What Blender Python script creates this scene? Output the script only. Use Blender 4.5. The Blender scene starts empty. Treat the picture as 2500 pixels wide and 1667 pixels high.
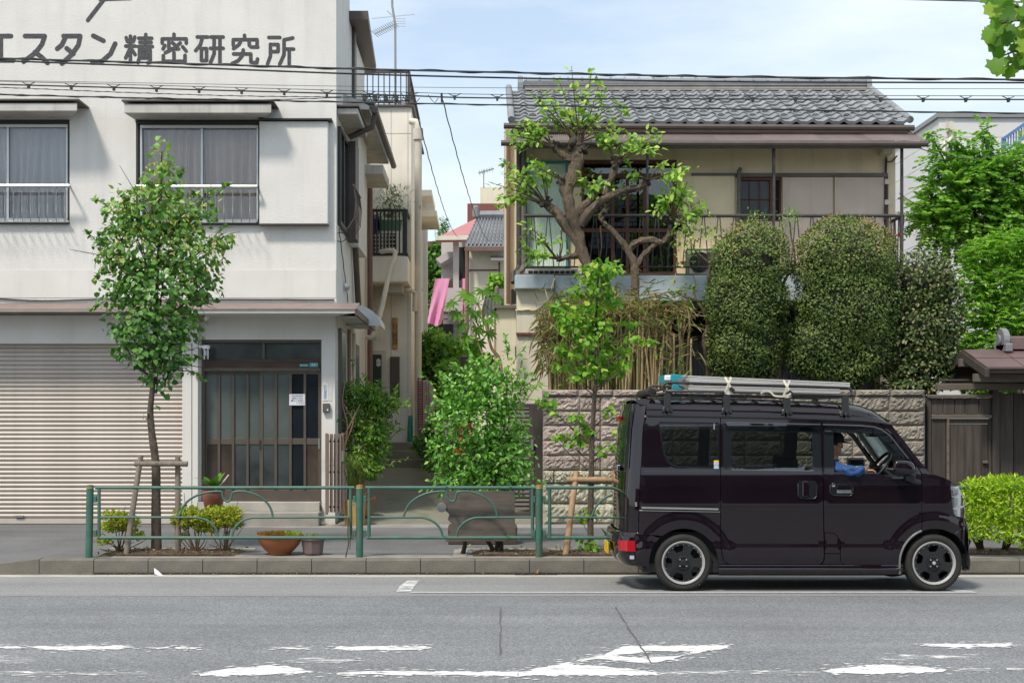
import bpy, bmesh, math, random
import numpy as np
from mathutils import Vector, Matrix
from mathutils.geometry import delaunay_2d_cdt

R = math.radians
scene = bpy.context.scene
COL = scene.collection
rng = np.random.default_rng(7)
random.seed(11)

# ------------------------------------------------------------------ camera
FPX, VX, VY, CZ = 3295.0, 1180.0, 1035.0, 1.61   # focal length / vanishing point in photo pixels, eye height
cd = bpy.data.cameras.new("camera")
cam = bpy.data.objects.new("camera", cd)
COL.objects.link(cam)
cam.location = (0, 0, CZ)
cam.rotation_euler = (R(90), 0, 0)
cd.sensor_width = 36
cd.lens = FPX / 2500 * 36
cd.shift_x = (1250 - VX) / 2500
cd.shift_y = (VY - 833.5) / 2500
cd.clip_start = 0.05
cd.clip_end = 2000
scene.camera = cam

# ------------------------------------------------------------------ light
SUN = Vector((0.40, 0.56, -1.0)).normalized()
world = bpy.data.worlds.new("World")
scene.world = world
world.use_nodes = True
wt = world.node_tree
wt.nodes.clear()
wo = wt.nodes.new("ShaderNodeOutputWorld")
bg = wt.nodes.new("ShaderNodeBackground")
sky = wt.nodes.new("ShaderNodeTexSky")
sky.sky_type = 'NISHITA'
sky.sun_disc = False
sky.sun_elevation = math.asin(-SUN.z)
sky.sun_rotation = math.atan2(-SUN.x, -SUN.y)
sky.air_density = 1.0
sky.dust_density = 1.2
sky.ozone_density = 1.0
tc = wt.nodes.new("ShaderNodeTexCoord")
mp = wt.nodes.new("ShaderNodeMapping")
mp.inputs['Scale'].default_value = (1.3, 1.3, 5.0)
nz = wt.nodes.new("ShaderNodeTexNoise")
nz.inputs['Scale'].default_value = 2.0
nz.inputs['Detail'].default_value = 6
nz.inputs['Roughness'].default_value = 0.55
cr = wt.nodes.new("ShaderNodeValToRGB")
cr.color_ramp.elements[0].position = 0.36
cr.color_ramp.elements[0].color = (0.40, 0.40, 0.40, 1)
cr.color_ramp.elements[1].position = 0.62
cr.color_ramp.elements[1].color = (1, 1, 1, 1)
mx = wt.nodes.new("ShaderNodeMix")
mx.data_type = 'RGBA'
mx.inputs['B'].default_value = (4.7, 5.25, 5.65, 1)   # thin bright overcast veil
L = wt.links
L.new(tc.outputs['Generated'], mp.inputs['Vector'])
L.new(mp.outputs[0], nz.inputs['Vector'])
L.new(nz.outputs['Fac'], cr.inputs['Fac'])
L.new(cr.outputs['Color'], mx.inputs['Factor'])
L.new(sky.outputs[0], mx.inputs['A'])
L.new(mx.outputs['Result'], bg.inputs['Color'])
bg.inputs['Strength'].default_value = 0.118
L.new(bg.outputs[0], wo.inputs['Surface'])

ld = bpy.data.lights.new("sun", 'SUN')
sun = bpy.data.objects.new("sun", ld)
COL.objects.link(sun)
ld.energy = 2.25
ld.angle = R(8.0)
ld.color = (1.0, 0.92, 0.80)
sun.rotation_euler = SUN.to_track_quat('-Z', 'Y').to_euler()
sun.location = (-20, -25, 40)
scene.view_settings.view_transform = 'Standard'
scene.view_settings.look = 'None'
scene.view_settings.gamma = 1.0
scene.view_settings.use_curve_mapping = False
scene.view_settings.exposure = 0.74
try:
    scene.cycles.use_denoising = True
    scene.cycles.max_bounces = 8
    scene.cycles.transparent_max_bounces = 24
    scene.cycles.caustics_reflective = False
    scene.cycles.caustics_refractive = False
except Exception:
    pass

# ------------------------------------------------------------------ coordinates
def X(px, Y): return (px - VX) * Y / FPX
def Z(py, Y): return CZ - (py - VY) * Y / FPX
def P(px, py, Y): return Vector(((px - VX) * Y / FPX, Y, CZ - (py - VY) * Y / FPX))

# ------------------------------------------------------------------ mesh builder
class MB:
    def __init__(s):
        s.v = []; s.f = []
    def add(s, vs, fs):
        n = len(s.v)
        s.v.extend([tuple(q) for q in vs])
        s.f.extend([tuple(i + n for i in f) for f in fs])
        return s
    def box(s, x0, x1, y0, y1, z0, z1):
        if x0 > x1: x0, x1 = x1, x0
        if y0 > y1: y0, y1 = y1, y0
        if z0 > z1: z0, z1 = z1, z0
        vs = [(x0,y0,z0),(x1,y0,z0),(x1,y1,z0),(x0,y1,z0),(x0,y0,z1),(x1,y0,z1),(x1,y1,z1),(x0,y1,z1)]
        return s.hexa(vs)
    def hexa(s, vs):
        return s.add(vs, [(0,3,2,1),(4,5,6,7),(0,1,5,4),(1,2,6,5),(2,3,7,6),(3,0,4,7)])
    def pbox(s, px0, px1, py0, py1, Y0, Y1, at=None):
        """box whose front face fills these photo pixels when it stands at depth at (default Y0)"""
        a = Y0 if at is None else at
        return s.box(X(px0,a), X(px1,a), Y0, Y1, Z(py1,a), Z(py0,a))
    def obox(s, c, size, M):
        hx, hy, hz = size[0]/2, size[1]/2, size[2]/2
        vs = []
        for z in (-hz, hz):
            for x, y in ((-hx,-hy),(hx,-hy),(hx,hy),(-hx,hy)):
                vs.append(Vector(c) + M @ Vector((x,y,z)))
        return s.hexa(vs)
    def bar(s, a, b, w, d=None, up=(0,0,1)):
        a = Vector(a); b = Vector(b); d = w if d is None else d
        t = b - a; ln = t.length
        if ln < 1e-6: return s
        t.normalize(); u = Vector(up)
        if abs(t.dot(u)) > 0.97: u = Vector((0,1,0))
        n1 = t.cross(u).normalized(); n2 = n1.cross(t).normalized()
        M = Matrix((t, n1, n2)).transposed()
        return s.obox((a+b)/2, (ln, w, d), M)
    def tube(s, pts, r, n=8, cap=True, closed=False):
        pts = [Vector(p) for p in pts]
        m = len(pts)
        rs = [r]*m if not hasattr(r, '__len__') else list(r)
        tans = []
        for i in range(m):
            if closed:
                t = pts[(i+1) % m] - pts[i-1]
            else:
                t = pts[min(i+1, m-1)] - pts[max(i-1, 0)]
            if t.length < 1e-9: t = Vector((0,0,1))
            tans.append(t.normalized())
        u = Vector((0,0,1)) if abs(tans[0].z) < 0.9 else Vector((1,0,0))
        u = (u - tans[0]*u.dot(tans[0])).normalized()
        base = len(s.v)
        for i in range(m):
            u = (u - tans[i]*u.dot(tans[i]))
            if u.length < 1e-6: u = tans[i].orthogonal()
            u.normalize(); w = tans[i].cross(u)
            for k in range(n):
                a = 2*math.pi*k/n
                s.v.append(tuple(pts[i] + (u*math.cos(a) + w*math.sin(a))*rs[i]))
        for i in range(m if closed else m-1):
            j = (i+1) % m
            for k in range(n):
                k2 = (k+1) % n
                s.f.append((base+i*n+k, base+i*n+k2, base+j*n+k2, base+j*n+k))
        if cap and not closed:
            s.f.append(tuple(base+k for k in range(n))[::-1])
            s.f.append(tuple(base+(m-1)*n+k for k in range(n)))
        return s
    def cyl(s, a, b, r, n=16, r2=None):
        return s.tube([a, b], [r, r if r2 is None else r2], n)
    def lathe(s, prof, c, n=24, axis='z', caps=True):
        c = Vector(c); base = len(s.v); m = len(prof)
        for (r, h) in prof:
            for k in range(n):
                a = 2*math.pi*k/n
                if axis == 'z': q = (r*math.cos(a), r*math.sin(a), h)
                elif axis == 'y': q = (r*math.cos(a), h, r*math.sin(a))
                else: q = (h, r*math.cos(a), r*math.sin(a))
                s.v.append(tuple(c + Vector(q)))
        for i in range(m-1):
            for k in range(n):
                k2 = (k+1) % n
                s.f.append((base+i*n+k, base+i*n+k2, base+(i+1)*n+k2, base+(i+1)*n+k))
        if caps and prof[0][0] > 1e-4: s.f.append(tuple(base+k for k in range(n))[::-1])
        if caps and prof[-1][0] > 1e-4: s.f.append(tuple(base+(m-1)*n+k for k in range(n)))
        return s
    def prism(s, poly, axis, d0, d1):
        """poly of 2D points; axis 'x': (y,z), 'y': (x,z), 'z': (x,y)"""
        def q(p, d):
            return (d,p[0],p[1]) if axis == 'x' else (p[0],d,p[1]) if axis == 'y' else (p[0],p[1],d)
        m = len(poly)
        vs = [q(p,d0) for p in poly] + [q(p,d1) for p in poly]
        fs = [tuple(range(m))[::-1], tuple(range(m,2*m))]
        fs += [(i,(i+1)%m,(i+1)%m+m,i+m) for i in range(m)]
        return s.add(vs, fs)
    def quad(s, a, b, c, d):
        return s.add([a,b,c,d], [(0,1,2,3)])
    def grid(s, rows):
        h = len(rows); w = len(rows[0]); base = len(s.v)
        for r in rows: s.v.extend([tuple(q) for q in r])
        for i in range(h-1):
            for j in range(w-1):
                s.f.append((base+i*w+j, base+i*w+j+1, base+(i+1)*w+j+1, base+(i+1)*w+j))
        return s
    def mesh(s, name, m, smooth=False, angle=None):
        me = bpy.data.meshes.new(name)
        me.from_pydata(s.v, [], s.f)
        bm = bmesh.new(); bm.from_mesh(me)
        bmesh.ops.recalc_face_normals(bm, faces=bm.faces)
        bm.to_mesh(me); bm.free()
        if smooth:
            me.shade_smooth()
            if angle is not None:
                try: me.set_sharp_from_angle(angle=R(angle))
                except Exception: pass
        me.materials.append(m)
        return me
    def out(s, name, m, parent=None, smooth=False, bevel=0, angle=35, seg=1):
        me = s.mesh(name, m, smooth, angle)
        o = bpy.data.objects.new(name, me)
        COL.objects.link(o)
        if bevel:
            b = o.modifiers.new("bevel", 'BEVEL'); b.width = bevel; b.segments = seg
            b.limit_method = 'ANGLE'; b.angle_limit = R(40)
        adopt(o, parent)
        return o

def adopt(o, parent):
    if parent is not None:
        o.parent = parent
        if parent.parent is None and parent.type == 'EMPTY':
            o.matrix_parent_inverse = Matrix.Translation(-Vector(parent.location))
    return o

def piece(me, parent, loc=(0,0,0), name=None, rot=None, scale=None):
    """one more piece that shares a mesh"""
    o = bpy.data.objects.new(name or me.name, me)
    COL.objects.link(o)
    o.location = loc
    if rot: o.rotation_euler = rot
    if scale: o.scale = scale
    return adopt(o, parent)

def tag(o, label=None, cat=None, group=None, kind=None):
    if label: o['label'] = label
    if cat: o['category'] = cat
    if group: o['group'] = group
    if kind: o['kind'] = kind
    return o

def thing(name, label, cat, loc=(0,0,0), group=None):
    o = bpy.data.objects.new(name, None)
    COL.objects.link(o)
    o.location = loc
    o.empty_display_size = 0.2
    return tag(o, label, cat, group)

def arc(cx, cz, r, a0, a1, n=10):
    return [(cx + r*math.cos(R(a0+(a1-a0)*i/n)), cz + r*math.sin(R(a0+(a1-a0)*i/n))) for i in range(n+1)]

def smoothpts(pts, n=6):
    """Catmull-Rom through points"""
    pts = [Vector(p) for p in pts]
    q = [pts[0]*2 - pts[1]] + pts + [pts[-1]*2 - pts[-2]]
    res = []
    for i in range(1, len(q)-2):
        a, b, c, d = q[i-1], q[i], q[i+1], q[i+2]
        for k in range(n):
            t = k/n
            res.append(0.5*((2*b) + (c-a)*t + (2*a-5*b+4*c-d)*t*t + (3*b-a-3*c+d)*t**3))
    res.append(pts[-1])
    return res

# ------------------------------------------------------------------ materials
def newmat(name):
    m = bpy.data.materials.new(name); m.use_nodes = True
    nt = m.node_tree; nt.nodes.clear()
    out = nt.nodes.new("ShaderNodeOutputMaterial")
    b = nt.nodes.new("ShaderNodeBsdfPrincipled")
    nt.links.new(b.outputs[0], out.inputs['Surface'])
    return m, nt, b, out

def nnoise(nt, vec, scale, detail=4, rough=0.55):
    n = nt.nodes.new("ShaderNodeTexNoise")
    n.inputs['Scale'].default_value = scale
    n.inputs['Detail'].default_value = detail
    n.inputs['Roughness'].default_value = rough
    nt.links.new(vec, n.inputs['Vector'])
    return n.outputs['Fac']

def nmap(nt, vec, sc):
    m = nt.nodes.new("ShaderNodeMapping")
    m.inputs['Scale'].default_value = sc
    nt.links.new(vec, m.inputs['Vector'])
    return m.outputs[0]

def nramp(nt, fac, stops):
    r = nt.nodes.new("ShaderNodeValToRGB")
    els = r.color_ramp.elements
    while len(els) < len(stops): els.new(0.5)
    for e, (p, c) in zip(els, stops):
        e.position = p; e.color = (*c, 1) if len(c) == 3 else c
    nt.links.new(fac, r.inputs['Fac'])
    return r.outputs['Color']

def nmix(nt, a, b, fac, mode='MIX'):
    m = nt.nodes.new("ShaderNodeMix"); m.data_type = 'RGBA'; m.blend_type = mode
    for k, v in (('A', a), ('B', b), ('Factor', fac)):
        if hasattr(v, 'is_output') or isinstance(v, bpy.types.NodeSocket): nt.links.new(v, m.inputs[k])
        elif k == 'Factor': m.inputs[k].default_value = v
        else: m.inputs[k].default_value = (*v, 1)
    return m.outputs['Result']

def mat(name, col, rough=0.7, var=0.15, scale=6.0, bump=0.0, bscale=60.0, metal=0.0, spec=0.5,
        streak=0.0, streakcol=None, sscale=(9, 9, 0.5), patches=0.0, patchcol=None, pscale=1.5,
        grain=None, coat=0.0, objrand=0.0, bdist=0.01, fine=0.0):
    """base colour varied by noise, optional vertical streaks, worn patches, stretched grain and bump"""
    m, nt, b, out = newmat(name)
    co = nt.nodes.new("ShaderNodeTexCoord").outputs['Object']
    vec = nmap(nt, co, grain) if grain else co
    hi = tuple(min(1, c*(1+var)) for c in col); lo = tuple(c*(1-var) for c in col)
    c = nramp(nt, nnoise(nt, vec, scale, 5), [(0.3, lo), (0.7, hi)])
    if fine:
        f = nramp(nt, nnoise(nt, co, bscale, 3, 0.7), [(0.3, (1-fine,)*3), (0.7, (1+fine,)*3)])
        c = nmix(nt, c, f, 1.0, 'MULTIPLY')
    if patches:
        f = nramp(nt, nnoise(nt, co, pscale, 6, 0.65), [(0.5, (0,0,0)), (0.68, (patches,)*3)])
        c = nmix(nt, c, patchcol or lo, f)
    if streak:
        f = nramp(nt, nnoise(nt, nmap(nt, co, sscale), 1.0, 5, 0.6), [(0.5, (0,0,0)), (0.8, (streak,)*3)])
        c = nmix(nt, c, streakcol or tuple(x*0.55 for x in col), f)
    if objrand:
        oi = nt.nodes.new("ShaderNodeObjectInfo")
        f = nramp(nt, oi.outputs['Random'], [(0, (1-objrand,)*3), (1, (1+objrand*0.6,)*3)])
        c = nmix(nt, c, f, 1.0, 'MULTIPLY')
    nt.links.new(c, b.inputs['Base Color'])
    b.inputs['Roughness'].default_value = rough
    b.inputs['Metallic'].default_value = metal
    b.inputs['Specular IOR Level'].default_value = spec
    if coat:
        b.inputs['Coat Weight'].default_value = coat
        b.inputs['Coat Roughness'].default_value = 0.04
    if bump:
        bn = nt.nodes.new("ShaderNodeBump")
        bn.inputs['Strength'].default_value = bump
        bn.inputs['Distance'].default_value = bdist
        nt.links.new(nnoise(nt, vec if grain else co, bscale, 4, 0.6), bn.inputs['Height'])
        nt.links.new(bn.outputs[0], b.inputs['Normal'])
    return m

def glassmat(name, tint=(0.75, 0.82, 0.82), base=0.06, rough=0.0, opacity=0.0, body=(0.02,0.025,0.03)):
    """thin window glass: tinted see-through plus fresnel reflection (works from any side)"""
    m, nt, b, out = newmat(name)
    nt.nodes.remove(b)
    tr = nt.nodes.new("ShaderNodeBsdfTransparent"); tr.inputs[0].default_value = (*tint, 1)
    gl = nt.nodes.new("ShaderNodeBsdfGlossy"); gl.inputs['Roughness'].default_value = rough
    gl.inputs['Color'].default_value = (0.95, 0.97, 1, 1)
    fr = nt.nodes.new("ShaderNodeFresnel"); fr.inputs['IOR'].default_value = 1.5
    ma = nt.nodes.new("ShaderNodeMath"); ma.operation = 'MULTIPLY_ADD'
    ma.inputs[1].default_value = 1.0; ma.inputs[2].default_value = base
    nt.links.new(fr.outputs[0], ma.inputs[0])
    src = tr.outputs[0]
    if opacity:
        df = nt.nodes.new("ShaderNodeBsdfDiffuse"); df.inputs[0].default_value = (*body, 1)
        m0 = nt.nodes.new("ShaderNodeMixShader"); m0.inputs[0].default_value = opacity
        nt.links.new(tr.outputs[0], m0.inputs[1]); nt.links.new(df.outputs[0], m0.inputs[2])
        src = m0.outputs[0]
    ms = nt.nodes.new("ShaderNodeMixShader")
    nt.links.new(ma.outputs[0], ms.inputs[0])
    nt.links.new(src, ms.inputs[1]); nt.links.new(gl.outputs[0], ms.inputs[2])
    nt.links.new(ms.outputs[0], out.inputs['Surface'])
    return m

def leafmat(name, dark, light, tip=None, tipamt=0.0, rough=0.45, transl=0.35, spec=0.35):
    """leaf colour runs from dark to light by the leaf's own random number; part of the light shines through"""
    m, nt, b, out = newmat(name)
    at = nt.nodes.new("ShaderNodeAttribute"); at.attribute_name = "rnd"
    stops = [(0.0, dark), (0.75, light)]
    if tip: stops += [(1.0-tipamt, light), (min(1.0, 1.0-tipamt+0.03), tip)]
    c = nramp(nt, at.outputs['Fac'], stops)
    nt.links.new(c, b.inputs['Base Color'])
    b.inputs['Roughness'].default_value = rough
    b.inputs['Specular IOR Level'].default_value = spec
    tl = nt.nodes.new("ShaderNodeBsdfTranslucent")
    tc_ = nmix(nt, c, (1.0, 1.05, 0.6), 1.0, 'MULTIPLY')
    nt.links.new(tc_, tl.inputs['Color'])
    ms = nt.nodes.new("ShaderNodeMixShader"); ms.inputs[0].default_value = transl
    nt.links.new(b.outputs[0], ms.inputs[1]); nt.links.new(tl.outputs[0], ms.inputs[2])
    nt.links.new(ms.outputs[0], out.inputs['Surface'])
    return m

# ------------------------------------------------------------------ foliage
LEAF = {   # outline points (along, across, lift) for a leaf 1 long, folded on its midrib
    'oval': ([(0,0,0),(0.3,0.30,0.06),(0.68,0.24,0.05),(1,0,-0.06),(0.68,-0.24,0.05),(0.3,-0.30,0.06)], [(0,1,2,3),(0,3,4,5)]),
    'heart': ([(0,0,0),(0.12,0.42,0.06),(0.6,0.36,0.05),(1,0,-0.1),(0.6,-0.36,0.05),(0.12,-0.42,0.06)], [(0,1,2,3),(0,3,4,5)]),
    'narrow': ([(0,0,0),(0.45,0.10,0.03),(1,0,-0.12),(0.45,-0.10,0.03)], [(0,1,2),(0,2,3)]),
    'blade': ([(0,0,0),(0.35,0.032,0.02),(0.75,0.022,-0.06),(1,0,-0.16),(0.75,-0.022,-0.06),(0.35,-0.032,0.02)], [(0,1,2,3),(0,3,4,5)]),
    'lance': ([(0,0,0),(0.5,0.17,0.03),(1,0,-0.08),(0.5,-0.17,0.03)], [(0,1,2),(0,2,3)]),
}

def leaf_mesh(name, pos, dirs, sizes, kind, m, droop=0.0, face=None, rnd=None):
    """many small leaves in one mesh: pos (n,3), dirs (n,3) growth direction"""
    pts, fcs = LEAF[kind]
    pts = np.array(pts); k = len(pts); n = len(pos)
    d = np.array(dirs, float); d[:,2] -= droop
    d /= np.linalg.norm(d, axis=1)[:,None] + 1e-9
    up = np.tile(np.array([0,0,1.0]), (n,1)) + rng.normal(0, 0.45, (n,3))
    if face is not None: up = up*0.55 + np.asarray(face)*0.9
    side = np.cross(d, up); side /= np.linalg.norm(side, axis=1)[:,None] + 1e-9
    nor = np.cross(side, d)
    s = np.array(sizes, float)[:,None,None]
    V = pos[:,None,:] + s*(pts[None,:,0:1]*d[:,None,:] + pts[None,:,1:2]*side[:,None,:] + pts[None,:,2:3]*nor[:,None,:])
    V = V.reshape(-1,3)
    fl = np.array([list(f) for f in fcs]); fs = fl.shape[1]
    Fi = (np.arange(n)[:,None,None]*k + fl[None]).reshape(-1)
    nf = n*len(fcs)
    me = bpy.data.meshes.new(name)
    me.vertices.add(len(V)); me.vertices.foreach_set("co", V.astype(np.float32).ravel())
    me.loops.add(len(Fi)); me.loops.foreach_set("vertex_index", Fi.astype(np.int32))
    me.polygons.add(nf)
    me.polygons.foreach_set("loop_start", (np.arange(nf)*fs).astype(np.int32))
    me.polygons.foreach_set("loop_total", np.full(nf, fs, np.int32))
    me.update(calc_edges=True)
    r = rng.random(n) if rnd is None else np.clip(rnd, 0, 1)
    a = me.attributes.new("rnd", 'FLOAT', 'POINT')
    a.data.foreach_set("value", np.repeat(r, k).astype(np.float32))
    me.materials.append(m)
    return me

def leaves(name, parent, m, pos, dirs, sizes, kind, droop=0.0, rnd=None, face=None):
    me = leaf_mesh(name, np.asarray(pos), np.asarray(dirs), sizes, kind, m, droop, face, rnd)
    o = bpy.data.objects.new(name, me); COL.objects.link(o)
    return adopt(o, parent)

def blob_points(lobes, n, shell=0.55):
    """points through ellipsoid lobes [(centre, radii)], weighted by volume and gathered toward the skin"""
    w = np.array([r[0]*r[1]*r[2] for _, r in lobes])**0.75; w /= w.sum()
    idx = rng.choice(len(lobes), n, p=w)
    u = rng.normal(size=(n,3)); u /= np.linalg.norm(u, axis=1)[:,None]
    rad = shell + (1-shell)*rng.random(n)**0.6
    C = np.array([c for c, _ in lobes])[idx]; RR = np.array([r for _, r in lobes])[idx]
    return C + u*RR*rad[:,None], u
# ================================================================== materials of the setting
def asphalt(name, base, speck, sscale, var):
    m, nt, b, out = newmat(name)
    co = nt.nodes.new("ShaderNodeTexCoord").outputs['Object']
    c = nramp(nt, nnoise(nt, co, 0.7, 6, 0.6), [(0.3, tuple(x*(1-var) for x in base)), (0.7, tuple(x*(1+var) for x in base))])
    wear = nramp(nt, nnoise(nt, nmap(nt, co, (0.12, 2.2, 1)), 1.0, 5, 0.6), [(0.35, (0.9,0.9,0.9)), (0.7, (1.1,1.1,1.1))])
    c = nmix(nt, c, wear, 1.0, 'MULTIPLY')
    vo = nt.nodes.new("ShaderNodeTexVoronoi"); vo.inputs['Scale'].default_value = sscale
    nt.links.new(co, vo.inputs['Vector'])
    g = nramp(nt, vo.outputs['Color'], [(0.15, (1-speck,)*3), (0.5, (1,1,1)), (0.9, (1+speck*1.5,)*3)])
    c = nmix(nt, c, g, 1.0, 'MULTIPLY')
    nt.links.new(c, b.inputs['Base Color'])
    b.inputs['Roughness'].default_value = 0.85
    b.inputs['Specular IOR Level'].default_value = 0.3
    bn = nt.nodes.new("ShaderNodeBump"); bn.inputs['Strength'].default_value = 0.5; bn.inputs['Distance'].default_value = 0.006
    nt.links.new(vo.outputs['Distance'], bn.inputs['Height'])
    nt.links.new(bn.outputs[0], b.inputs['Normal'])
    return m

M_road = asphalt("coarse_asphalt", (0.186, 0.192, 0.201), 0.30, 85, 0.10)
M_patch = asphalt("fine_asphalt", (0.235, 0.235, 0.235), 0.22, 110, 0.06)
M_walk = asphalt("footway_asphalt", (0.145, 0.144, 0.146), 0.2, 120, 0.18)
M_conc = mat("kerb_concrete", (0.155, 0.143, 0.122), 0.9, 0.2, 5, 0.5, 120, streak=0.5, streakcol=(0.12,0.11,0.09), sscale=(5,5,2), fine=0.25)
M_kerbtop = mat("worn_concrete", (0.30, 0.28, 0.25), 0.9, 0.18, 3, 0.3, 110, fine=0.2)
M_gutter = mat("gutter_concrete", (0.42, 0.40, 0.36), 0.9, 0.15, 3, 0.3, 100, fine=0.15)
M_soil = mat("planting_soil", (0.115, 0.078, 0.05), 1.0, 0.45, 9, 1.0, 45, fine=0.5, bdist=0.03)
M_ramp = mat("mossy_concrete", (0.20, 0.19, 0.15), 0.92, 0.25, 2.5, 0.4, 60, patches=0.7, patchcol=(0.10,0.11,0.06), pscale=2.5)
M_ground = mat("earth", (0.16, 0.14, 0.11), 1.0, 0.2, 1)
M_crack = mat("crack_tar", (0.10,0.10,0.104), 0.9, 0.3, 20)

def painted(name, hold):
    """worn thermoplastic: eaten away where the noise falls below hold (open to the asphalt underneath)"""
    m, nt, b, out = newmat(name)
    co = nt.nodes.new("ShaderNodeTexCoord").outputs['Object']
    c = nramp(nt, nnoise(nt, co, 6, 4), [(0.3, (0.60,0.60,0.59)), (0.7, (0.76,0.76,0.75))])
    nt.links.new(c, b.inputs['Base Color']); b.inputs['Roughness'].default_value = 0.75
    tr = nt.nodes.new("ShaderNodeBsdfTransparent")
    f = nramp(nt, nnoise(nt, nmap(nt, co, (2.2, 7, 1)), 2.2, 9, 0.72), [(hold, (0.08,)*3), (hold+0.09, (0.97,)*3)])
    ms = nt.nodes.new("ShaderNodeMixShader")
    nt.links.new(f, ms.inputs[0]); nt.links.new(tr.outputs[0], ms.inputs[1]); nt.links.new(b.outputs[0], ms.inputs[2])
    nt.links.new(ms.outputs[0], out.inputs['Surface'])
    return m
M_paint = painted("road_paint", 0.36)
M_paintworn = painted("worn_road_paint", 0.50)
M_paintpark = painted("parking_paint", 0.44)
M_bayline = mat("grey_bay_paint", (0.42, 0.43, 0.43), 0.85, 0.15, 12, fine=0.2, bscale=90)

ZS = 0.125          # level of the footway
YK = 14.86          # kerb face

# ================================================================== ground
g = MB().quad((-400,-300,-0.30),(400,-300,-0.30),(400,900,-0.30),(-400,900,-0.30)).out("ground", M_ground); tag(g, kind='structure')
def zroad(Y):
    return 0.0 if Y <= 13.0 else -0.035*(Y-13.0)/1.5
rows = []
for Y in (-60, -12, -4, 2, 6, 9, 11, 12.62):
    rows.append([(x, Y, zroad(Y)) for x in (-70, -15, -5, 0, 5, 15, 70)])
road = MB().grid(rows).out("road", M_road); tag(road, kind='structure')
rows = [[(x, Y, zroad(Y)) for x in (-70, -15, -5, 0, 5, 15, 70)] for Y in (12.62, 13.0, 13.75, 14.5)]
o = MB().grid(rows).out("asphalt_strip", M_patch, road)
# seam between the two pavings, and the cracks in the coarse one
def ribbon(pts, w, z=0.004):
    b = MB()
    L_, R_ = [], []
    for i, p in enumerate(pts):
        a = Vector(pts[max(i-1,0)]); c = Vector(pts[min(i+1,len(pts)-1)])
        t = (c-a); n = Vector((-t.y, t.x, 0)).normalized()*w/2*random.uniform(0.6,1.4)
        q = Vector((p[0],p[1],z)); L_.append(q+n); R_.append(q-n)
    b.grid([L_, R_]); return b
def onroad(px, py):
    Y = CZ*FPX/(py-VY); return Vector((X(px,Y), Y, 0))
def jag(p, q, n, amp):
    p = Vector(p); q = Vector(q)
    return [p.lerp(q, i/n) + Vector((random.uniform(-amp,amp), random.uniform(-amp,amp)*0.4, 0))*(0 if i in (0,n) else 1) for i in range(n+1)]
a = onroad(1222, 1483); b_ = onroad(1222, 1600)
ribbon(jag(a, b_, 16, 0.006), 0.011).out("crack", M_crack, road)
ribbon(jag(onroad(1503,1483), onroad(1590,1620), 18, 0.008), 0.012, 0.009).out("crack", M_crack, road)
ribbon(jag((-14,12.62,0), (14,12.62,0), 90, 0.006), 0.011, 0.004).out("seam", M_crack, road)
# road paint (lens shapes where the tyres have eaten the edges, as in the photograph)
def paint(poly, m, z=0.004, lab=None):
    raw = [onroad(px,py) for px,py in poly]; pts = []
    for i, p in enumerate(raw):      # ragged worn edges
        q = raw[(i+1) % len(raw)]; n_ = max(1, int((q-p).length/0.05))
        for k in range(n_):
            pts.append(p.lerp(q, k/n_) + Vector((random.uniform(-.02,.02), random.uniform(-.022,.022), 0)))
    b = MB(); b.add([(p.x,p.y,z) for p in pts], [tuple(range(len(pts)))])
    for k in range(len(pts)*3):      # flecks of paint left round the worn edge
        p = random.choice(pts) + Vector((random.gauss(0,.05), random.gauss(0,.055), 0)); r_ = random.uniform(.004,.016)
        b.add([(p.x-r_*2,p.y,z+.0003),(p.x,p.y-r_,z+.0003),(p.x+r_*2.4,p.y+r_*.2,z+.0003),(p.x+.3*r_,p.y+r_,z+.0003)], [(0,1,2,3)])
    return b.out("road_marking", m, road)
# far edge of the worn lane mark, y about 1583
for x0,x1,y,h in ((-40,56,1580,5),(75,322,1581,9),(378,412,1582,3),(430,488,1582,5),(675,760,1582,4),(812,1052,1582,9),(2245,2478,1575,8)):
    paint([(x0,y),(x0+(x1-x0)*.1,y-h*.45),(x1-12,y-h*.45),(x1,y),(x1-(x1-x0)*.12,y+h*.55),(x0+(x1-x0)*.15,y+h*.55)], M_paint)
# middle row: short worn dabs
paint([(-60,1610),(0,1602),(50,1605),(85,1613),(60,1618),(-60,1619)], M_paintworn)
paint([(700,1613),(740,1605),(820,1608),(890,1612),(840,1618),(730,1619)], M_paintworn)
paint([(2130,1611),(2200,1598),(2330,1601),(2405,1596),(2350,1608),(2230,1612)], M_paintworn)
# near row: the long centre line, fading along its length
paint([(-60,1640),(70,1638),(160,1641),(360,1641),(365,1647),(150,1648),(-60,1650)], M_paintworn)
paint([(480,1644),(560,1633),(650,1625),(700,1626),(762,1638),(740,1643),(610,1648),(490,1650)], M_paint)
paint([(820,1642),(905,1639),(1010,1638),(1100,1640),(1265,1640),(1265,1650),(1000,1648),(820,1646)], M_paint)
paint([(1600,1640),(1775,1638),(1780,1645),(1600,1648)], M_paintworn)
paint([(1810,1638),(2000,1638),(2000,1643),(1812,1644)], M_paintworn)
paint([(2010,1638),(2060,1629),(2120,1623),(2220,1625),(2310,1636),(2300,1641),(2150,1645),(2030,1643)], M_paint)
paint([(2345,1634),(2420,1632),(2420,1637),(2345,1638)], M_paintworn)
paint([(2460,1630),(2600,1628),(2600,1636),(2460,1636)], M_paintworn)
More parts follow.
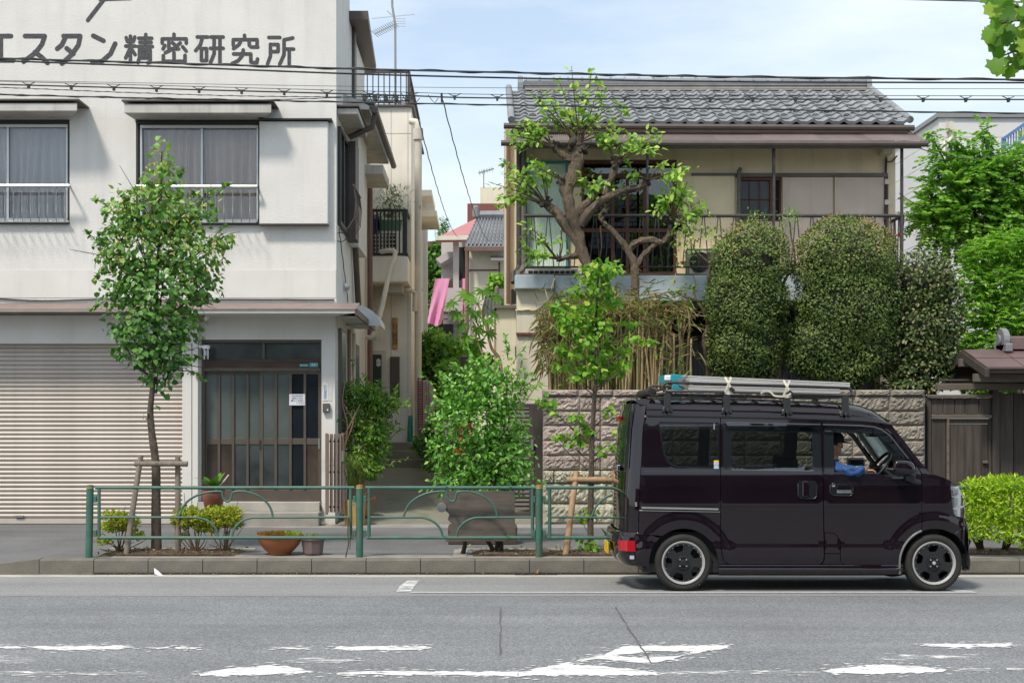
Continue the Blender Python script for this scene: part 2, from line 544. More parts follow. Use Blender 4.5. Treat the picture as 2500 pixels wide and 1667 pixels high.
# the diamond-like direction mark in the middle
paint([(1265,1642),(1330,1628),(1392,1616),(1400,1622),(1520,1632),(1600,1640),(1600,1648),(1265,1650)], M_paint, 0.0041)
paint([(1400,1614),(1455,1602),(1490,1600),(1560,1606),(1670,1600),(1640,1609),(1585,1619),(1540,1616),(1460,1610)], M_paint, 0.0042)
paint([(1470,1600),(1520,1577),(1770,1576),(1772,1582),(1700,1594),(1675,1600),(1690,1590),(1580,1588),(1560,1594),(1520,1598)], M_paint, 0.0043)
# parking bay: left end, front line and right end, laid on the falling strip
def bay(pts):
    v = []
    for px, Y in pts: v.append((X(px,Y), Y, zroad(Y)+0.005))
    MB().add(v, [tuple(range(len(v)))]).out("road_marking", M_paintpark, road)
bay([(968,12.95),(1003,12.95),(1012,13.5),(976,13.5)][::1])
bay([(976.2,13.5),(1012.2,13.5),(1024,14.12),(996,14.12)])
b = MB()
def bayz(Y): return zroad(Y) + 0.005
for x0,x1 in ((X(1003,12.93), X(2380,12.93)),):
    b.add([(x0,12.86,bayz(12.86)),(x1,12.86,bayz(12.86)),(x1,12.94,bayz(12.94)),(x0,12.94,bayz(12.94))], [(0,1,2,3)])
b.out("road_marking", M_bayline, road)
b = MB().add([(X(2290,13.2),13.5,bayz(13.5)),(X(2322,13.2),13.5,bayz(13.5)),(X(2380,12.95),12.95,bayz(12.95)),(X(2335,12.95),12.95,bayz(12.95))],[(0,1,2,3)])
b.out("road_marking", M_bayline, road)

# gutter strip and kerb stones
gut = MB()
gut.grid([[(x, Y, z) for x in (-40,-8,0,8,40)] for Y, z in ((14.5, zroad(14.5)+0.002), (YK, -0.045))])
gutter = gut.out("gutter", M_gutter, road)
kerb = bpy.data.objects.new("kerb", None); COL.objects.link(kerb); tag(kerb, kind='structure')
kerb.location = (0, YK, 0)
b = MB()
b.prism([(0,-0.08),(0.006,0.108),(0.018,0.122),(0.15,0.124),(0.15,-0.08)], 'x', 0, 0.592)
kmesh = b.mesh("kerb_stone", M_conc)
xk0 = X(96, YK)
n = 0
for i in range(-14, 60):
    x = xk0 + i*0.6
    if i < 0:
        if i >= -2:      # the kerb dips toward the driveway
            t0, t1 = 1-(-i)/2, 1-(-i-1)/2
            b = MB()
            h0, h1 = -0.02+0.144*t0, -0.02+0.144*t1
            b.hexa([(x,YK,-0.08),(x+.592,YK,-0.08),(x+.592,YK+.15,-0.08),(x,YK+.15,-0.08),
                    (x,YK+.01,h0),(x+.592,YK+.01,h1),(x+.592,YK+.15,h1+.004),(x,YK+.15,h0+.004)])
            b.out("kerb_stone", M_conc, kerb)
        continue
    if x > 14: break
    piece(kmesh, kerb, (x, YK, random.uniform(-0.002,0.002)), "kerb_stone")
b = MB()
b.box(xk0+0.6, 14, YK-0.012, YK-0.002, -0.06, -0.022)
b.out("gutter_grime", mat("wet_grime", (0.03,0.027,0.024), 0.8, 0.4, 30, 0.6, 60), kerb)

# footway, falling to the driveway on the far left
xs = [-60, xk0-1.2, xk0-0.6, xk0, 5, 60]
zl = [-0.02, -0.02, 0.05, ZS, ZS, ZS]
rows = []
for Y in (YK+0.15, 16.2, 18, 20.6):
    rows.append([(x, Y, (z if Y < 16 else (z+ZS)/2 if Y < 17 else ZS)) for x, z in zip(xs, zl)])
walk = MB().grid(rows).out("footway", M_walk); tag(walk, kind='structure')
b = MB()
b.box(X(268,15.0), 14, YK+0.15, YK+0.42, ZS-0.05, ZS+0.004)
b.out("kerb_edging", M_kerbtop, walk)
b = MB()   # paved strip in front of the buildings
b.box(X(560,19.4), X(2300,19.4), 19.35, 19.98, ZS-0.05, ZS+0.006)
b.out("paving_strip", mat("pale_paving", (0.27,0.26,0.24), 0.9, 0.2, 3, 0.3, 60, fine=0.2), walk)
for (cx, cy, w) in ((690,1330,0.011),(820,1320,0.010),(905,1316,0.010),(1500,1318,0.009),(560,1308,0.012),(330,1310,0.010)):
    Y = (CZ-ZS)*FPX/(cy-VY)
    ribbon([(X(cx,Y)+(-0.5+i*0.1), Y+0.15*math.sin(i*0.9+cx), 0) for i in range(12)], w, ZS+0.004).out("crack", M_crack, walk)

# soil beds, each a low uneven mound
def soilbed(px0, px1, Y0, Y1, h=0.035):
    x0, x1 = X(px0, (Y0+Y1)/2), X(px1, (Y0+Y1)/2)
    nx, ny = int((x1-x0)/0.06)+2, 10
    rows = []
    for j in range(ny):
        r = []
        for i in range(nx):
            u, v = i/(nx-1), j/(ny-1)
            e = min(1, min(u,1-u)*12, min(v,1-v)*5)
            r.append((x0+(x1-x0)*u, Y0+(Y1-Y0)*v, ZS-0.02+e*(0.03+h*(0.4+0.6*random.random()))))
        rows.append(r)
    o = MB().grid(rows).out("soil_bed", M_soil, smooth=True, angle=180); tag(o, kind='structure'); return o
soilbed(248, 600, 15.05, 15.95)
soilbed(1135, 1690, 15.05, 15.9)
soilbed(2250, 2900, 15.2, 16.0, 0.05)
b = MB()
b.box(X(240,15.6), X(610,15.6), 15.95, 16.06, ZS-0.05, ZS+0.012)
b.box(X(1120,15.6), X(2900,15.6), 15.92, 16.03, ZS-0.05, ZS+0.012)
b.box(X(1107,15.4), X(1140,15.4), 15.0, 15.92, ZS-0.05, ZS+0.010)
b.out("bed_edging", M_kerbtop, walk)
# clumps of grit, dead leaves and tiny weeds on the beds
n = 900
pos = np.column_stack([np.concatenate([rng.uniform(X(255,15.5),X(590,15.5),300), rng.uniform(X(1140,15.5),X(1680,15.5),400), rng.uniform(X(2260,15.5),X(2600,15.5),200)]),
                       rng.uniform(15.1,15.9,n), np.full(n, ZS+0.045)])
M_litter = leafmat("dry_litter", (0.10,0.06,0.03), (0.30,0.20,0.10), (0.16,0.22,0.04), 0.25, transl=0.1)
o = leaves("leaf_litter", None, M_litter, pos, rng.normal(size=(n,3))*[1,1,0.3], rng.uniform(0.012,0.045,n), 'oval'); tag(o, kind='stuff')

# alley: concrete ramp, steps, and the higher ground behind
alley = MB()
xa0, xa1 = -2.15, 0.75
alley.hexa([(xa0,19.98,-0.2),(xa1,19.98,-0.2),(xa1,24.6,-0.2),(xa0,24.6,-0.2),(xa0,19.98,ZS+0.008),(xa1,19.98,ZS+0.008),(xa1,24.6,0.82),(xa0,24.6,0.82)])
ap = alley.out("alley_path", M_ramp); tag(ap, kind='structure')
for i in range(3):
    b = MB().box(xa0, xa1, 24.6+i*0.32, 24.6+(i+1)*0.32-0.004, 0.5, 0.97+i*0.15)
    b.out("step", M_ramp, ap, bevel=0.012)
b = MB().box(xa0, xa1, 25.56, 60, 0.3, 1.24); b.out("upper_path", M_ramp, ap)
yard = MB().box(0.76, 30, 20.32, 60, -0.2, 1.30).out("yard_terrace", M_soil); tag(yard, kind='structure')
b = MB().box(-40, -2.16, 26, 60, -0.2, 1.0).out("back_terrace", M_soil); tag(b, kind='structure')
# ================================================================== white building on the left
M_stucco = mat("white_stucco", (0.72, 0.705, 0.675), 0.9, 0.05, 1.2, 0.7, 55, streak=0.32, streakcol=(0.42,0.39,0.35), sscale=(3.5,3.5,0.3), patches=0.2, patchcol=(0.5,0.48,0.45), pscale=0.9)
M_smooth = mat("white_render", (0.68, 0.665, 0.635), 0.85, 0.05, 1.5, 0.08, 40, streak=0.3, streakcol=(0.45,0.41,0.36), sscale=(4,4,0.3))
M_stain = mat("stained_render", (0.50, 0.485, 0.455), 0.9, 0.14, 3, 0.2, 40, streak=0.6, streakcol=(0.22,0.20,0.18), sscale=(6,6,0.4))
M_black = mat("black_trim", (0.025,0.024,0.023), 0.5, 0.2, 10)
M_dark = mat("dark_interior", (0.018,0.018,0.018), 0.9, 0.2, 3)
M_alu = mat("aluminium", (0.52,0.53,0.53), 0.38, 0.05, 20, metal=0.75)
M_alud = mat("dull_aluminium", (0.30,0.30,0.29), 0.45, 0.08, 20, metal=0.6)
M_brownmetal = mat("brown_sheet_metal", (0.23,0.175,0.16), 0.55, 0.12, 2.5, streak=0.4, streakcol=(0.12,0.09,0.08), sscale=(5,5,1))
M_dkbrown = mat("dark_brown_metal", (0.085,0.066,0.058), 0.5, 0.15, 5)
M_bronze = mat("bronze_frame", (0.125,0.103,0.085), 0.42, 0.08, 8, metal=0.35)
M_shutter = mat("roller_shutter", (0.54,0.485,0.43), 0.5, 0.09, 2, streak=0.30, streakcol=(0.33,0.27,0.22), sscale=(5,5,0.5), objrand=0.05)
M_letter = mat("faded_black_paint", (0.075,0.075,0.08), 0.9, 0.35, 40, fine=0.5, bscale=90)
M_curtG = mat("grey_blue_curtain", (0.78,0.77,0.79), 0.9, 0.05, 4)
M_curtB = mat("beige_curtain", (0.82,0.69,0.58), 0.9, 0.06, 4)
M_glass = glassmat("window_glass", (0.95,0.95,0.95), 0.01)
M_wood = mat("dark_old_wood", (0.07,0.048,0.036), 0.8, 0.35, 3, 0.3, 40, grain=(1,8,8))
M_steel = mat("galvanised_steel", (0.48,0.49,0.49), 0.4, 0.1, 12, metal=0.7)
M_wire = mat("black_cable", (0.03,0.035,0.038), 0.6, 0.1, 10)
M_cream = mat("cream_stucco", (0.86,0.82,0.74), 0.9, 0.06, 1.5, 0.5, 50, streak=0.3, streakcol=(0.36,0.32,0.26), sscale=(4,4,0.35))
M_pvc = mat("cream_pipe", (0.62,0.58,0.50), 0.5, 0.08, 4)
M_pvcbrown = mat("brown_pipe", (0.17,0.10,0.08), 0.5, 0.1, 4)
M_slate = mat("grey_roof_tile", (0.24,0.25,0.262), 0.45, 0.14, 5, 0.2, 60, objrand=0.22, fine=0.15)

YB = 20.0
lb = thing("white_building", "white stucco building with a roller shutter, a sliding glass door and big painted lettering", "building", (X(400,YB), YB, ZS))
w = MB()
T = 0.22
def wb(b, px0, px1, py0, py1, Y0=YB, Y1=YB+T): b.pbox(px0, px1, py0, py1, Y0, Y1, YB)
wb(w, -260, 821, -150, 292)
wb(w, -260, -170, 292.0, 547)
wb(w, 170, 332, 292, 547)
wb(w, 636, 821, 292, 547)
wb(w, -260, 821, 547, 745)
w.out("upper_wall", M_stucco, lb)
w = MB()
wb(w, 486, 818, 745, 829)
wb(w, 785, 818, 829, 1281)
wb(w, 447, 490, 829, 1281)
wb(w, -260, 486, 745, 829, YB+0.03)
w.out("ground_floor_wall", M_smooth, lb)
w = MB(); wb(w, -260, 820, 659, 727, YB-0.006, YB+0.01); w.out("render_band", M_smooth, lb)
# side wall along the alley
XS = X(821, YB)
s = MB()
s.box(XS-0.2, XS, YB+T, 26.2, ZS, 6.62); s.out("side_wall", M_stucco, lb)
MB().box(XS-0.2, XS, YB+T, 22.0, 6.621, Z(-150,YB)).out("side_wall", M_stucco, lb)
s = MB(); s.box(X(-260,YB), XS-0.2, YB+0.9, 26.2, ZS, 6.6); s.out("core", M_dark, lb)

# ---- windows of the upper floor
def folds(px0, px1, py0, py1, Y, m, parent, amp=0.05, n=14, gather=0.0):
    rows = []
    for j in range(9):
        v = j/8; r = []
        for i in range(n*8+1):
            u = i/(n*8)
            a = amp*(0.45+0.55*v)
            wob = math.sin(u*n*2*math.pi + 1.3*math.sin(u*9+v*1.2))*a + 0.02*math.sin(u*31)*v
            uu = u + gather*0.03*math.sin(v*3+u*12)*v
            r.append((X(px0+(px1-px0)*uu, YB), Y+wob, Z(py0+(py1-py0)*v, YB)))
        rows.append(r)
    return MB().grid(rows).out("curtain", m, parent, smooth=True)

def balcony_rail(px0, px1, xs, py_t, py_b, parent):
    b = MB()
    b.tube([P(px0,py_t,19.74), P(px1,py_t,19.74)], 0.028, 8)
    b.tube([P(px0+2,py_b,19.93), P(px1-2,py_b,19.93)], 0.016, 6)
    rail = b.out("window_railing", M_steel, parent, smooth=True)
    for x in xs:
        q = []
        for t in np.linspace(0, 1, 10):
            py = py_t + (py_b-py_t)*t
            Y = 19.74 - 0.05*math.sin(max(0,(t-0.55)/0.45)*math.pi*0.62)
            if t > 0.88: Y += (t-0.88)/0.12*0.21
            q.append(P(x, py, Y))
        MB().tube(q, 0.006, 5).out("railing_bar", M_alud, rail, smooth=True)
    for x in (px0, px1):
        MB().tube([P(x,py_t,19.74), P(x,py_t,20.02)], 0.014, 6).out("railing_bracket", M_steel, rail)

def front_window(px0, px1, py0, py1, stiles, curtm, group):
    wd = MB()      # black reveal round the opening
    t = 9
    wd.pbox(px0, px1, py0, py0+t, YB+0.005, YB+0.16, YB)
    wd.pbox(px0, px0+6, py0+t, py1-3, YB+0.005, YB+0.16, YB)
    wd.pbox(px1-5, px1, py0+t, py1-3, YB+0.005, YB+0.16, YB)
    wd.pbox(px0, px1, py1-3, py1+3, YB-0.06, YB+0.16, YB)
    win = wd.out("window", M_black, lb, bevel=0.004)
    f = MB()
    a0, a1, b0, b1 = px0+8, px1-6, py0+10, py1-5
    f.pbox(a0, a1, b0, b0+8, YB+0.03, YB+0.11, YB)
    f.pbox(a0, a1, b1-7, b1, YB+0.0, YB+0.11, YB)
    f.pbox(a0, a0+6, b0+8, b1-7, YB+0.03, YB+0.11, YB)
    f.pbox(a1-5, a1, b0+8, b1-7, YB+0.03, YB+0.11, YB)
    for sx in stiles: f.pbox(sx-3, sx+3, b0+8, b1-7, YB+0.045, YB+0.10, YB)
    f.out("window_frame", M_alu, win, bevel=0.004)
    xs = [a0+6] + list(stiles) + [a1-5]
    for i in range(len(xs)-1):
        e0 = 0 if i == 0 else 3; e1 = 0 if i == len(xs)-2 else 3
        MB().pbox(xs[i]+e0, xs[i+1]-e1, b0+8, b1-7, YB+0.070, YB+0.074, YB).out("pane", M_glass, win)
    b = MB().pbox(px0, px1, py0, py1, YB+0.75, YB+0.8, YB); b.out("room_back", M_dark, win)
    b = MB(); b.pbox(px0-6, px0, py0, py1, YB+0.165, YB+0.8, YB); b.pbox(px1, px1+6, py0, py1, YB+0.165, YB+0.8, YB); b.pbox(px0-6,px1+6,py0-6,py0,YB+0.225,YB+0.8,YB); b.pbox(px0-6,px1+6,py1+4,py1+9,YB+0.225,YB+0.8,YB)
    b.out("room_sides", M_dark, win)
    return win
w1 = front_window(-170, 170, 292, 545, [16], M_curtG, None)
folds(-160, 163, 306, 540, YB+0.125, M_curtG, w1, 0.035, 15, 1)
balcony_rail(-170, 170, [12+20.9*i for i in range(8)]+[-10-20.9*i for i in range(7)], 454, 541, w1)
w2 = front_window(332, 636, 294, 547, [491], M_curtB, None)
folds(345, 494, 308, 542, YB+0.14, M_curtB, w2, 0.045, 6, 1)
folds(494, 632, 308, 542, YB+0.14, M_curtB, w2, 0.05, 5, 1)
balcony_rail(328, 628, [338+20.9*i for i in range(14)], 456, 542, w2)

# sliding-shutter box beside the window
b = MB(); b.pbox(636.6, 803, 301, 550, YB-0.13, YB-0.002, YB); sb = b.out("shutter_box", M_stucco, lb, bevel=0.008)
b = MB(); b.pbox(636, 813, 296, 299.5, YB-0.19, YB, YB); b.out("box_cap", M_black, sb)
b = MB(); b.pbox(636, 804, 550.5, 552, YB-0.14, YB, YB); b.out("box_foot", M_dkbrown, sb)

# concrete window hoods
def hood(px0, px1, ins, py_top, py_face, py_wall):
    Yf = 19.52
    k = YB/Yf
    xf0, xf1 = X(px0, Yf), X(px1, Yf)
    xw0, xw1 = X(px0+ins, YB), X(px1-ins, YB)
    zt, zf, zw = Z(py_top, Yf), Z(py_face, Yf), Z(py_wall, YB)
    b = MB().hexa([(xf0,Yf,zf),(xf1,Yf,zf),(xw1,YB-.001,zw),(xw0,YB-.001,zw),(xf0,Yf,zt),(xf1,Yf,zt),(xw1,YB-.001,zt+0.03),(xw0,YB-.001,zt+0.03)])
    h = b.out("window_hood", M_stain, lb, bevel=0.01)
    b = MB().box(xf0-0.03, xf1+0.03, Yf-0.03, YB-0.002, zt+0.032, zt+0.055); b.out("hood_flashing", M_dkbrown, h)
hood(-260, 189, 16, 252, 272, 291)
hood(303, 663, 24, 254, 277, 292)

# ---- painted lettering, stroke by stroke
def strokes(name, polys, wd=29.0, sc=0.3827, Y=YB-0.004, parent=lb):
    b = MB()
    r = wd/2*sc*YB/FPX
    for poly in polys:
        q = [Vector((X(x*sc, YB), Z(y*sc, YB))) for x, y in poly]
        Y -= 0.00013
        for i in range(len(q)-1):
            t = q[i+1]-q[i]
            if t.length < 1e-5: continue
            t.normalize(); nn = Vector((-t.y, t.x))*r
            b.prism([(p.x,p.y) for p in (q[i]+nn, q[i]-nn, q[i+1]-nn, q[i+1]+nn)], 'y', Y-0.00002*i, YB+0.001)
        for i, p in enumerate(q):
            b.prism([(p.x+r*math.cos(a*math.pi/5), p.y+r*math.sin(a*math.pi/5)) for a in range(10)], 'y', Y-0.00007-0.000004*i, YB+0.001)
    return b.out(name, M_letter, parent)
sg = []
LET = [
 [[(-120,232),(70,232)],[(5,232),(5,385)],[(-120,385),(85,387)]],
 [[(160,232),(285,232),(268,285),(225,340),(150,395)],[(222,335),(265,365),(303,403)]],
 [[(405,232),(512,232),(500,290),(458,350),(395,407)],[(420,234),(395,288),(365,313)],[(425,310),(468,345)]],
 [[(595,230),(660,262)],[(590,400),(650,393),(705,345),(735,280)]],
 [[(832,232),(832,395)],[(805,242),(813,268)],[(860,238),(850,268)],[(802,296),(862,296)],[(828,312),(802,372)],[(838,312),(862,350)],
  [(930,222),(930,300)],[(885,246),(968,246)],[(892,272),(964,272)],[(880,299),(972,299)],[(890,322),(890,370),(880,400)],[(890,322),(958,322),(958,398),(943,402)],[(892,347),(952,347)],[(892,371),(952,371)]],
 [[(1110,220),(1110,246)],[(1035,278),(1035,250),(1188,250),(1188,278)],[(1052,292),(1040,314)],[(1077,270),(1077,312),(1140,314)],[(1150,276),(1110,310),(1055,338)],[(1100,275),(1118,290)],[(1165,300),(1188,328)],[(1110,337),(1110,393)],[(1042,357),(1042,393),(1180,393),(1180,355)]],
 [[(1258,238),(1325,238)],[(1292,238),(1277,290),(1248,325)],[(1285,312),(1285,388),(1318,388),(1318,312),(1285,312)],[(1345,238),(1424,238)],[(1342,310),(1424,310)],[(1366,238),(1366,345),(1342,402)],[(1403,238),(1403,405)]],
 [[(1560,227),(1560,248)],[(1488,292),(1488,255),(1640,255),(1640,298)],[(1535,266),(1523,288),(1490,312)],[(1590,266),(1590,290),(1602,302),(1645,302)],[(1552,320),(1545,358),(1520,388),(1480,408)],[(1490,346),(1600,346),(1600,398),(1638,402),(1643,378)]],
 [[(1715,241),(1785,241)],[(1725,284),(1725,360),(1706,412)],[(1725,286),(1774,286),(1774,331),(1728,331)],[(1868,244),(1812,256),(1812,350),(1784,412)],[(1812,315),(1873,315)],[(1845,315),(1845,412)]],
]
for i, c in enumerate(LET):
    strokes("letter", c, 30 if i < 4 else 23)
strokes("emblem", [[(560,132),(662,0),(735,-95)],[(640,-2),(722,-6),(830,-10)]], 26)

# ---- street canopy, shutter housing, shutter
cn = MB()
xl, xr = X(-260,19.4), X(866,19.4)
pr = [(YB-0.001, Z(741,YB)), (19.42, Z(755,19.42)), (19.42, Z(764,19.42)), (YB-0.001, Z(764,19.42))]
cn.prism(pr, 'x', X(486,YB), xr)
zc = Z(755,19.42); zc2 = Z(764,19.42)
cn.hexa([(XS+0.001,YB,zc2),(xr,19.42,zc2),(xr,22.7,zc2),(XS+0.001,22.7,zc2),(XS+0.001,YB,zc+0.12),(xr,19.42,zc),(xr,22.7,zc),(XS+0.001,22.7,zc+0.12)])
cn.prism([(YB-0.001, Z(741,YB)), (19.55, Z(755,19.55)), (19.55, Z(763,19.55)), (YB-0.001, Z(763,19.55))], 'x', X(-260,19.55), X(485.5,YB))
can = cn.out("canopy", M_smooth, lb)
cm = MB()
cm.prism([(YB-0.002, Z(739.5,YB)), (19.40, Z(753.5,19.40)), (19.40, Z(756,19.40)), (YB-0.002, Z(742,YB)+0.006)], 'x', X(486,YB), xr+0.02)
cm.prism([(YB-0.002, Z(740,YB)), (19.53, Z(754.5,19.53)), (19.53, Z(757.5,19.53)), (YB-0.002, Z(742,YB)+0.006)], 'x', X(-260,19.55), X(485.5,YB))
cm.out("canopy_sheet", M_brownmetal, can)
gt = MB(); gt.tube([P(-260,762,19.5), P(484,762,19.5)], 0.045, 8); gt.out("gutter", M_dkbrown, can, smooth=True)
gt = MB(); gt.box(xr+0.001, xr+0.03, 19.41, 22.75, zc2-0.03, zc+0.012); gt.out("edge_flashing", M_dkbrown, can)
cb = MB(); cb.tube([P(x, 729.5+1.8*math.sin(x*0.02)+ (4*abs(math.sin(x*0.009))), YB-0.018) for x in range(-60, 822, 12)], 0.011, 5); cb.out("wall_cable", M_wire, lb)
h = MB(); h.pbox(-260, 470, 770, 838.5, YB-0.10, YB+0.1, YB-0.10); h.out("shutter_housing", M_smooth, lb, bevel=0.006)
# shutter slats
rs = bpy.data.objects.new("roller_shutter", None); COL.objects.link(rs); adopt(rs, lb); rs.location = (0,0,0)
pitch = 10.66*YB/FPX
prof = []
for i in range(7):
    t = i/6
    prof.append((-0.019*math.sin(math.pi*min(1,t*1.05))-0.002, -pitch*t*0.90))
prof = [(0.02,0)] + prof + [(0.012,-pitch*0.94),(0.012,-pitch*0.985),(0.02,-pitch*0.985)]
sx0, sx1 = X(-260,YB), X(447,YB)
smesh = MB().prism([(p[0],p[1]) for p in prof], 'x', sx0, sx1).mesh("slat", M_shutter, True, 50)
zt = Z(839,YB)
k = 0
while zt - (k+1)*pitch > ZS+0.06:
    o = bpy.data.objects.new("slat", smesh); COL.objects.link(o); o.location = (0, YB+0.075+random.uniform(-.0015,.0015), zt-k*pitch+random.uniform(-.001,.001)); o.rotation_euler = (0,0,0); o.parent = rs
    k += 1
b = MB().box(sx0, sx1, YB+0.055, YB+0.10, ZS+0.01, zt-k*pitch-0.002); b.out("bottom_bar", M_shutter, rs)
b = MB().pbox(35, 55, 1258, 1263, YB+0.03, YB+0.055, YB); b.out("shutter_handle", M_alud, rs)
b = MB(); b.pbox(447.5, 470, 770, 1280, YB-0.07, YB-0.001, YB); b.out("shutter_jamb", M_smooth, lb, bevel=0.005)
b = MB(); b.pbox(473, 487, 765, 1280, YB-0.10, YB-0.001, YB); b.out("pilaster", M_smooth, lb, bevel=0.005)
b = MB().box(X(-260,YB), X(447,YB), YB+0.11, YB+0.13, ZS, zt); b.out("shutter_back", M_dark, lb)

# ---- entrance: transom, lintel, two sliding leaves
def u(c): return 450 + 0.319*c
def vv(c): return 800 + 0.319*c
M_frost = mat("frosted_glass", (0.095,0.115,0.110), 0.22, 0.25, 1.3, spec=0.6)
M_frostdark = mat("dark_glass", (0.012,0.017,0.022), 0.12, 0.2, 2, spec=0.6)
M_frostlow = mat("frosted_glass_low", (0.045,0.055,0.056), 0.25, 0.5, 2.2, spec=0.6)
M_frostbrown = mat("frosted_glass_before_boxes", (0.060,0.045,0.034), 0.25, 0.5, 1.9, spec=0.5)
ent = MB()
ent.pbox(490, 785, 829, 836, YB+0.06, YB+0.2, YB)
ent.pbox(490, 497, 836, 1223, YB+0.06, YB+0.2, YB)
ent.pbox(780.5, 785, 836, 1223, YB+0.06, YB+0.2, YB)
ent.pbox(638, 644, 836, 876, YB+0.08, YB+0.18, YB)
ent.pbox(497, 780.5, 897, 906, YB+0.04, YB+0.2, YB)
en = ent.out("entrance", M_bronze, lb, bevel=0.004)
MB().pbox(497, 780.5, 876, 896.8, YB+0.05, YB+0.2, YB).out("lintel_board", M_wood, en)
MB().pbox(497, 638, 836, 876, YB+0.12, YB+0.13, YB).out("transom_pane", M_frostlow, en)
MB().pbox(644, 780.5, 836, 876, YB+0.12, YB+0.13, YB).out("transom_pane", M_frostlow, en)
M_teal = mat("teal_plate", (0.10,0.36,0.38), 0.4, 0.05, 5)
M_white = mat("white_plate", (0.78,0.78,0.78), 0.5, 0.04, 5)
M_blue = mat("blue_ink", (0.04,0.12,0.42), 0.6, 0.05, 5)
M_ink = mat("black_ink", (0.03,0.03,0.04), 0.7, 0.05, 5)
def texts(body, px, py, Y, hpx, m, parent, name="lettering", vertical=False, ext=0.0, at=None, off=0.0, align='CENTER'):
    """flat lettering, its glyphs about hpx photo pixels tall"""
    cu = bpy.data.curves.new(name, 'FONT')
    cu.body = "\n".join(body) if vertical else body
    cu.size = hpx*Y/FPX*1.15
    cu.align_x = align; cu.align_y = 'CENTER'
    if vertical: cu.space_line = 0.85
    cu.offset = off
    cu.extrude = 0.0004
    o = bpy.data.objects.new(name, cu); COL.objects.link(o)
    o.location = P(px, py, Y); o.rotation_euler = (R(90), 0, 0)
    cu.materials.append(m)
    me = bpy.data.meshes.new_from_object(o.evaluated_get(bpy.context.evaluated_depsgraph_get()))
    loc = o.location.copy(); bpy.data.objects.remove(o)
    o = bpy.data.objects.new(name, me); COL.objects.link(o)
    o.location = loc; o.rotation_euler = (R(90), 0, 0)
    if not me.materials: me.materials.append(m)
    return adopt(o, parent)
pl = MB().pbox(u(880), u(947), vv(277), vv(296), YB+0.035, YB+0.049, YB).out("address_plate", M_teal, en)
pl2 = MB().pbox(u(955), u(1020), vv(268), vv(299), YB+0.033, YB+0.049, YB).out("number_plate", M_teal, en)
texts("2-2", u(988), vv(284), YB+0.0315, 6.0, M_white, pl2)
texts("町二丁目", u(913), vv(287), YB+0.0335, 3.6, M_white, pl)
def leafdoor(xs, Yf, panes, handle):
    b = MB()
    x0, x1 = xs
    b.pbox(x0, x1, vv(330), vv(352), Yf, Yf+0.035, YB)
    b.pbox(x0, x1, vv(1240), vv(1328), Yf, Yf+0.035, YB)
    b.pbox(x0, x0+8, vv(352), vv(1240), Yf, Yf+0.035, YB)
    b.pbox(x1-8, x1, vv(352), vv(1240), Yf, Yf+0.035, YB)
    d = b.out("sliding_door", M_bronze, en, bevel=0.004)
    edges = [x0+8] + [p for p in panes] + [x1-8]
    MB().pbox(x0+8, x1-8, vv(846), vv(893), Yf+0.004, Yf+0.03, YB).out("mid_rail", M_bronze, d, bevel=0.003)
    for p in panes:
        MB().pbox(p-3.2, p+3.2, vv(352), vv(1240), Yf-0.012, Yf+0.034, YB).out("mullion", M_bronze, d, bevel=0.004)
    return d, edges, Yf
d1, e1, y1 = leafdoor((u(135), u(590)), YB+0.115, [u(254), u(363), u(474)], None)
d2, e2, y2 = leafdoor((u(572), u(1045)), YB+0.07, [u(695), u(808), u(918)], None)
def panes(d, edges, Yf, mats):
    for i in range(4):
        a, b_ = edges[i]+(3.2 if i else 0), edges[i+1]-(3.2 if i < 3 else 0)
        up, lo = mats[i]
        MB().pbox(a, b_, vv(352), vv(846), Yf+0.014, Yf+0.018, YB).out("pane", up, d)
        MB().pbox(a, b_, vv(893), vv(1240), Yf+0.014, Yf+0.018, YB).out("pane", lo, d)
panes(d1, e1, y1, [(M_frost,M_frostbrown),(M_frost,M_frostbrown),(M_frost,M_frostlow),(M_frost,M_frostlow)])
panes(d2, e2, y2, [(M_frost,M_frostlow),(M_frost,M_frostlow),(M_frostdark,M_frostdark),(M_frostdark,M_frostbrown)])
MB().pbox(u(570), u(583), vv(862), vv(932), YB+0.06, YB+0.069, YB).out("door_pull", M_black, d2)
MB().pbox(u(1020), u(1033), vv(848), vv(928), YB+0.06, YB+0.069, YB).out("lock_plate", M_alud, d2)
MB().pbox(490, 785, 829, 1230, YB+0.21, YB+0.25, YB).out("hall_dark", M_dark, en)
st = MB(); st.box(X(484,YB), X(782,YB), YB-0.10, YB+0.15, 0.325, Z(vv(1330),YB)); st.out("door_sill", M_gutter, lb, bevel=0.006)
st = MB(); st.box(X(478,YB), X(787,YB), YB-0.42, YB-0.102, ZS-0.02, Z(vv(1412),YB-0.42)); st.out("porch_step", M_kerbtop, lb, bevel=0.012)
# things by the door
ib = MB().pbox(u(1062), u(1115), vv(578), vv(645), YB-0.06, YB-0.001, YB).out("intercom_box", mat("grey_box", (0.10,0.10,0.10), 0.5), lb, bevel=0.006)
MB().pbox(u(1095), u(1105), vv(622), vv(635), YB-0.064, YB-0.0605, YB).out("push_button", M_white, ib)
sp = MB().pbox(u(1058), u(1132), vv(420), vv(560), YB-0.004, YB-0.001, YB).out("notice_plate", mat("pale_plate", (0.62,0.62,0.60), 0.5), lb)
s2 = MB().pbox(u(1060), u(1098), vv(424), vv(558), YB-0.008, YB-0.0045, YB).out("sticker", M_white, sp)
texts("防犯連絡所", u(1078), vv(498), YB-0.009, 7.4, M_blue, sp, vertical=True)
MB().lathe([(0.0,-0.002),(0.011,-0.002),(0.011,0.0)], P(u(1078), vv(434), YB-0.0085), 12, 'y').out("star_emblem", mat("yellow_ink", (0.75,0.6,0.08), 0.5), sp)
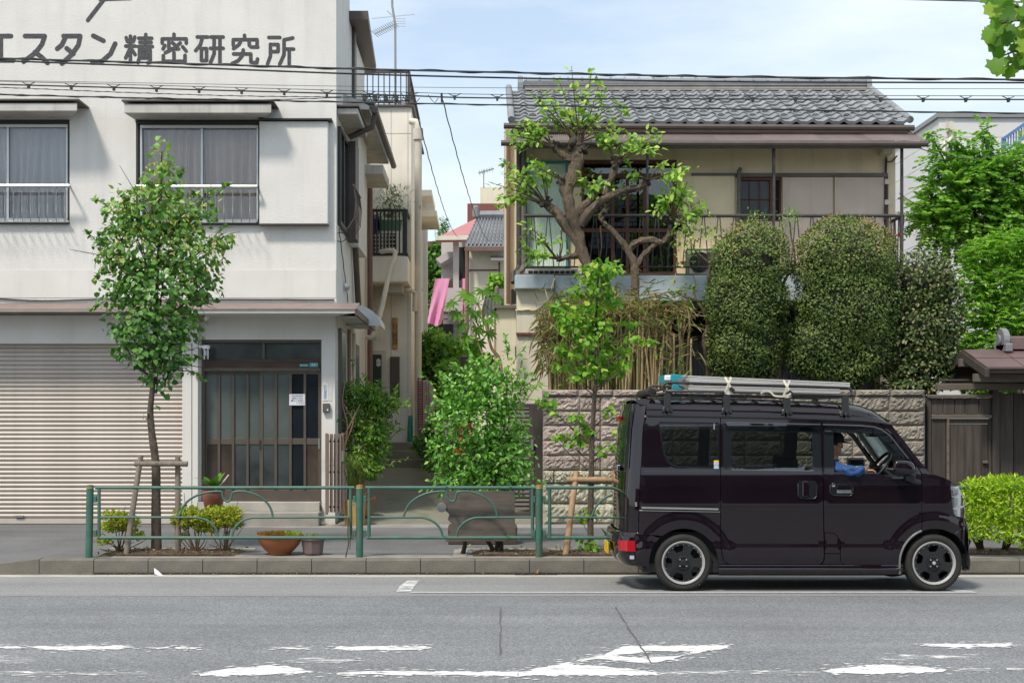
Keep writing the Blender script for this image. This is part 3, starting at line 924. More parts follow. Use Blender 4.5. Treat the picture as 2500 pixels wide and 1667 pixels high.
lm = thing("wall_lamp", "small wall lamp with a clear glass jar and white cap beside the sliding door", "lamp", P(u(170), vv(160), YB-0.1))
MB().cyl(P(u(168), vv(162), YB-0.11), P(u(168), vv(135), YB-0.11), 0.055, 16).out("lamp_cap", M_white, lm, smooth=True, angle=40)
MB().cyl(P(u(168), vv(242), YB-0.11), P(u(168), vv(163), YB-0.11), 0.05, 16).out("glass_jar", glassmat("jar_glass", (0.85,0.88,0.88), 0.12), lm, smooth=True, angle=40)
MB().lathe([(0.0,-0.05),(0.022,-0.03),(0.024,0.0),(0.012,0.04),(0.0,0.045)], P(u(168), vv(195), YB-0.11), 12).out("bulb", M_white, lm, smooth=True)
MB().bar(P(u(110), vv(145), YB-0.11), P(u(155), vv(145), YB-0.11), 0.025).out("lamp_arm", M_white, lm)
nt_ = thing("paper_notice", "white handwritten paper notice taped to the sliding door", "notice", P(u(863), vv(550), YB+0.05))
MB().pbox(u(803), u(924), vv(507), vv(593), YB+0.053, YB+0.056, YB+0.053).out("paper", mat("lavender_paper", (0.72,0.72,0.80), 0.8), nt_)
for i, t in enumerate(("行列研究所", "御用の方は", "裏口へお回り", "ください")):
    texts(t, u(866 if i < 3 else 888), vv(523+18*i), YB+0.0525, 4.6, M_ink, nt_)
# camera under the canopy and a rope coil on the pilaster
cmr = thing("security_camera", "small white security camera under the canopy above the door", "camera", P(500, 777, YB-0.15))
MB().cyl(P(497, 782, YB-0.16), P(507, 774, YB-0.30), 0.028, 12).out("camera_body", M_white, cmr, smooth=True, angle=40)
MB().pbox(473, 496, 765, 786, YB-0.2, YB-0.101, YB-0.2).out("junction_box", M_brownmetal, cmr)
rc = thing("rope_coil", "little coil of rope hanging on the pilaster left of the door", "rope", P(u(100), vv(380), YB-0.12))
c0 = P(u(102), vv(368), YB-0.115)
MB().tube([c0+Vector((0.02*math.cos(a*0.5), -0.004*a/10, 0.055*math.sin(a*0.5))) for a in range(26)], 0.009, 6).out("coil", mat("old_rope", (0.33,0.27,0.18), 0.95, 0.3, 40), rc, smooth=True)

# ---- side of the building along the alley
def sidebox(px_at, Y0, Y1, py0, py1, x0, x1):   # heights given at the near end
    return MB().box(x0, x1, Y0, Y1, Z(py1,Y0), Z(py0,Y0))
sidebox(0, 20.1, 21.75, 264, 279, XS+0.001, -1.87).out("side_hood", M_stain, lb, bevel=0.01)
MB().box(XS, -1.85, 20.05, 21.8, Z(262,20.1), Z(258,20.1)).out("hood_flashing", M_dkbrown, lb)
sw = MB()
zA, zB = Z(310,20.2), Z(548,20.2)
sw.box(XS-0.02, XS+0.05, 20.15, 20.22, zB, zA); sw.box(XS-0.02, XS+0.05, 21.25, 21.32, zB, zA); sw.box(XS-0.02, XS+0.05, 20.22, 21.25, zA-0.06, zA); sw.box(XS-0.02, XS+0.05, 20.22, 21.25, zB, zB+0.06); sw.box(XS, XS+0.045, 20.7, 20.75, zB+.06, zA-.06)
sd = sw.out("side_window", M_black, lb)
MB().box(XS+0.004, XS+0.01, 20.22, 21.25, zB+0.06, zA-0.06).out("pane", mat("side_pane", (0.10,0.13,0.14), 0.15, 0.1, 2), sd)
MB().box(XS+0.001, XS+0.16, 21.33, 21.9, zB-0.05, zA+0.02).out("shutter_box", M_dkbrown, lb)
MB().box(XS+0.001, XS+0.14, 22.0, 23.6, Z(600,22), Z(310,22)).out("shutter_box", M_stucco, lb)
sr = MB()
zr = Z(456,20.3)
for i in range(7):
    Y = 20.2+i*0.16
    sr.tube([(XS+0.24,Y,zr),(XS+0.27,Y,zB+0.35),(XS+0.25,Y,zB+0.1),(XS+0.15,Y,zB-0.06),(XS+0.02,Y,zB-0.06)], 0.006, 5)
sr.tube([(XS+0.24,20.15,zr),(XS+0.24,21.3,zr)], 0.014, 6)
sr.out("side_railing", M_dkbrown, lb, smooth=True)
# lower side windows with teal panes and pipes
for (Y0,Y1,za,zb) in ((20.25,21.0,3.05,1.35),(22.4,23.2,2.95,1.5)):
    f = MB().box(XS+0.001, XS+0.05, Y0, Y1, zb, za).out("side_window", M_bronze, lb)
    MB().box(XS+0.051, XS+0.055, Y0+0.06, Y1-0.06, zb+0.06, za-0.06).out("pane", mat("teal_pane", (0.06,0.13,0.14), 0.2), f)
for Y, m in ((21.3, M_pvcbrown), (22.1, M_pvc)):
    MB().tube([(XS+0.06,Y,ZS+0.2),(XS+0.06,Y,3.1)], 0.03, 8).out("side_pipe", m, lb, smooth=True)
MB().tube([(XS+0.05,22.0,5.6),(XS+0.07,22.3,4.4),(XS+0.08,22.8,3.4)], 0.05, 8).out("downpipe", M_dkbrown, lb, smooth=True)
MB().tube([(XS+0.08,25.0,6.2),(XS+0.08,25.0,1.2)], 0.05, 8).out("downpipe", M_pvcbrown, lb, smooth=True)
MB().lathe([(0,0.07),(0.05,0.05),(0.075,0.0),(0.08,-0.01)], (XS+0.03,21.1,Z(700,21.1)), 12, 'x').out("vent_hood", M_steel, lb, smooth=True)
MB().tube([(XS+0.03, 20.1+0.05*i, Z(560,20.1)-0.30*i*0.12-0.02*math.sin(i)) for i in range(36)], 0.008, 5).out("wall_cable", M_wire, lb)
MB().tube([(XS+0.05+0.08*math.cos(a*0.7), 20.15, Z(578,20.1)+0.07*math.sin(a*0.7)) for a in range(28)], 0.007, 5).out("cable_loop", M_wire, lb)
MB().box(XS+0.001, XS+0.10, 20.35, 20.55, Z(1038,20.4), Z(1015,20.4)).out("meter_box", M_dkbrown, lb)
# eave of the tiled back roof
ev = MB()
ev.hexa([(XS,21.0,6.50),(-1.78,21.0,6.50),(-1.78,25.4,6.50),(XS,25.4,6.50),(XS,21.0,6.75),(-1.78,21.0,6.56),(-1.78,25.4,6.56),(XS,25.4,6.75)])
eave = ev.out("eave", M_stain, lb)
tm = MB().prism([(0.09*math.cos(a*math.pi/8), 0.09*math.sin(a*math.pi/8)) for a in range(9)], 'x', XS, -1.70).mesh("roof_tile", M_slate, True, 40)
for i in range(18): piece(tm, eave, (0, 21.1+i*0.245, 6.60), "roof_tile")
MB().tube([(-1.69,20.95,6.49),(-1.69,25.45,6.47)], 0.055, 8).out("gutter", M_dkbrown, eave, smooth=True)
MB().tube([(-1.69,21.1,6.46),(-1.74,21.1,6.25),(-2.1,21.15,6.1)], 0.045, 8).out("gutter_bend", M_dkbrown, eave, smooth=True)
# second small hood farther along, and the translucent quarter-round awning
MB().box(XS+0.001, -1.72, 23.2, 24.6, Z(425,23.2), Z(402,23.2)).out("side_hood", M_stain, lb, bevel=0.01)
aw = []
for Y in (21.4, 21.9, 22.4):
    aw.append([(XS+0.55*math.sin(R(a)), Y, Z(795,21.4)+0.36*math.cos(R(a))) for a in range(0,91,10)])
aa = MB().grid(aw)
aa.add([(XS,21.4,Z(795,21.4))]+[tuple(q) for q in aw[0]], [tuple(range(11))])
aa.out("quarter_round_awning", mat("milky_plastic", (0.55,0.57,0.58), 0.4, 0.05, 5), lb, smooth=True, angle=40)
# attic room with a brown roof, set back on top
at = MB(); at.box(-4.5, XS, 22.0, 24.6, 6.62, 8.16); at.out("attic_wall", M_smooth, lb)
at = MB(); at.hexa([(-4.6,21.9,8.17),(-1.87,21.9,8.17),(-2.0,25.2,8.17),(-4.6,25.2,8.17),(-4.6,21.9,8.31),(-1.87,21.9,8.31),(-2.0,25.2,8.31),(-4.6,25.2,8.31)]); at.out("attic_roof", M_dkbrown, lb)
MB().box(XS+0.002, XS+0.05, 22.35, 22.65, 6.5, 8.16).out("attic_trim", M_dkbrown, lb)
MB().box(XS+0.002, XS+0.03, 22.9, 24.4, 6.9, 8.05).out("attic_shutter", M_pvc, lb)

# beige hose hanging from the balcony
hs = thing("hose", "long beige hose hanging down from the alley balcony", "hose", P(925, 790, 24.6))
def c4(x, y, Y): return P(800+x*0.3827, 500+y*0.3827, Y)
MB().tube(smoothpts([c4(340,300,25.3),c4(395,292,25.2),c4(428,300,25.15),c4(425,340,25.1),c4(395,420,25.0),c4(370,540,24.8),c4(345,660,24.6),c4(318,755,24.4),c4(300,810,24.4),c4(280,845,24.4),c4(250,845,24.5)],5), 0.045, 8).out("hose_tube", M_pvc, hs, smooth=True)

# ================================================================== cream building deeper in the alley
cbx = thing("cream_building", "narrow cream stucco building with a barred balcony deeper in the alley", "building", (-2.4, 26.4, 1.24))
YC = 26.4
XR = X(1004, YC)
b = MB(); b.box(-6, XR, YC, 31, 0.9, Z(262,YC)); b.out("wall", M_cream, cbx)
b = MB(); b.box(-6, XR+0.05, YC-0.06, 31.05, Z(262,YC)+0.001, Z(257,YC)); b.out("parapet_cap", M_dkbrown, cbx)
for x in (955, 996): MB().box(X(x,YC)-0.006, X(x,YC)+0.006, YC-0.004, YC, 1.3, Z(270,YC)).out("wall_joint", M_stain, cbx)
MB().box(-2.2, XR, YC-0.004, YC, Z(326,YC)-0.006, Z(326,YC)+0.006).out("wall_joint", M_stain, cbx)
# roof railing
rr = MB()
zt, zb_ = Z(176,YC), Z(257,YC)
rr.bar((X(848,YC),YC,zt),(X(998,YC),YC,zt),0.05); rr.bar((X(848,YC),YC,zb_+0.08),(X(998,YC),YC,zb_+0.08),0.03)
rr.bar((X(998,YC),YC,zt),(X(998,YC),31,zt),0.05)
rr.bar((X(998,YC),YC,zb_),(X(998,YC),YC,zt),0.05)
rl = rr.out("roof_railing", M_dkbrown, cbx)
bm_ = MB().bar((0,0,zb_),(0,0,zt),0.022).mesh("railing_bar", M_dkbrown)
for i in range(11): piece(bm_, rl, (X(856+13.6*i,YC), YC, 0), "railing_bar")
for i in range(1,10): piece(bm_, rl, (X(998,YC), YC+i*0.45, 0), "railing_bar")
# balcony
bl = MB(); bl.box(X(905,25.4), X(996,25.4), 25.4, YC-0.002, Z(688,25.4), Z(626,25.4)); bal = bl.out("balcony", M_cream, cbx, bevel=0.01)
MB().box(X(940,25.6), X(982,25.6), 25.7, YC-0.002, Z(712,25.6), Z(689,25.6)).out("balcony_beam", M_stain, bal)
q = MB()
for py in (514, 621): q.bar(P(908,py,25.42), P(992,py,25.42), 0.05); q.bar(P(992,py,25.42), P(992,py,25.42)+Vector((0,0.95,0)), 0.05)
for px in (909, 990): q.bar(P(px,514,25.42), P(px,621,25.42), 0.06)
q.out("balcony_frame", M_black, bal)
bm_ = MB().bar((0,0,Z(621,25.42)),(0,0,Z(514,25.42)),0.026).mesh("railing_bar", M_black)
for i in range(8): piece(bm_, bal, (X(920+9.2*i,25.42), 25.42, 0), "railing_bar")
# window with a grille behind the balcony
gw = MB().pbox(905, 966, 570, 620, YC-0.05, YC-0.002, YC-0.05).out("grille_window", M_dark, cbx)
gm = MB()
for i in range(8): gm.bar(P(910+8*i,571,YC-0.09), P(910+8*i,619,YC-0.09), 0.018)
for i in range(5): gm.bar(P(906,575+10*i,YC-0.09), P(966,575+10*i,YC-0.09), 0.018)
gm.out("grille", M_white, gw)
# door, sign and post panel
df = MB(); df.pbox(903, 942, 856, 1108, YC-0.05, YC-0.002, YC); df.out("door_frame", M_pvc, cbx)
dr = MB().pbox(903, 932, 866, 1106, YC-0.08, YC-0.051, YC).out("door", mat("dark_green_door", (0.03,0.045,0.045), 0.35), cbx)
for i in (0,1): MB().lathe([(0,-0.01),(0.045,-0.01),(0.045,0)], P(924,881+8*i,YC-0.082), 14, 'y').out("door_sticker", mat("pale_sticker", (0.6,0.66,0.7), 0.5), dr)
M_signwood = mat("varnished_wood", (0.44,0.27,0.08), 0.5, 0.25, 3, grain=(10,10,1))
sg = MB().pbox(958, 971, 776, 852, YC-0.05, YC-0.001, YC).out("wooden_signboard", M_signwood, cbx, bevel=0.01)
texts("白山教室", 964.5, 816, YC-0.052, 13.0, M_ink, sg, vertical=True)
pb = MB().pbox(953, 976, 871, 971, YC-0.10, YC-0.001, YC).out("post_panel", M_dkbrown, cbx, bevel=0.01)
MB().pbox(918, 933, 800, 830, YC-0.03, YC-0.001, YC).out("vent_plate", M_cream, cbx)
# downpipes on the corner
dp = MB(); dp.tube([(X(1003,YC),YC-0.05,Z(298,YC)),(XR+0.12,YC-0.12,Z(302,YC)),(XR+0.14,YC-0.12,Z(320,YC)),(XR+0.14,YC-0.12,1.25)], 0.07, 10)
dp.cyl((XR+0.14,YC-0.12,Z(345,YC)),(XR+0.14,YC-0.12,Z(318,YC)),0.10)
dp.out("downpipe", M_pvc, cbx, smooth=True, angle=50)
MB().tube([P(965,709,YC-0.3),P(1005,709,YC-0.3),P(1013,716,YC-0.2),P(1013,760,YC-0.2)], 0.05, 8).out("waste_pipe", M_pvc, cbx, smooth=True)
for Y, w_, y0, y1 in ((28.0,0.34,452,478),(28.6,0.42,505,528)):
    MB().box(XR+0.001, XR+w_, Y, Y+2.0, Z(y1,Y), Z(y1,Y)+0.12).out("side_hood", M_cream, cbx)
MB().tube([(X(1037,31.2),31.2,1.3),(X(1037,31.2),31.2,Z(527,31.2))], 0.07, 8).out("downpipe", M_pvc, cbx, smooth=True)
MB().box(XR+0.001, XR+0.03, 29.5, 31, Z(700,30), Z(540,30)).out("side_window", M_alud, cbx)

# green planter on the balcony, wispy plant in it
M_grass = leafmat("wispy_green", (0.10,0.17,0.03), (0.22,0.32,0.07), transl=0.3)
gp = thing("green_planter", "green plastic trough planter with a wispy plant on the barred balcony", "planter", P(950, 575, 25.75))
b = MB(); b.hexa([P(929,564,25.6),P(979,564,25.6),P(979,564,25.9),P(929,564,25.9),P(925,536,25.6),P(983,536,25.6),P(983,536,25.9),P(925,536,25.9)])
b.out("trough", mat("green_plastic", (0.11,0.26,0.14), 0.5, 0.1, 5), gp, bevel=0.01)
n = 700
base = np.array(P(955,534,25.75)); pos = base + rng.normal(size=(n,3))*[0.14,0.1,0.0] + np.column_stack([np.zeros(n),np.zeros(n),rng.random(n)**1.5*0.62])
leaves("fronds", gp, M_grass, pos, rng.normal(size=(n,3))*[1,1,0.5]+[0,0,0.8], rng.uniform(0.05,0.12,n), 'narrow')
bt = thing("blue_tub", "dark blue round tub behind the balcony bars", "tub", P(912, 556, 25.8))
MB().lathe([(0.0,-0.18),(0.13,-0.17),(0.18,-0.05),(0.18,0.08),(0.10,0.17),(0,0.18)], P(911,548,25.8), 16).out("tub_body", mat("blue_plastic", (0.02,0.045,0.14), 0.4), bt, smooth=True)

# antenna
an = thing("tv_antenna", "tall television aerial on the cream building's railing", "antenna", P(964, 258, YC+0.1))
YA = YC+0.1
def c3(x, y, Y=YA): return P(800+x*0.3827, y*0.3827, Y)
m_ = MB(); m_.tube([c3(433,670), c3(431,160), c3(412,40), c3(411,-60)], 0.022, 6); m_.bar(c3(390,665),c3(433,600),0.03); m_.bar(c3(455,665),c3(433,600),0.03)
m_.out("mast", M_alud, an)
e = MB(); e.bar(c3(300,218), c3(440,150), 0.02)
for i in range(12):
    p = c3(300+12*i, 218-5.8*i); e.bar(p+Vector((-0.06,-0.1,0.03)), p+Vector((0.06,0.1,-0.03)), 0.008)
e.bar(c3(282,120), c3(555,94), 0.010); e.bar(c3(380,72), c3(425,112), 0.018)
for i in range(4): e.bar(c3(425,120+16*i), c3(498,122+16*i), 0.009)
e.out("aerial_elements", M_steel, an)
# ================================================================== tiled house on the right
M_plaster = mat("beige_plaster", (0.86, 0.71, 0.49), 0.92, 0.08, 1.2, 0.45, 40, streak=0.35, streakcol=(0.27,0.22,0.15), sscale=(4,4,0.4), patches=0.25, patchcol=(0.72,0.58,0.38), pscale=1.0)
M_plastL = mat("cream_plaster", (0.71, 0.66, 0.53), 0.9, 0.06, 1.2, 0.3, 45, streak=0.35, streakcol=(0.42,0.35,0.24), sscale=(5,5,0.35))
M_blueled = mat("blue_grey_paint", (0.46, 0.54, 0.60), 0.7, 0.10, 3, 0.3, 30, streak=0.4, streakcol=(0.22,0.24,0.25), sscale=(5,5,0.6))
M_mint = mat("mint_sheet", (0.64, 0.76, 0.67), 0.6, 0.06, 3)
M_tealfr = mat("teal_frame", (0.06, 0.25, 0.27), 0.5, 0.1, 4)
M_redwood = mat("red_brown_wood", (0.13, 0.048, 0.032), 0.6, 0.25, 4, grain=(6,6,1))
M_amado = mat("grey_brown_shutter", (0.68, 0.55, 0.455), 0.75, 0.10, 1.6, streak=0.25, streakcol=(0.22,0.18,0.16), sscale=(7,7,0.6))
M_corr = mat("corrugated_brown", (0.20, 0.16, 0.155), 0.55, 0.14, 2, objrand=0.18)
M_rail = mat("old_railing_paint", (0.055,0.05,0.05), 0.6, 0.3, 12)
M_beam = mat("weathered_beam", (0.17,0.155,0.14), 0.85, 0.25, 3, 0.3, 30, grain=(1,6,6))
M_glassD = glassmat("dim_glass", (0.42,0.47,0.50), 0.06)
M_clayridge = mat("ridge_mortar", (0.40,0.36,0.30), 0.9, 0.15, 5)

YW = 22.8
th = thing("tiled_house", "two-storey beige plaster house with a grey pantile roof and a long railed balcony", "house", (X(1720,YW), YW, 1.3))
b = MB()
def hb(px0, px1, py0, py1, Y0=YW, Y1=YW+0.2): b.pbox(px0, px1, py0, py1, Y0, Y1, YW)
hb(1262,2186,318,390); hb(1262,1420,390.2,690); hb(1652,1800,390.2,690); hb(1800.2,1908,390.2,433); hb(1800.2,1908,541,690); hb(1908.2,2186,390.2,690)
b.out("upper_wall", M_plaster, th)
b = MB(); b.box(X(1262,YW)+0.01, X(2186,YW)-0.01, YW+1.2, 31, 1.3, Z(330,YW)); b.out("core", M_dark, th)
MB().box(X(2186,YW)-0.2, X(2186,YW), YW+0.2, 31, 1.3, Z(318,YW)).out("side_wall", M_plaster, th)
MB().box(X(1262,YW), X(1262,YW)+0.2, YW+0.2, 31, 1.3, Z(318,YW)).out("side_wall", M_plaster, th)
b = MB(); b.pbox(1688, 2166, 424, 433, YW-0.05, YW-0.001, YW); b.out("lintel_beam", M_beam, th)
b = MB(); b.pbox(1660, 1793, 431, 640, YW-0.06, YW-0.002, YW); b.out("shutter_box", M_plaster, th, bevel=0.008)
# big glass doors in the middle
gd = MB()
gd.pbox(1420,1652,390,399,YW+0.02,YW+0.15,YW); gd.pbox(1420,1652,424,434,YW+0.0,YW+0.15,YW); gd.pbox(1420,1427,399,672,YW+0.02,YW+0.15,YW); gd.pbox(1645,1652,399,672,YW+0.02,YW+0.15,YW); gd.pbox(1420,1652,664,690,YW-0.02,YW+0.15,YW)
gdo = gd.out("balcony_doors", M_redwood, th)
for x in (1497, 1533, 1575):
    MB().pbox(x-4, x+4, 434, 664, YW+0.05, YW+0.1, YW).out("door_stile", M_redwood, gdo)
MB().pbox(1427,1645,556,566,YW+0.051,YW+0.099,YW).out("door_rail", M_redwood, gdo)
for a, c in ((1427,1493),(1501,1529),(1537,1571),(1579,1645)):
    MB().pbox(a, c, 434, 556, YW+0.07, YW+0.074, YW).out("pane", M_glassD, gdo)
    MB().pbox(a, c, 566, 664, YW+0.07, YW+0.074, YW).out("pane", M_glassD, gdo)
MB().pbox(1427,1645,399,424,YW+0.07,YW+0.074,YW).out("transom_pane", M_glassD, gdo)
def hfolds(px0, px1, py0, py1, Y, m, parent, n, amp):
    rows = []
    for j in range(5):
        v = j/4
        rows.append([(X(px0+(px1-px0)*i/(n*8),YW), Y+amp*(0.6+0.4*v)*math.sin(i/8*2*math.pi+0.8*v), Z(py0+(py1-py0)*v,YW)) for i in range(n*8+1)])
    return MB().grid(rows).out("curtain", m, parent, smooth=True)
hfolds(1583, 1640, 440, 662, YW+0.18, M_curtB, gdo, 7, 0.03)
hfolds(1500, 1520, 440, 662, YW+0.18, M_curtG, gdo, 3, 0.03)
MB().pbox(1415,1660,385,690,YW+1.0,YW+1.05,YW).out("room_back", M_dark, gdo)
# mint storm shutters in a teal frame
sm = MB()
sm.pbox(1280,1388,395,401,YW-0.06,YW-0.001,YW); sm.pbox(1280,1287,401,655,YW-0.06,YW-0.001,YW); sm.pbox(1381,1388,401,655,YW-0.06,YW-0.001,YW)
smo = sm.out("storm_shutter", M_tealfr, th)
rows = [[], []]
x0, x1 = X(1287,YW), X(1381,YW)
for i in range(161):
    x = x0+(x1-x0)*i/160; y = YW-0.03-(0.008 if (i//2) % 5 == 0 else 0)
    rows[0].append((x,y,Z(401,YW))); rows[1].append((x,y,Z(655,YW)))
MB().grid(rows).out("ribbed_sheet", M_mint, smo)
# small window
fw = MB()
for a in ((1800,1908,433,440),(1800,1908,536,541),(1800,1805,440,536),(1903,1908,440,536),(1880,1888,440,536)): fw.pbox(a[0],a[1],a[2],a[3],YW+0.0,YW+0.1,YW)
fwo = fw.out("small_window", M_redwood, th)
for a in ((1830,1832,440,536),(1855,1857,440,536),(1805,1880,484,487),(1888,1903,484,487)): MB().pbox(*a,YW+0.03,YW+0.05,YW).out("glazing_bar", M_redwood, fwo)
MB().pbox(1805,1880,440,536,YW+0.055,YW+0.06,YW).out("pane", mat("blinded_glass", (0.10,0.105,0.115), 0.2), fwo)
MB().pbox(1888,1903,440,536,YW+0.055,YW+0.06,YW).out("pane", M_dark, fwo)
# rain shutters
for a, c in ((1909,2032),(2036,2157)):
    s_ = MB().pbox(a, c, 434, 660, YW-0.05, YW-0.006, YW).out("rain_shutter", M_amado, th, bevel=0.006)
    MB().pbox(a, a+5, 434, 660, YW-0.062, YW-0.051, YW).out("shutter_stile", M_amado, s_)
MB().pbox(2157.5,2166,433,668,YW-0.06,YW-0.001,YW).out("corner_post", M_redwood, th)
jb = MB().pbox(2144,2171,361,381,YW-0.25,YW-0.001,YW).out("service_box", M_plastL, th, bevel=0.01)
MB().tube([P(2163,382,YW-0.1),P(2166,396,YW-0.06),P(2178,395,YW-0.06),P(2190,381,YW)],0.012,5).out("service_cable", M_wire, jb)
MB().tube([P(2164,385,YW-0.03),P(2162,430,YW-0.03),P(2165,470,YW-0.08),P(2160,540,YW-0.08)],0.02,5).out("service_cable", M_wire, jb)
for y in (440, 490): MB().pbox(2157,2168,y,y+12,YW-0.1,YW-0.061,YW).out("meter_fitting", M_plastL, jb)
# posts of the awning, pipes
for px, w_ in ((1581,5),(1890,6),(2203,5.5)):
    MB().pbox(px-w_/2, px+w_/2, 358, 664, 22.16, 22.22, 22.16).out("awning_post", M_rail, th)
for px, m in ((1268,M_rail),(1278,M_beam)):
    MB().tube([P(px,352,22.6),P(px,648,22.6),P(px-5,662,22.5),P(px-14,668,22.3),P(px-14,690,22.2)],0.05,8).out("drainpipe", m, th, smooth=True)
MB().tube([P(1809,411,YW-0.1),P(1804,418,YW-0.1),P(1803,545,YW-0.1)],0.035,8).out("conduit", M_beam, th, smooth=True)

# ---- pantile roof
YE, YRg = 22.6, 25.0
zE, zRg = Z(300,YE), Z(221,YRg)
xL, xR = 0.46, 7.13
sl = math.hypot(YRg-YE, zRg-zE); ang = math.atan2(zRg-zE, YRg-YE)
rf = MB()
rf.prism([(YE,zE-0.07),(YRg,zRg-0.07),(YRg+2.6,zE-0.07),(YRg+2.6,zE-0.17),(YRg,zRg-0.17),(YE,zE-0.17)], 'x', xL+0.03, xR-0.03)
roof = rf.out("roof", M_dkbrown, th)
NC, NR = 25, 10
tw, te = (xR-xL)/NC, sl/NR
def pantile(front):
    bb = MB()
    N = 10
    def zz(uu):
        return 0.023*math.cos(2*math.pi*(uu-0.90)) + 0.008*math.cos(4*math.pi*(uu-0.88))
    r0 = []; r1 = []; r2 = []
    for i in range(N+1):
        uu = i/N; x = (uu*1.05)*tw
        r0.append((x, 0, zz(uu)+0.022-front)); r1.append((x, 0.002, zz(uu)+0.042)); r2.append((x, te*1.06, zz(uu)+0.012))
    bb.grid([r0, r1]); bb.grid([r1, r2])
    return bb
tile_mesh = pantile(0.0).mesh("pantile", M_slate, True, 40)
eave_mesh = pantile(0.035).mesh("pantile", M_slate, True, 40)
for j in range(NR):
    for i in range(NC):
        d = j*te
        piece(eave_mesh if j == 0 else tile_mesh, roof, (xL+i*tw+random.uniform(-.004,.004), YE+d*math.cos(ang), zE+d*math.sin(ang)+random.uniform(-.003,.003)), "pantile", (ang+random.uniform(-.015,.015), 0, random.uniform(-.01,.01)))
ring = MB().tube([(0.085*math.cos(a*math.pi/8), -0.01+0.0*a, 0.075*math.sin(a*math.pi/8)) for a in range(-1,10)], 0.013, 6).mesh("snow_guard", M_slate, True)
for i in range(1, NC-1):
    d = (1.25 if i % 2 else 2.25)*te
    piece(ring, roof, (xL+(i+0.42)*tw, YE+d*math.cos(ang), zE+d*math.sin(ang)+0.02), "snow_guard", (-0.5,0,0))
MB().box(xL+0.3, xR-0.05, YRg-0.12, YRg+0.12, zRg-0.02, zRg+0.05).out("ridge_mortar", M_clayridge, roof)
for i in range(3):
    MB().box(xL+0.28, xR-0.06, YRg-0.14+0.02*i, YRg+0.14-0.02*i, zRg+0.055+0.035*i, zRg+0.084+0.035*i).out("ridge_course", M_slate, roof, bevel=0.006)
cap = MB().prism([(0.085*math.cos(a*math.pi/8), 0.07*math.sin(a*math.pi/8)) for a in range(9)], 'x', 0.004, 0.262)
cap.prism([(0.10*math.cos(a*math.pi/8), 0.088*math.sin(a*math.pi/8)) for a in range(9)], 'x', 0.0, 0.035)
capm = cap.mesh("ridge_tile", M_slate, True, 40)
for i in range(24): piece(capm, roof, (xL+0.3+i*0.263, YRg, zRg+0.158), "ridge_tile")
for x in (xL+0.22, xR-0.02):
    e = MB(); e.prism([(0.15*math.cos(a*math.pi/6), 0.15*math.sin(a*math.pi/6)) for a in range(12)], 'x', -0.04, 0.05)
    e.box(-0.04,0.05,-0.16,0.16,-0.2,0)
    o = e.out("ridge_end_tile", M_slate, roof, bevel=0.01); o.location = (x, YRg, zRg+0.12)
gut = MB(); gut.tube([(xL-0.12,YE-0.10,zE-0.075),(xR+0.05,YE-0.10,zE-0.11)], 0.05, 8); gut.out("gutter", M_dkbrown, th, smooth=True)
MB().box(xL, xR-0.05, YE+0.02, YE+0.06, zE-0.24, zE-0.12).out("fascia", M_dkbrown, th)
# verge tiles down both gable edges
vm = MB().prism([(0.06*math.cos(a*math.pi/6), 0.06*math.sin(a*math.pi/6)) for a in range(12)], 'y', 0.0, te*1.02).mesh("verge_tile", M_slate, True, 40)
for j in range(NR):
    for x in (xL+0.01, xR+0.02): piece(vm, roof, (x, YE+j*te*math.cos(ang), zE+j*te*math.sin(ang)+0.05), "verge_tile", (ang,0,0))

# ---- corrugated awning under the eave
za, zb2 = Z(318,22.95), Z(344,22.0)
awn = MB().box(X(1262,22.1), X(2250,22.1), 22.10, 22.18, Z(361,22.1), Z(353,22.1)).out("awning_beam", M_beam, th)
x0, x1 = X(1238,22.0), X(2256,22.0)
ns = 8
for s_ in range(ns):
    xa, xb = x0+(x1-x0)*s_/ns, x0+(x1-x0)*(s_+1)/ns+0.03
    n = int((xb-xa)/0.008)
    lo, hi = [], []
    for i in range(n+1):
        x = xa+(xb-xa)*i/n; dz = 0.009*math.sin(x/0.032*2*math.pi) + 0.004*(s_ % 2)
        xt = x if s_ < ns-1 else min(x, x1-(0.0))
        lo.append((x, 22.0, zb2+dz)); hi.append((min(x, X(2240,22.95)) if s_ == ns-1 else x, 22.95, za+dz))
    MB().grid([lo, hi]).out("awning_sheet", M_corr, awn, smooth=True)
MB().tube([(x0-0.1,21.94,zb2-0.05),(x1+0.04,21.94,zb2-0.065)], 0.048, 8).out("gutter", M_dkbrown, awn, smooth=True)

# ---- balcony: railing with V-shaped bars, floor, blue-grey ledge
YF = 22.2
zt, zb3 = Z(527,YF), Z(652,YF)
rl = MB()
rl.tube([(X(1280,YF),YF,zt),(X(2204,YF),YF,zt)], 0.028, 8)
rl.tube([(X(1280,YF),YF,zb3),(X(2204,YF),YF,zb3)], 0.016, 6)
rl.tube([(X(2204,YF),YF,zt),(X(2204,YF),YW,zt)], 0.028, 8)
rl.tube([(X(2204,YF),YF,zb3),(X(2204,YF),YW,zb3)], 0.016, 6)
rail = rl.out("balcony_railing", M_rail, th, smooth=True)
hgt = zt-zb3
bl_ = MB().bar((0,0,0),(0.075,0,hgt),0.016).mesh("railing_bar", M_rail)
br_ = MB().bar((0.075,0,0),(0,0,hgt),0.016).mesh("railing_bar", M_rail)
x = X(1288,YF); i = 0
while x < X(2198,YF):
    piece(bl_ if i % 2 == 0 else br_, rail, (x, YF, zb3), "railing_bar")
    x += 0.10 if i % 2 == 0 else 0.155
    i += 1
for k in range(8):
    piece(bl_ if k % 2 == 0 else br_, rail, (X(2204,YF), YF+0.1+k*0.12, zb3), "railing_bar", (0,0,R(90)))
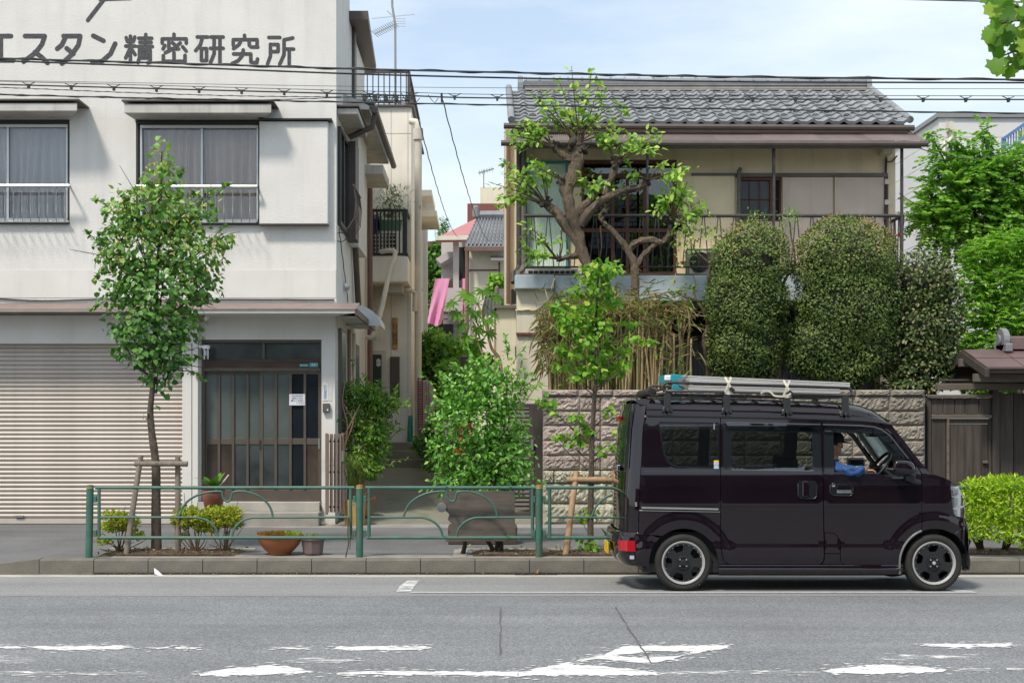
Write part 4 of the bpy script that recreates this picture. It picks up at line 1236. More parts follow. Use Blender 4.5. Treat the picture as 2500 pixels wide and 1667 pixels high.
b = MB(); b.box(X(1270,22.1), X(2200,22.1), 22.1, YW-0.002, Z(686,22.1), Z(668,22.1)); b.out("balcony_floor", M_conc, th)
vb = MB()
for i in range(9): vb.pbox(1290+13*i, 1300+13*i, 661, 667.5, 22.14, 22.3, 22.14)
vb.out("vent_blocks", M_dark, th)
MB().pbox(1283,1412,656,672,22.16,22.4,22.16).out("vent_curb", M_stain, th)
MB().pbox(1354,2112,673,735,22.0,22.35,22.0).out("ledge", M_blueled, th, bevel=0.012)
MB().pbox(1257,1353.5,671,705,21.9,22.4,21.9).out("ledge", M_blueled, th, bevel=0.012)
MB().pbox(1354,2112,735.5,750,22.1,22.5,22.1).out("ledge_beam", M_beam, th)
# ground floor: corner column, ribs of grey-blue siding under a dark soffit
MB().pbox(1262,1352,705.5,1290,22.05,22.6,22.05).out("corner_wall", M_plastL, th, bevel=0.01)
MB().pbox(1260,1354,812,818,22.0,22.049,22.0).out("band", M_redwood, th)
MB().pbox(1258,1356,755,758,22.01,22.049,22.01).out("band", M_plaster, th)
MB().pbox(1353,2200,751,822,23.3,23.5,23.3).out("soffit_wall", M_dark, th)
rows = [[], []]
for i in range(700):
    x = X(1353,23.3)+i*0.0085; y = 23.35-(0.012 if i % 8 < 4 else 0)
    rows[0].append((x,y,Z(822,23.3))); rows[1].append((x,y,1.0))
MB().grid(rows).out("ground_floor_siding", mat("grey_blue_siding", (0.17,0.18,0.20), 0.6, 0.12, 3, streak=0.3), th)
MB().pbox(1353,1800,818,826,23.2,23.3,23.2).out("siding_rail", M_dkbrown, th)
# side annex toward the alley
MB().pbox(1232,1263,312,748,23.6,24.4,23.6).out("annex_wall", M_plastL, th)
MB().pbox(1212,1261.5,752,1300,22.6,23.4,22.6).out("annex_wall", M_plastL, th, bevel=0.01)
MB().pbox(1207,1262,745,752,22.5,23.4,22.5).out("annex_cap", M_conc, th)
MB().tube([P(1241,318,23.5),P(1241,742,23.5)],0.035,8).out("drainpipe", M_pvcbrown, th, smooth=True)
MB().pbox(1248,1260,706,742,22.55,22.599,22.55).out("meter_recess", M_dark, th)
MB().pbox(1258,1261,845,870,22.5,22.599,22.5).out("letter_slot", M_dark, th)
# split air conditioner
ac = thing("air_conditioner", "dark-grilled air conditioner unit on the tiled house balcony", "air conditioner", P(1716, 676, 22.7))
MB().pbox(1680,1758,612,672,22.45,22.7,22.45).out("casing", M_pvc, ac, bevel=0.02)
c = P(1708,640,22.44)
MB().lathe([(0,0.0),(0.17,0.0),(0.17,-0.012),(0.165,-0.02)], c, 24, 'y').out("fan_recess", M_dark, ac)
gm = MB()
for k in range(1,6): gm.tube([c+Vector((0.032*k*math.cos(a*math.pi/10),-0.022,0.032*k*math.sin(a*math.pi/10))) for a in range(20)], 0.004, 4, closed=True)
for k in range(6): gm.bar(c+Vector((-0.165*math.cos(k*math.pi/6),-0.024,-0.165*math.sin(k*math.pi/6))), c+Vector((0.165*math.cos(k*math.pi/6),-0.024,0.165*math.sin(k*math.pi/6))), 0.006)
gm.out("fan_grille", M_rail, ac)
gs = MB(); gs.bar(P(1676,610,22.4),P(1755,610,22.4),0.03); gs.bar(P(1676,610,22.4),P(1676,670,22.4),0.03); gs.bar(P(1755,610,22.4),P(1755,670,22.4),0.03); gs.out("stand", mat("green_frame", (0.08,0.16,0.11),0.5), ac)

# ================================================================== rough block wall along the footway
M_split = mat("split_faced_block", (0.43,0.355,0.31), 0.95, 0.28, 9, 1.0, 55, fine=0.55, bdist=0.02, objrand=0.22, patches=0.55, patchcol=(0.10,0.085,0.065), pscale=0.9)
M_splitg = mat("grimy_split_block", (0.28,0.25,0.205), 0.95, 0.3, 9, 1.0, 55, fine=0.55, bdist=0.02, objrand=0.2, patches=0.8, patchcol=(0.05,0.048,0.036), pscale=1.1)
M_found = mat("mossy_foundation_stone", (0.42,0.40,0.31), 0.95, 0.2, 7, 0.9, 40, fine=0.4, bdist=0.02, objrand=0.12, patches=0.45, patchcol=(0.20,0.20,0.12), pscale=2.0)
M_mortar = mat("mortar", (0.20,0.18,0.155), 0.95, 0.15, 8)
bw = thing("block_wall", "rough split-faced block wall with a coping behind the parked van", "wall", (X(1800,20), 20, ZS))
MB().box(X(1326,20), X(2257,20), 20.03, 20.3, ZS-0.1, Z(953,20)).out("wall_core", M_mortar, bw)
def roughblock(w, h, amp, inset=0.03):
    bb = MB(); nx, nz = 16, 8
    rows = []
    for j in range(nz):
        r = []
        for i in range(nx):
            u_, v_ = i/(nx-1), j/(nz-1)
            e = min(1, min(u_,1-u_)*nx*0.7, min(v_,1-v_)*nz*0.7)
            r.append((u_*w, -(inset+amp*random.random()**0.7)*e, v_*h))
        rows.append(r)
    bb.grid(rows)
    # sides back to the core
    x0_, x1_ = 0, w
    bb.quad((0,0,0),(w,0,0),(w,0.04,0),(0,0.04,0)); bb.quad((0,0,h),(w,0,h),(w,0.04,h),(0,0.04,h))
    bb.quad((0,0,0),(0,0.04,0),(0,0.04,h),(0,0,h)); bb.quad((w,0,0),(w,0.04,0),(w,0.04,h),(w,0,h))
    return bb
cols = [1325,1415,1466] + [1466+88*i for i in range(1,10)]
rws = [968,1003.5,1038.5,1075,1111,1147]
gap = 0.006
variants = {}
def block(px0, px1, py0, py1, m, amp, key, name, inset=0.03):
    w_, h_ = (px1-px0)*20/FPX-gap, (py1-py0)*20/FPX-gap
    kk = (key, round(w_,3), round(h_,3), random.randrange(3))
    if kk not in variants: variants[kk] = roughblock(w_, h_, amp, inset).mesh(name, m)
    piece(variants[kk], bw, (X(px0,20)+gap/2, 20.0, Z(py1,20)+gap/2), name)
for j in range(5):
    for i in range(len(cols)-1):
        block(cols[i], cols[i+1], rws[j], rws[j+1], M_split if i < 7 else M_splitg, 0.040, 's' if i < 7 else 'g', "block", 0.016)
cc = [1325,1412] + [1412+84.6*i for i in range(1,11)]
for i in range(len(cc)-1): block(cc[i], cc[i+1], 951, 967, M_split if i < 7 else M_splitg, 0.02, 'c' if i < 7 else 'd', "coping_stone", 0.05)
for (y0,y1,edges) in ((1148,1179,[1325,1352,1404,1466,1530,1600,1690,1790,1880,1980,2090,2180,2258]),(1179.5,1228,[1325,1398,1480,1560,1650,1750,1850,1960,2060,2160,2258]),(1228.5,1280,[1325,1440,1520,1600,1700,1820,1900,2020,2120,2258])):
    for i in range(len(edges)-1): block(edges[i], edges[i+1], y0, y1, M_found, 0.05, 'f', "foundation_stone", 0.035)

# ================================================================== brown metal gate left of the wall
M_gate = mat("bronze_gate", (0.075,0.062,0.056), 0.45, 0.1, 8, metal=0.2)
mg = thing("metal_gate", "dark brown louvred metal gate beside the end of the block wall", "gate", P(1265, 1279, 20.3))
b = MB(); b.pbox(1306,1324,982,1276,20.2,20.3,20.2); b.pbox(1200,1208,985,1276,20.2,20.3,20.2); b.pbox(1292,1305.5,985,1262,20.22,20.28,20.2); b.pbox(1208,1292,985,996,20.22,20.28,20.2); b.pbox(1208,1292,1250,1262,20.22,20.28,20.2)
fr = b.out("gate_frame", M_gate, mg, bevel=0.004)
slm = MB().obox((0,0,0),(X(1292,20.25)-X(1208,20.25),0.012,0.062),Matrix.Rotation(R(-28),3,'X')).mesh("louvre", M_gate)
for i in range(24): piece(slm, mg, ((X(1292,20.25)+X(1208,20.25))/2, 20.25, Z(1002+10.3*i,20.25)), "louvre")
MB().pbox(1296,1302,1072,1098,20.14,20.199,20.2).out("gate_handle", M_alud, mg)
MB().pbox(1200,1326,1262,1282,20.15,20.4,20.2).out("threshold", M_kerbtop, mg)

# ================================================================== roofed wooden gate at the right edge
M_oldwood = mat("grey_old_wood", (0.065,0.053,0.045), 0.9, 0.35, 2.2, 0.35, 30, grain=(9,9,0.8), objrand=0.25, streak=0.35, streakcol=(0.04,0.032,0.027), sscale=(10,10,0.7))
M_beamwood = mat("grey_beam_wood", (0.13,0.108,0.088), 0.9, 0.25, 2.2, 0.35, 30, grain=(0.8,9,9))
M_copper = mat("brown_copper_roof", (0.135,0.085,0.082), 0.5, 0.12, 2.5, objrand=0.08)
YG = 20.2
wg = thing("wooden_gate", "weathered wooden gate with a small brown sheet-metal roof at the right", "gate", P(2400, 1279, YG))
def gb(px0, px1, py0, py1, name, m, d0=0.0, d1=0.06, parent=wg):
    return MB().pbox(px0, px1, py0, py1, YG+d0, YG+d1, YG).out(name, m, parent, bevel=0.006)
gb(2262,2272,966,1280,"post",M_oldwood,-0.03,0.08)
gb(2421,2437,905,1280,"post",M_oldwood,-0.06,0.1)
gb(2262,2420,963.5,971,"top_rail",M_beamwood,-0.06,0.1)
gb(2273,2420,1012,1021,"rail",M_beamwood,-0.04,0.06)
for a, c in ((2273,2302),(2303,2331),(2332,2356),(2357,2390),(2391,2420)): gb(a,c-0.6,971.5,1011.5,"board",M_oldwood,0,0.04)
gb(2273,2309,1021.5,1278,"board",M_oldwood,0,0.04)
gb(2310.5,2317,1021.5,1278,"post",M_beamwood,-0.03,0.06)
gdr = gb(2318,2414,1021.8,1034,"wicket_door",M_oldwood,0.0,0.05)
for i in range(5): gb(2319+18.9*i,2318.4+18.9*(i+1),1034.5,1276,"plank",M_oldwood,0.014,0.045,gdr)
for i in range(4): gb(2335.5+18.9*i,2339+18.9*i,1034.5,1276,"batten",M_oldwood,0.004,0.0135,gdr)
gb(2414.5,2420.5,1021.5,1278,"door_jamb",M_oldwood,0,0.06)
gb(2398,2411,1124,1131,"latch",M_beamwood,-0.03,0.0,gdr)
for a, c in ((2438,2475),(2476,2512),(2513,2560),(2561,2620),(2621,2670),(2671,2725),(2726,2780),(2781,2840)): gb(a,c-0.8,960,1278,"board",M_oldwood,0.0,0.05)
gb(2285,2840,936,952,"beam",M_beamwood,-0.08,0.06)
gb(2300,2405,925,930,"slat",M_oldwood,0.1,0.16)
# roof: ridge parallel to the street, gable end to the left
px0 = 2335
Yr, Yf_, Yb_ = 20.3, 19.35, 21.25
zr_, ze_ = Z(853,20.3), Z(893,19.35)+0.0
xg0, xg1 = X(2352,20.3), X(2800,20.3)
sheets = 5
for s_ in range(sheets):
    xa = xg0+(xg1-xg0)*s_/sheets; xb = xg0+(xg1-xg0)*(s_+1)/sheets-0.012
    for (ye) in (Yf_, Yb_):
        for k in range(2):
            t0, t1 = k*0.5, (k+1)*0.5
            ya, yb_ = Yr+(ye-Yr)*t0, Yr+(ye-Yr)*t1
            z0_, z1_ = zr_+(ze_-zr_)*t0-0.012*k, zr_+(ze_-zr_)*t1-0.012*k
            MB().hexa([(xa,ya,z0_-0.03),(xb,ya,z0_-0.03),(xb,yb_,z1_-0.03),(xa,yb_,z1_-0.03),(xa,ya,z0_),(xb,ya,z0_),(xb,yb_,z1_),(xa,yb_,z1_)]).out("roof_sheet", M_copper, wg)
b = MB(); b.prism([(Yr,zr_-0.04),(Yf_-0.02,ze_-0.05),(Yf_-0.02,ze_-0.16),(Yr,zr_-0.16),(Yb_+0.02,ze_-0.16),(Yb_+0.02,ze_-0.05)], 'x', xg0-0.03, xg0+0.03); b.out("bargeboard", M_oldwood, wg)
b = MB(); b.prism([(Yr,zr_-0.04),(Yf_+0.03,ze_-0.045),(Yf_+0.03,ze_-0.10),(Yr,zr_-0.10),(Yb_-0.03,ze_-0.10),(Yb_-0.03,ze_-0.045)], 'x', xg0+0.04, xg1); b.out("rafter_deck", M_wood, wg)
for Yp, zp in ((19.7, ze_-0.10),(20.3, zr_-0.14),(20.9, ze_-0.10)): MB().box(xg0-0.06, xg1, Yp-0.06, Yp+0.06, zp-0.12, zp).out("purlin", M_beamwood, wg, bevel=0.006)
MB().pbox(2437,2470,896,936,YG-0.1,YG+0.1,YG).out("bracket", M_wood, wg)
MB().box(X(2440,YG), xg1, YG-0.3, YG+0.3, Z(930,YG), ze_-0.12).out("soffit_box", M_dark, wg)
rb = MB().prism([(Yr-0.12,zr_-0.0),(Yr-0.10,zr_+0.17),(Yr,zr_+0.20),(Yr+0.10,zr_+0.17),(Yr+0.12,zr_)], 'x', X(2455,20.3), xg1).out("ridge", M_copper, wg)
oe = MB(); oe.prism([(20.3+0.19*math.cos(a*math.pi/9), zr_+0.13+0.19*math.sin(a*math.pi/9)) for a in range(18)], 'x', X(2441,20.3), X(2456,20.3)); oe.box(X(2441,20.3), X(2458,20.3), 20.05, 20.55, zr_-0.05, zr_+0.08)
oe.lathe([(0.0,-0.03),(0.08,-0.03),(0.09,0.0)], (X(2441,20.3),20.3,zr_+0.14), 14, 'x')
oe.out("ridge_ornament", M_slate, wg, bevel=0.015)
# dark gap post between the wall and the gate
MB().pbox(2259,2261.5,985,1280,20.1,20.25,20.1).out("gap_post", M_dark, wg)

# ================================================================== white building at the far right
M_siding = mat("white_siding", (0.66,0.66,0.66), 0.7, 0.05, 1, 0.05, 30, objrand=0.05)
wbld = thing("pale_sided_building", "pale grey-white sided building with a flat roof behind the trees at the right", "building", (11.5, 30, 1.3))
Y0 = 30.0
x0 = X(2292,Y0); ztop = Z(288,Y0)
MB().box(x0+0.02, 24, Y0+0.02, 46, 0.5, ztop-0.02).out("wall_core", M_siding, wbld)
zs = ztop; k = 0
while zs > 1.5:
    h_ = 0.44
    MB().box(x0, 24, Y0, Y0+0.019, zs-h_+0.012, zs).out("siding_panel", M_siding, wbld)
    MB().box(x0, x0+0.019, Y0+0.02, 46, zs-h_+0.012, zs).out("siding_panel", M_siding, wbld)
    zs -= h_; k += 1
MB().box(x0-0.06, 24, Y0-0.06, 46, ztop+0.002, ztop+0.10).out("roof_edge", M_alud, wbld)
MB().tube([P(2322,318,29.9),P(2324,335,29.9),P(2318,345,29.9),P(2306,350,29.9),P(2306,420,29.9)],0.05,8).out("downpipe", M_pvc, wbld, smooth=True)
MB().pbox(2317,2328,297,318,29.8,29.99,29.8).out("rain_head", M_pvc, wbld)
MB().tube([P(2310,510,29.9),P(2310,700,29.9)],0.05,8).out("downpipe", M_pvc, wbld, smooth=True)
bs = thing("blue_stair_railing", "blue steel railing of an outside stair at the right edge", "railing", P(2490, 380, 28.5))
M_bluesteel = mat("blue_steel", (0.10,0.20,0.42), 0.5, 0.1, 5)
b = MB(); b.bar(P(2447,341,28.5),P(2560,262,28.5),0.06); b.bar(P(2449,341,28.5),P(2449,372,28.5),0.06); b.bar(P(2447,372,28.5),P(2560,300,28.5),0.05)
rr = b.out("handrail", M_bluesteel, bs)
for i in range(14):
    px = 2455+6.5*i; MB().bar(P(px,341-0.70*(px-2447),28.5),P(px,371-0.64*(px-2447),28.5),0.022).out("railing_bar", M_bluesteel, rr)

# ================================================================== houses at the end of the alley
M_pinkroof = mat("pink_sheet_roof", (0.42,0.17,0.17), 0.6, 0.08, 2)
M_redbrick = mat("red_brown_tile", (0.19,0.065,0.055), 0.7, 0.08, 1)
M_paleb = mat("pale_wall", (0.46,0.43,0.42), 0.85, 0.06, 1)
M_lilac = mat("lilac_brick", (0.24,0.21,0.23), 0.85, 0.1, 3, objrand=0.2)
def A(x, y, Y): return P(800+x*0.3827, 500+y*0.3827, Y)
def abox(b, x0, x1, y0, y1, Y0, Y1): return b.pbox(800+x0*0.3827, 800+x1*0.3827, 500+y0*0.3827, 500+y1*0.3827, Y0, Y1, Y0)
YP = 44
ph = thing("pink_roofed_house", "distant house with a pink sheet roof and a pillared balcony at the alley's end", "house", (X(1110,YP), YP, 1.24))
abox(MB(), 725, 1000, 225, 480, YP+1.6, YP+6).out("upper_wall", M_paleb, ph)
abox(MB(), 735, 1000, 530, 680, YP, YP+6).out("balcony_wall", M_paleb, ph)
b = MB(); b.pbox(800+735*.3827, 800+1000*.3827, 500+681*.3827, 1120, YP+0.05, YP+6, YP); b.out("lower_wall", M_lilac, ph)
bm_ = MB().box(0,0.30,-0.012,0.05,0,0.085).mesh("brick", M_lilac)
for r_ in range(12):
    for c_ in range(7):
        x = X(1082,YP)+c_*0.31+(0.15 if r_ % 2 else 0)
        if x < X(1138,YP): piece(bm_, ph, (x, YP+0.04, Z(763,YP)-r_*0.095), "brick")
abox(MB(), 800, 836, 235, 530, YP, YP+0.5).out("pillar", M_paleb, ph)
abox(MB(), 838, 895, 270, 480, YP+1.5, YP+1.59).out("balcony_window", M_dark, ph)
abox(MB(), 790, 838, 470, 478, YP+0.1, YP+0.14).out("balcony_bar", M_dkbrown, ph)
abox(MB(), 735, 800, 760, 820, YP-0.05, YP+0.04).out("garage_dark", M_dark, ph)
rfp = MB(); p = [A(688,212,YP-0.5), A(1010,205,YP-0.5), A(1130,20,YP+4), A(1000,62,YP+4)]
rfp.add(p + [q-Vector((0,0,0.15)) for q in p], [(0,1,2,3),(4,7,6,5),(0,4,5,1),(0,3,7,4)])
rfo = rfp.out("roof", M_pinkroof, ph)
MB().bar(A(686,214,YP-0.55),A(1010,208,YP-0.55),0.14).out("gutter", M_pvc, ph)
q = [A(688,345,YP+0.3),A(760,300,YP+0.3),A(805,300,YP+0.3),A(800,330,YP+0.3),A(720,375,YP+0.3)]
MB().prism([(v.x,v.z) for v in q],'y',YP+0.3,YP+1.6).out("porch_roof", M_paleb, ph)
MB().bar(A(686,165,YP-0.5),A(686,205,YP-0.5),0.03).out("roof_bracket", M_steel, ph)
YT = 40
gh = thing("grey_tiled_house", "distant cream house with a small grey pantile roof beside the pink-roofed one", "house", (X(1190,YT), YT, 1.24))
b = MB(); b.pbox(1144, 1240, 500+270*.3827, 1120, YT, YT+4, YT); b.out("wall", M_plastL, gh)
MB().pbox(1143,1220,658,661,YT-0.03,YT-0.001,YT).out("band", M_redwood, gh)
b = MB(); e0, e1, r1, r0 = A(878,262,YT-0.5), A(1160,262,YT-0.5), A(1160,88,YT+1.5), A(955,88,YT+1.5)
b.add([e0,e1,r1,r0,e0-Vector((0,0,.12)),e1-Vector((0,0,.12)),r1-Vector((0,0,.12)),r0-Vector((0,0,.12))],[(0,1,2,3),(0,4,5,1),(0,3,7,4)])
gr = b.out("roof", M_slate, gh)
for j in range(8):
    t = j/8; a_ = e0.lerp(r0,t); c_ = e1.lerp(r1,t); n = 11
    L0 = (c_.x-a_.x)/n
    rowu = []
    top = []; mid = []; front = []
    d = (r0-e0)/8
    for i in range(n*6+1):
        x = a_.x+(c_.x-a_.x)*i/(n*6); ph_ = (i % 6)/6
        w_ = 0.05*math.cos(2*math.pi*(ph_-0.85))
        front.append((x, a_.y-0.01, a_.z+w_+0.02)); mid.append((x, a_.y, a_.z+w_+0.075)); top.append((x+d.x, a_.y+d.y, a_.z+d.z+w_+0.02))
    MB().grid([front, mid, top]).out("tile_course", M_slate, gr, smooth=True, angle=40)
MB().tube([r0+Vector((0,0,.1)), r1+Vector((0,0,.1))],0.14,8).out("ridge", M_slate, gr, smooth=True)
MB().obox(r0+Vector((-0.05,-0.1,0.18)),(0.2,0.2,0.4),Matrix.Identity(3)).out("ridge_end_tile", M_slate, gr, bevel=0.05)
MB().bar(e0-Vector((0,0.03,0.1)),e1-Vector((0,0.03,0.1)),0.12).out("gutter", M_pvcbrown, gh)
MB().tube([A(882,275,YT-0.2),A(890,300,YT-0.2),A(890,800,YT-0.2)],0.06,8).out("downpipe", M_pvcbrown, gh, smooth=True)
b = MB(); b.prism([(YT-0.9,Z(634,YT-0.9)),(YT,Z(615,YT-0.9)),(YT,Z(617,YT-0.9)),(YT-0.9,Z(636,YT-0.9))],'x',X(1198,YT-0.9),X(1240,YT-0.9)); b.out("window_canopy", M_alud, gh)
MB().bar(P(1219,640,YT-0.5),P(1219,690,YT-0.5),0.05).out("canopy_post", M_dkbrown, gh)
br = thing("red_brown_block", "plain red-brown building block rising behind the pink roof", "building", (X(1180,62),62,1))
b = MB(); b.box(X(1141,62),X(1260,62),62,70,1,Z(497,62)); b.out("wall", M_redbrick, br)
MB().box(X(1040,66),X(1100,66),66,72,1,Z(589,66)).out("wall", M_redbrick, br)
tw_ = thing("cream_tower", "pale cream block with a small aerial far behind the red-brown block", "building", (X(1200,75),75,1))
MB().box(X(1172,75),X(1270,75),75,82,1,Z(457,75)).out("wall", M_plastL, tw_)
b = MB(); b.bar(P(1181,457,75),P(1181,415,75),0.06); b.bar(P(1168,423,75),P(1206,412,75),0.07)
for i in range(6): b.bar(P(1170+6*i,416-1.6*i,75),P(1172+6*i,428-1.8*i,75),0.03)
b.out("aerial", M_alud, tw_)
for nm, xa, xb, xc, xd, lab in (("a",685,778,632,726,"large pink bed sheet drying on the distant balcony"),("b",856,880,853,884,"narrow pink towel drying right of the large sheet")):
    ls = thing("laundry_sheet", lab, "laundry", A((xa+xb)/2, 470, 43.4), "pink washing hung on the balcony")
    rows = []
    for j in range(9):
        v = j/8; r_ = []
        for i in range(17):
            t = i/16
            p = A(xa+(xb-xa)*t,470,43.4).lerp(A(xc+(xd-xc)*t,765,43.4), v)
            r_.append(p+Vector((0,0.10*math.sin(t*11+v*3)*v+0.05*math.sin(t*5),0.05*math.sin(t*7)*v)))
        rows.append(r_)
    MB().grid(rows).out("cloth", mat("pink_cloth", (0.62,0.26,0.42), 0.9, 0.06, 4) if nm == "a" else bpy.data.materials["pink_cloth"], ls, smooth=True)
# low roof fragment and blue shed farther along the alley
lr = thing("lean_to_roof", "small grey-tiled lean-to roof beside the tiled house in the alley", "roof", P(1200,760,29))
for j in range(5):
    a_, c_ = A(985-0+j*6,705-24*j,29+0.25*j), A(1105,705-24*j,29+0.25*j)
    front, mid, top = [], [], []
    for i in range(31):
        x = a_.x+(c_.x-a_.x)*i/30; w_ = 0.04*math.cos(i*2*math.pi/6)
        front.append((x,a_.y-0.01,a_.z+w_-0.03)); mid.append((x,a_.y,a_.z+w_+0.03)); top.append((x,a_.y+0.3,a_.z+w_+0.20))
    MB().grid([front,mid,top]).out("tile_course", M_slate, lr, smooth=True, angle=40)
abox(MB(),1065,1092,515,600,30,30.2).out("ridge_end_tile", M_slate, lr, bevel=0.04)
abox(MB(),1090,1150,535,600,30.05,30.3).out("ridge", M_slate, lr)
abox(MB(),1062,1130,700,1100,29.3,29.5).out("lean_to_wall", M_plaster, lr)
bsd = thing("blue_shed", "low blue shed with a dark sheet roof half hidden by leaves", "shed", P(1150,900,31))
abox(MB(),850,985,885,1010,31,32).out("wall", mat("blue_sheet",(0.05,0.17,0.30),0.6,0.1,3), bsd)
b = MB(); b.hexa([A(745,905,30.8),A(985,878,30.8),A(985,878,32),A(745,905,32),A(745,893,30.8),A(985,862,30.8),A(985,862,32),A(745,893,32)]); b.out("roof", M_alud, bsd)
abox(MB(),750,850,905,1010,31.1,32).out("side_wall", M_alud, bsd)
# AC cabinet, red rack, post, pots in the alley
cab = thing("pale_cabinet", "pale pinkish-grey upright cabinet standing in the alley", "cabinet", P(1040,1060,26.0))
b = MB(); b.hexa([A(572,1440,26.0),A(680,1440,26.0),A(680,1440,26.5),A(572,1440,26.5),A(568,1118,26.0),A(662,1118,26.0),A(690,1190,26.5),A(568,1118,26.5)]); b.out("cabinet_body", mat("pinkish_grey",(0.42,0.38,0.39),0.6,0.06,2), cab, bevel=0.02)
rk = thing("red_rack", "slim red ladder-like rack leaning on the pale cabinet", "rack", P(1026,1060,25.9))
b = MB()
for x in (577,604): b.bar(A(x,1100,25.85),A(x,1430,25.75),0.02)
for i in range(20): b.bar(A(577,1110+16*i,25.84),A(604,1110+16*i,25.84),0.035,0.02)
for x in (625,640): b.bar(A(x,1115,25.88),A(x+14,1420,25.7),0.012)
b.out("rack_frame", mat("dark_red_paint",(0.20,0.025,0.04),0.5), rk)
gp2 = thing("garden_hose", "green garden hose hung in a loop beside the downpipe", "hose", P(1001,1080,26.2))
for k in range(3): MB().tube([A(523+5*k,1345,26.15-.02*k),A(517+5*k,1420,26.1-.02*k),A(514+6*k,1550,26.1-.02*k),A(524+5*k,1590,26.1-.02*k),A(536+2*k,1550,26.1-.02*k),A(532+2*k,1360,26.15-.02*k)],0.022,6).out("hose_loop", mat("green_hose",(0.02,0.26,0.18),0.4), gp2, smooth=True)
bp_ = thing("brown_post", "plain brown steel post standing among the alley shrubs", "post", P(1135,1000,24))
MB().cyl(P(1134,1000,24),P(1134,872,24),0.075,14).out("post_tube", M_dkbrown, bp_, smooth=True, angle=40)
MB().cyl(P(1134,872,24),P(1134,866,24),0.085,14,0.02).out("post_cap", M_dkbrown, bp_, smooth=True, angle=40)
# ================================================================== parked van
def carpaint(name, base):
    m, nt, b, out = newmat(name)
    co = nt.nodes.new("ShaderNodeTexCoord").outputs['Object']
    c = nramp(nt, nnoise(nt, co, 2.0, 4), [(0.3, tuple(x*0.9 for x in base)), (0.7, tuple(x*1.1 for x in base))])
    dust = nramp(nt, nnoise(nt, nmap(nt, co, (2,2,6)), 3.0, 6, 0.6), [(0.55,(0,0,0)),(0.9,(0.05,0.05,0.05))])
    c = nmix(nt, c, (0.10,0.085,0.08), dust)
    nt.links.new(c, b.inputs['Base Color'])
    b.inputs['Metallic'].default_value = 0.0
    b.inputs['Specular IOR Level'].default_value = 0.0
    b.inputs['Coat Tint'].default_value = (1.0,0.93,0.97,1)
    b.inputs['Roughness'].default_value = 0.38
    b.inputs['Coat Weight'].default_value = 1.0
    b.inputs['Coat Roughness'].default_value = 0.03
    b.inputs['Coat IOR'].default_value = 1.62
    return m
M_paintv = carpaint("aubergine_car_paint", (0.0085, 0.0050, 0.0078))
M_blackp = mat("black_plastic", (0.02,0.02,0.022), 0.45, 0.1, 20)
M_glossblk = mat("gloss_black_film", (0.012,0.014,0.017), 0.16, 0.05, 4)
M_rack0 = mat("grey_trim", (0.07,0.075,0.082), 0.4, 0.1, 10)
M_rubber = mat("tyre_rubber", (0.022,0.021,0.020), 0.85, 0.25, 10, 0.3, 60)
M_rimlip = mat("polished_lip", (0.60,0.59,0.58), 0.3, 0.06, 8, metal=0.45)
M_spoke = mat("black_alloy", (0.014,0.015,0.017), 0.3, 0.1, 10, coat=0.5)
M_chrome = mat("chrome", (0.75,0.75,0.76), 0.08, 0.02, 10, metal=1.0)
M_privacy = glassmat("privacy_glass", (0.20,0.235,0.215), 0.09)
M_clear = glassmat("windscreen_glass", (0.80,0.86,0.83), 0.04)
M_visor = glassmat("smoked_visor", (0.30,0.33,0.35), 0.06)
M_redlamp = mat("red_lens", (0.36,0.006,0.014), 0.15, 0.1, 10, coat=0.6)
M_cabin = mat("cabin_trim", (0.55,0.58,0.52), 0.7, 0.05, 6)
M_cabind = mat("dark_cabin", (0.02,0.021,0.022), 0.8, 0.2, 6)
M_seat = mat("seat_cloth", (0.04,0.04,0.043), 0.95, 0.2, 20)

YN = 13.0; YMID = 13.725
van = thing("van", "dark aubergine one-box van with a roof rack parked at the kerb", "van", (X(1930,YMID), YMID, 0))
PROF = [(940,.30),(960,.20),(1012,.128),(1022,.118),(1040,.103),(1100,.066),(1146,.036),(1152,.024),(1160,.014),(1185,.007),(1232,.003),(1240,.013),(1290,.012),(1328,.010),(1335,.001),(1360,.004),(1378,.012),(1392,.02),(1405,.03)]
def prof(py):
    for i in range(len(PROF)-1):
        if PROF[i][0] <= py <= PROF[i+1][0]:
            t = (py-PROF[i][0])/(PROF[i+1][0]-PROF[i][0]); return PROF[i][1]*(1-t)+PROF[i+1][1]*t
    return PROF[0][1] if py < PROF[0][0] else PROF[-1][1]
def voff(px, py):
    d = prof(py)
    for cx, cy in ((1669,1373.6),(2282,1374.5)):      # flared arches
        r = math.hypot(px-cx, py-cy)
        if 82 < r < 122:
            t = min(1,(122-r)/13.0); d -= 0.0065*t*t*(3-2*t)
    if px > 2285:
        t = min(1.0, (px-2285)/92); d += 0.16*(1-math.sqrt(max(0,1-t*t)))*1.5
    if px < 1566: d += 0.0009*(1566-px)
    return d
def inpoly(p, poly):
    x, y = p; c = False; n = len(poly)
    for i in range(n):
        x1, y1 = poly[i]; x2, y2 = poly[i-1]
        if (y1 > y) != (y2 > y) and x < (x2-x1)*(y-y1)/(y2-y1)+x1: c = not c
    return c
def dens(poly, step):
    out = []
    for i in range(len(poly)):
        a, b = poly[i], poly[(i+1) % len(poly)]
        n = max(1, int(math.hypot(b[0]-a[0], b[1]-a[1])/step))
        out += [(a[0]+(b[0]-a[0])*k/n, a[1]+(b[1]-a[1])*k/n) for k in range(n)]
    return out
ROWS = sorted({p for p, _ in PROF} | set(range(1030,1380,9)))
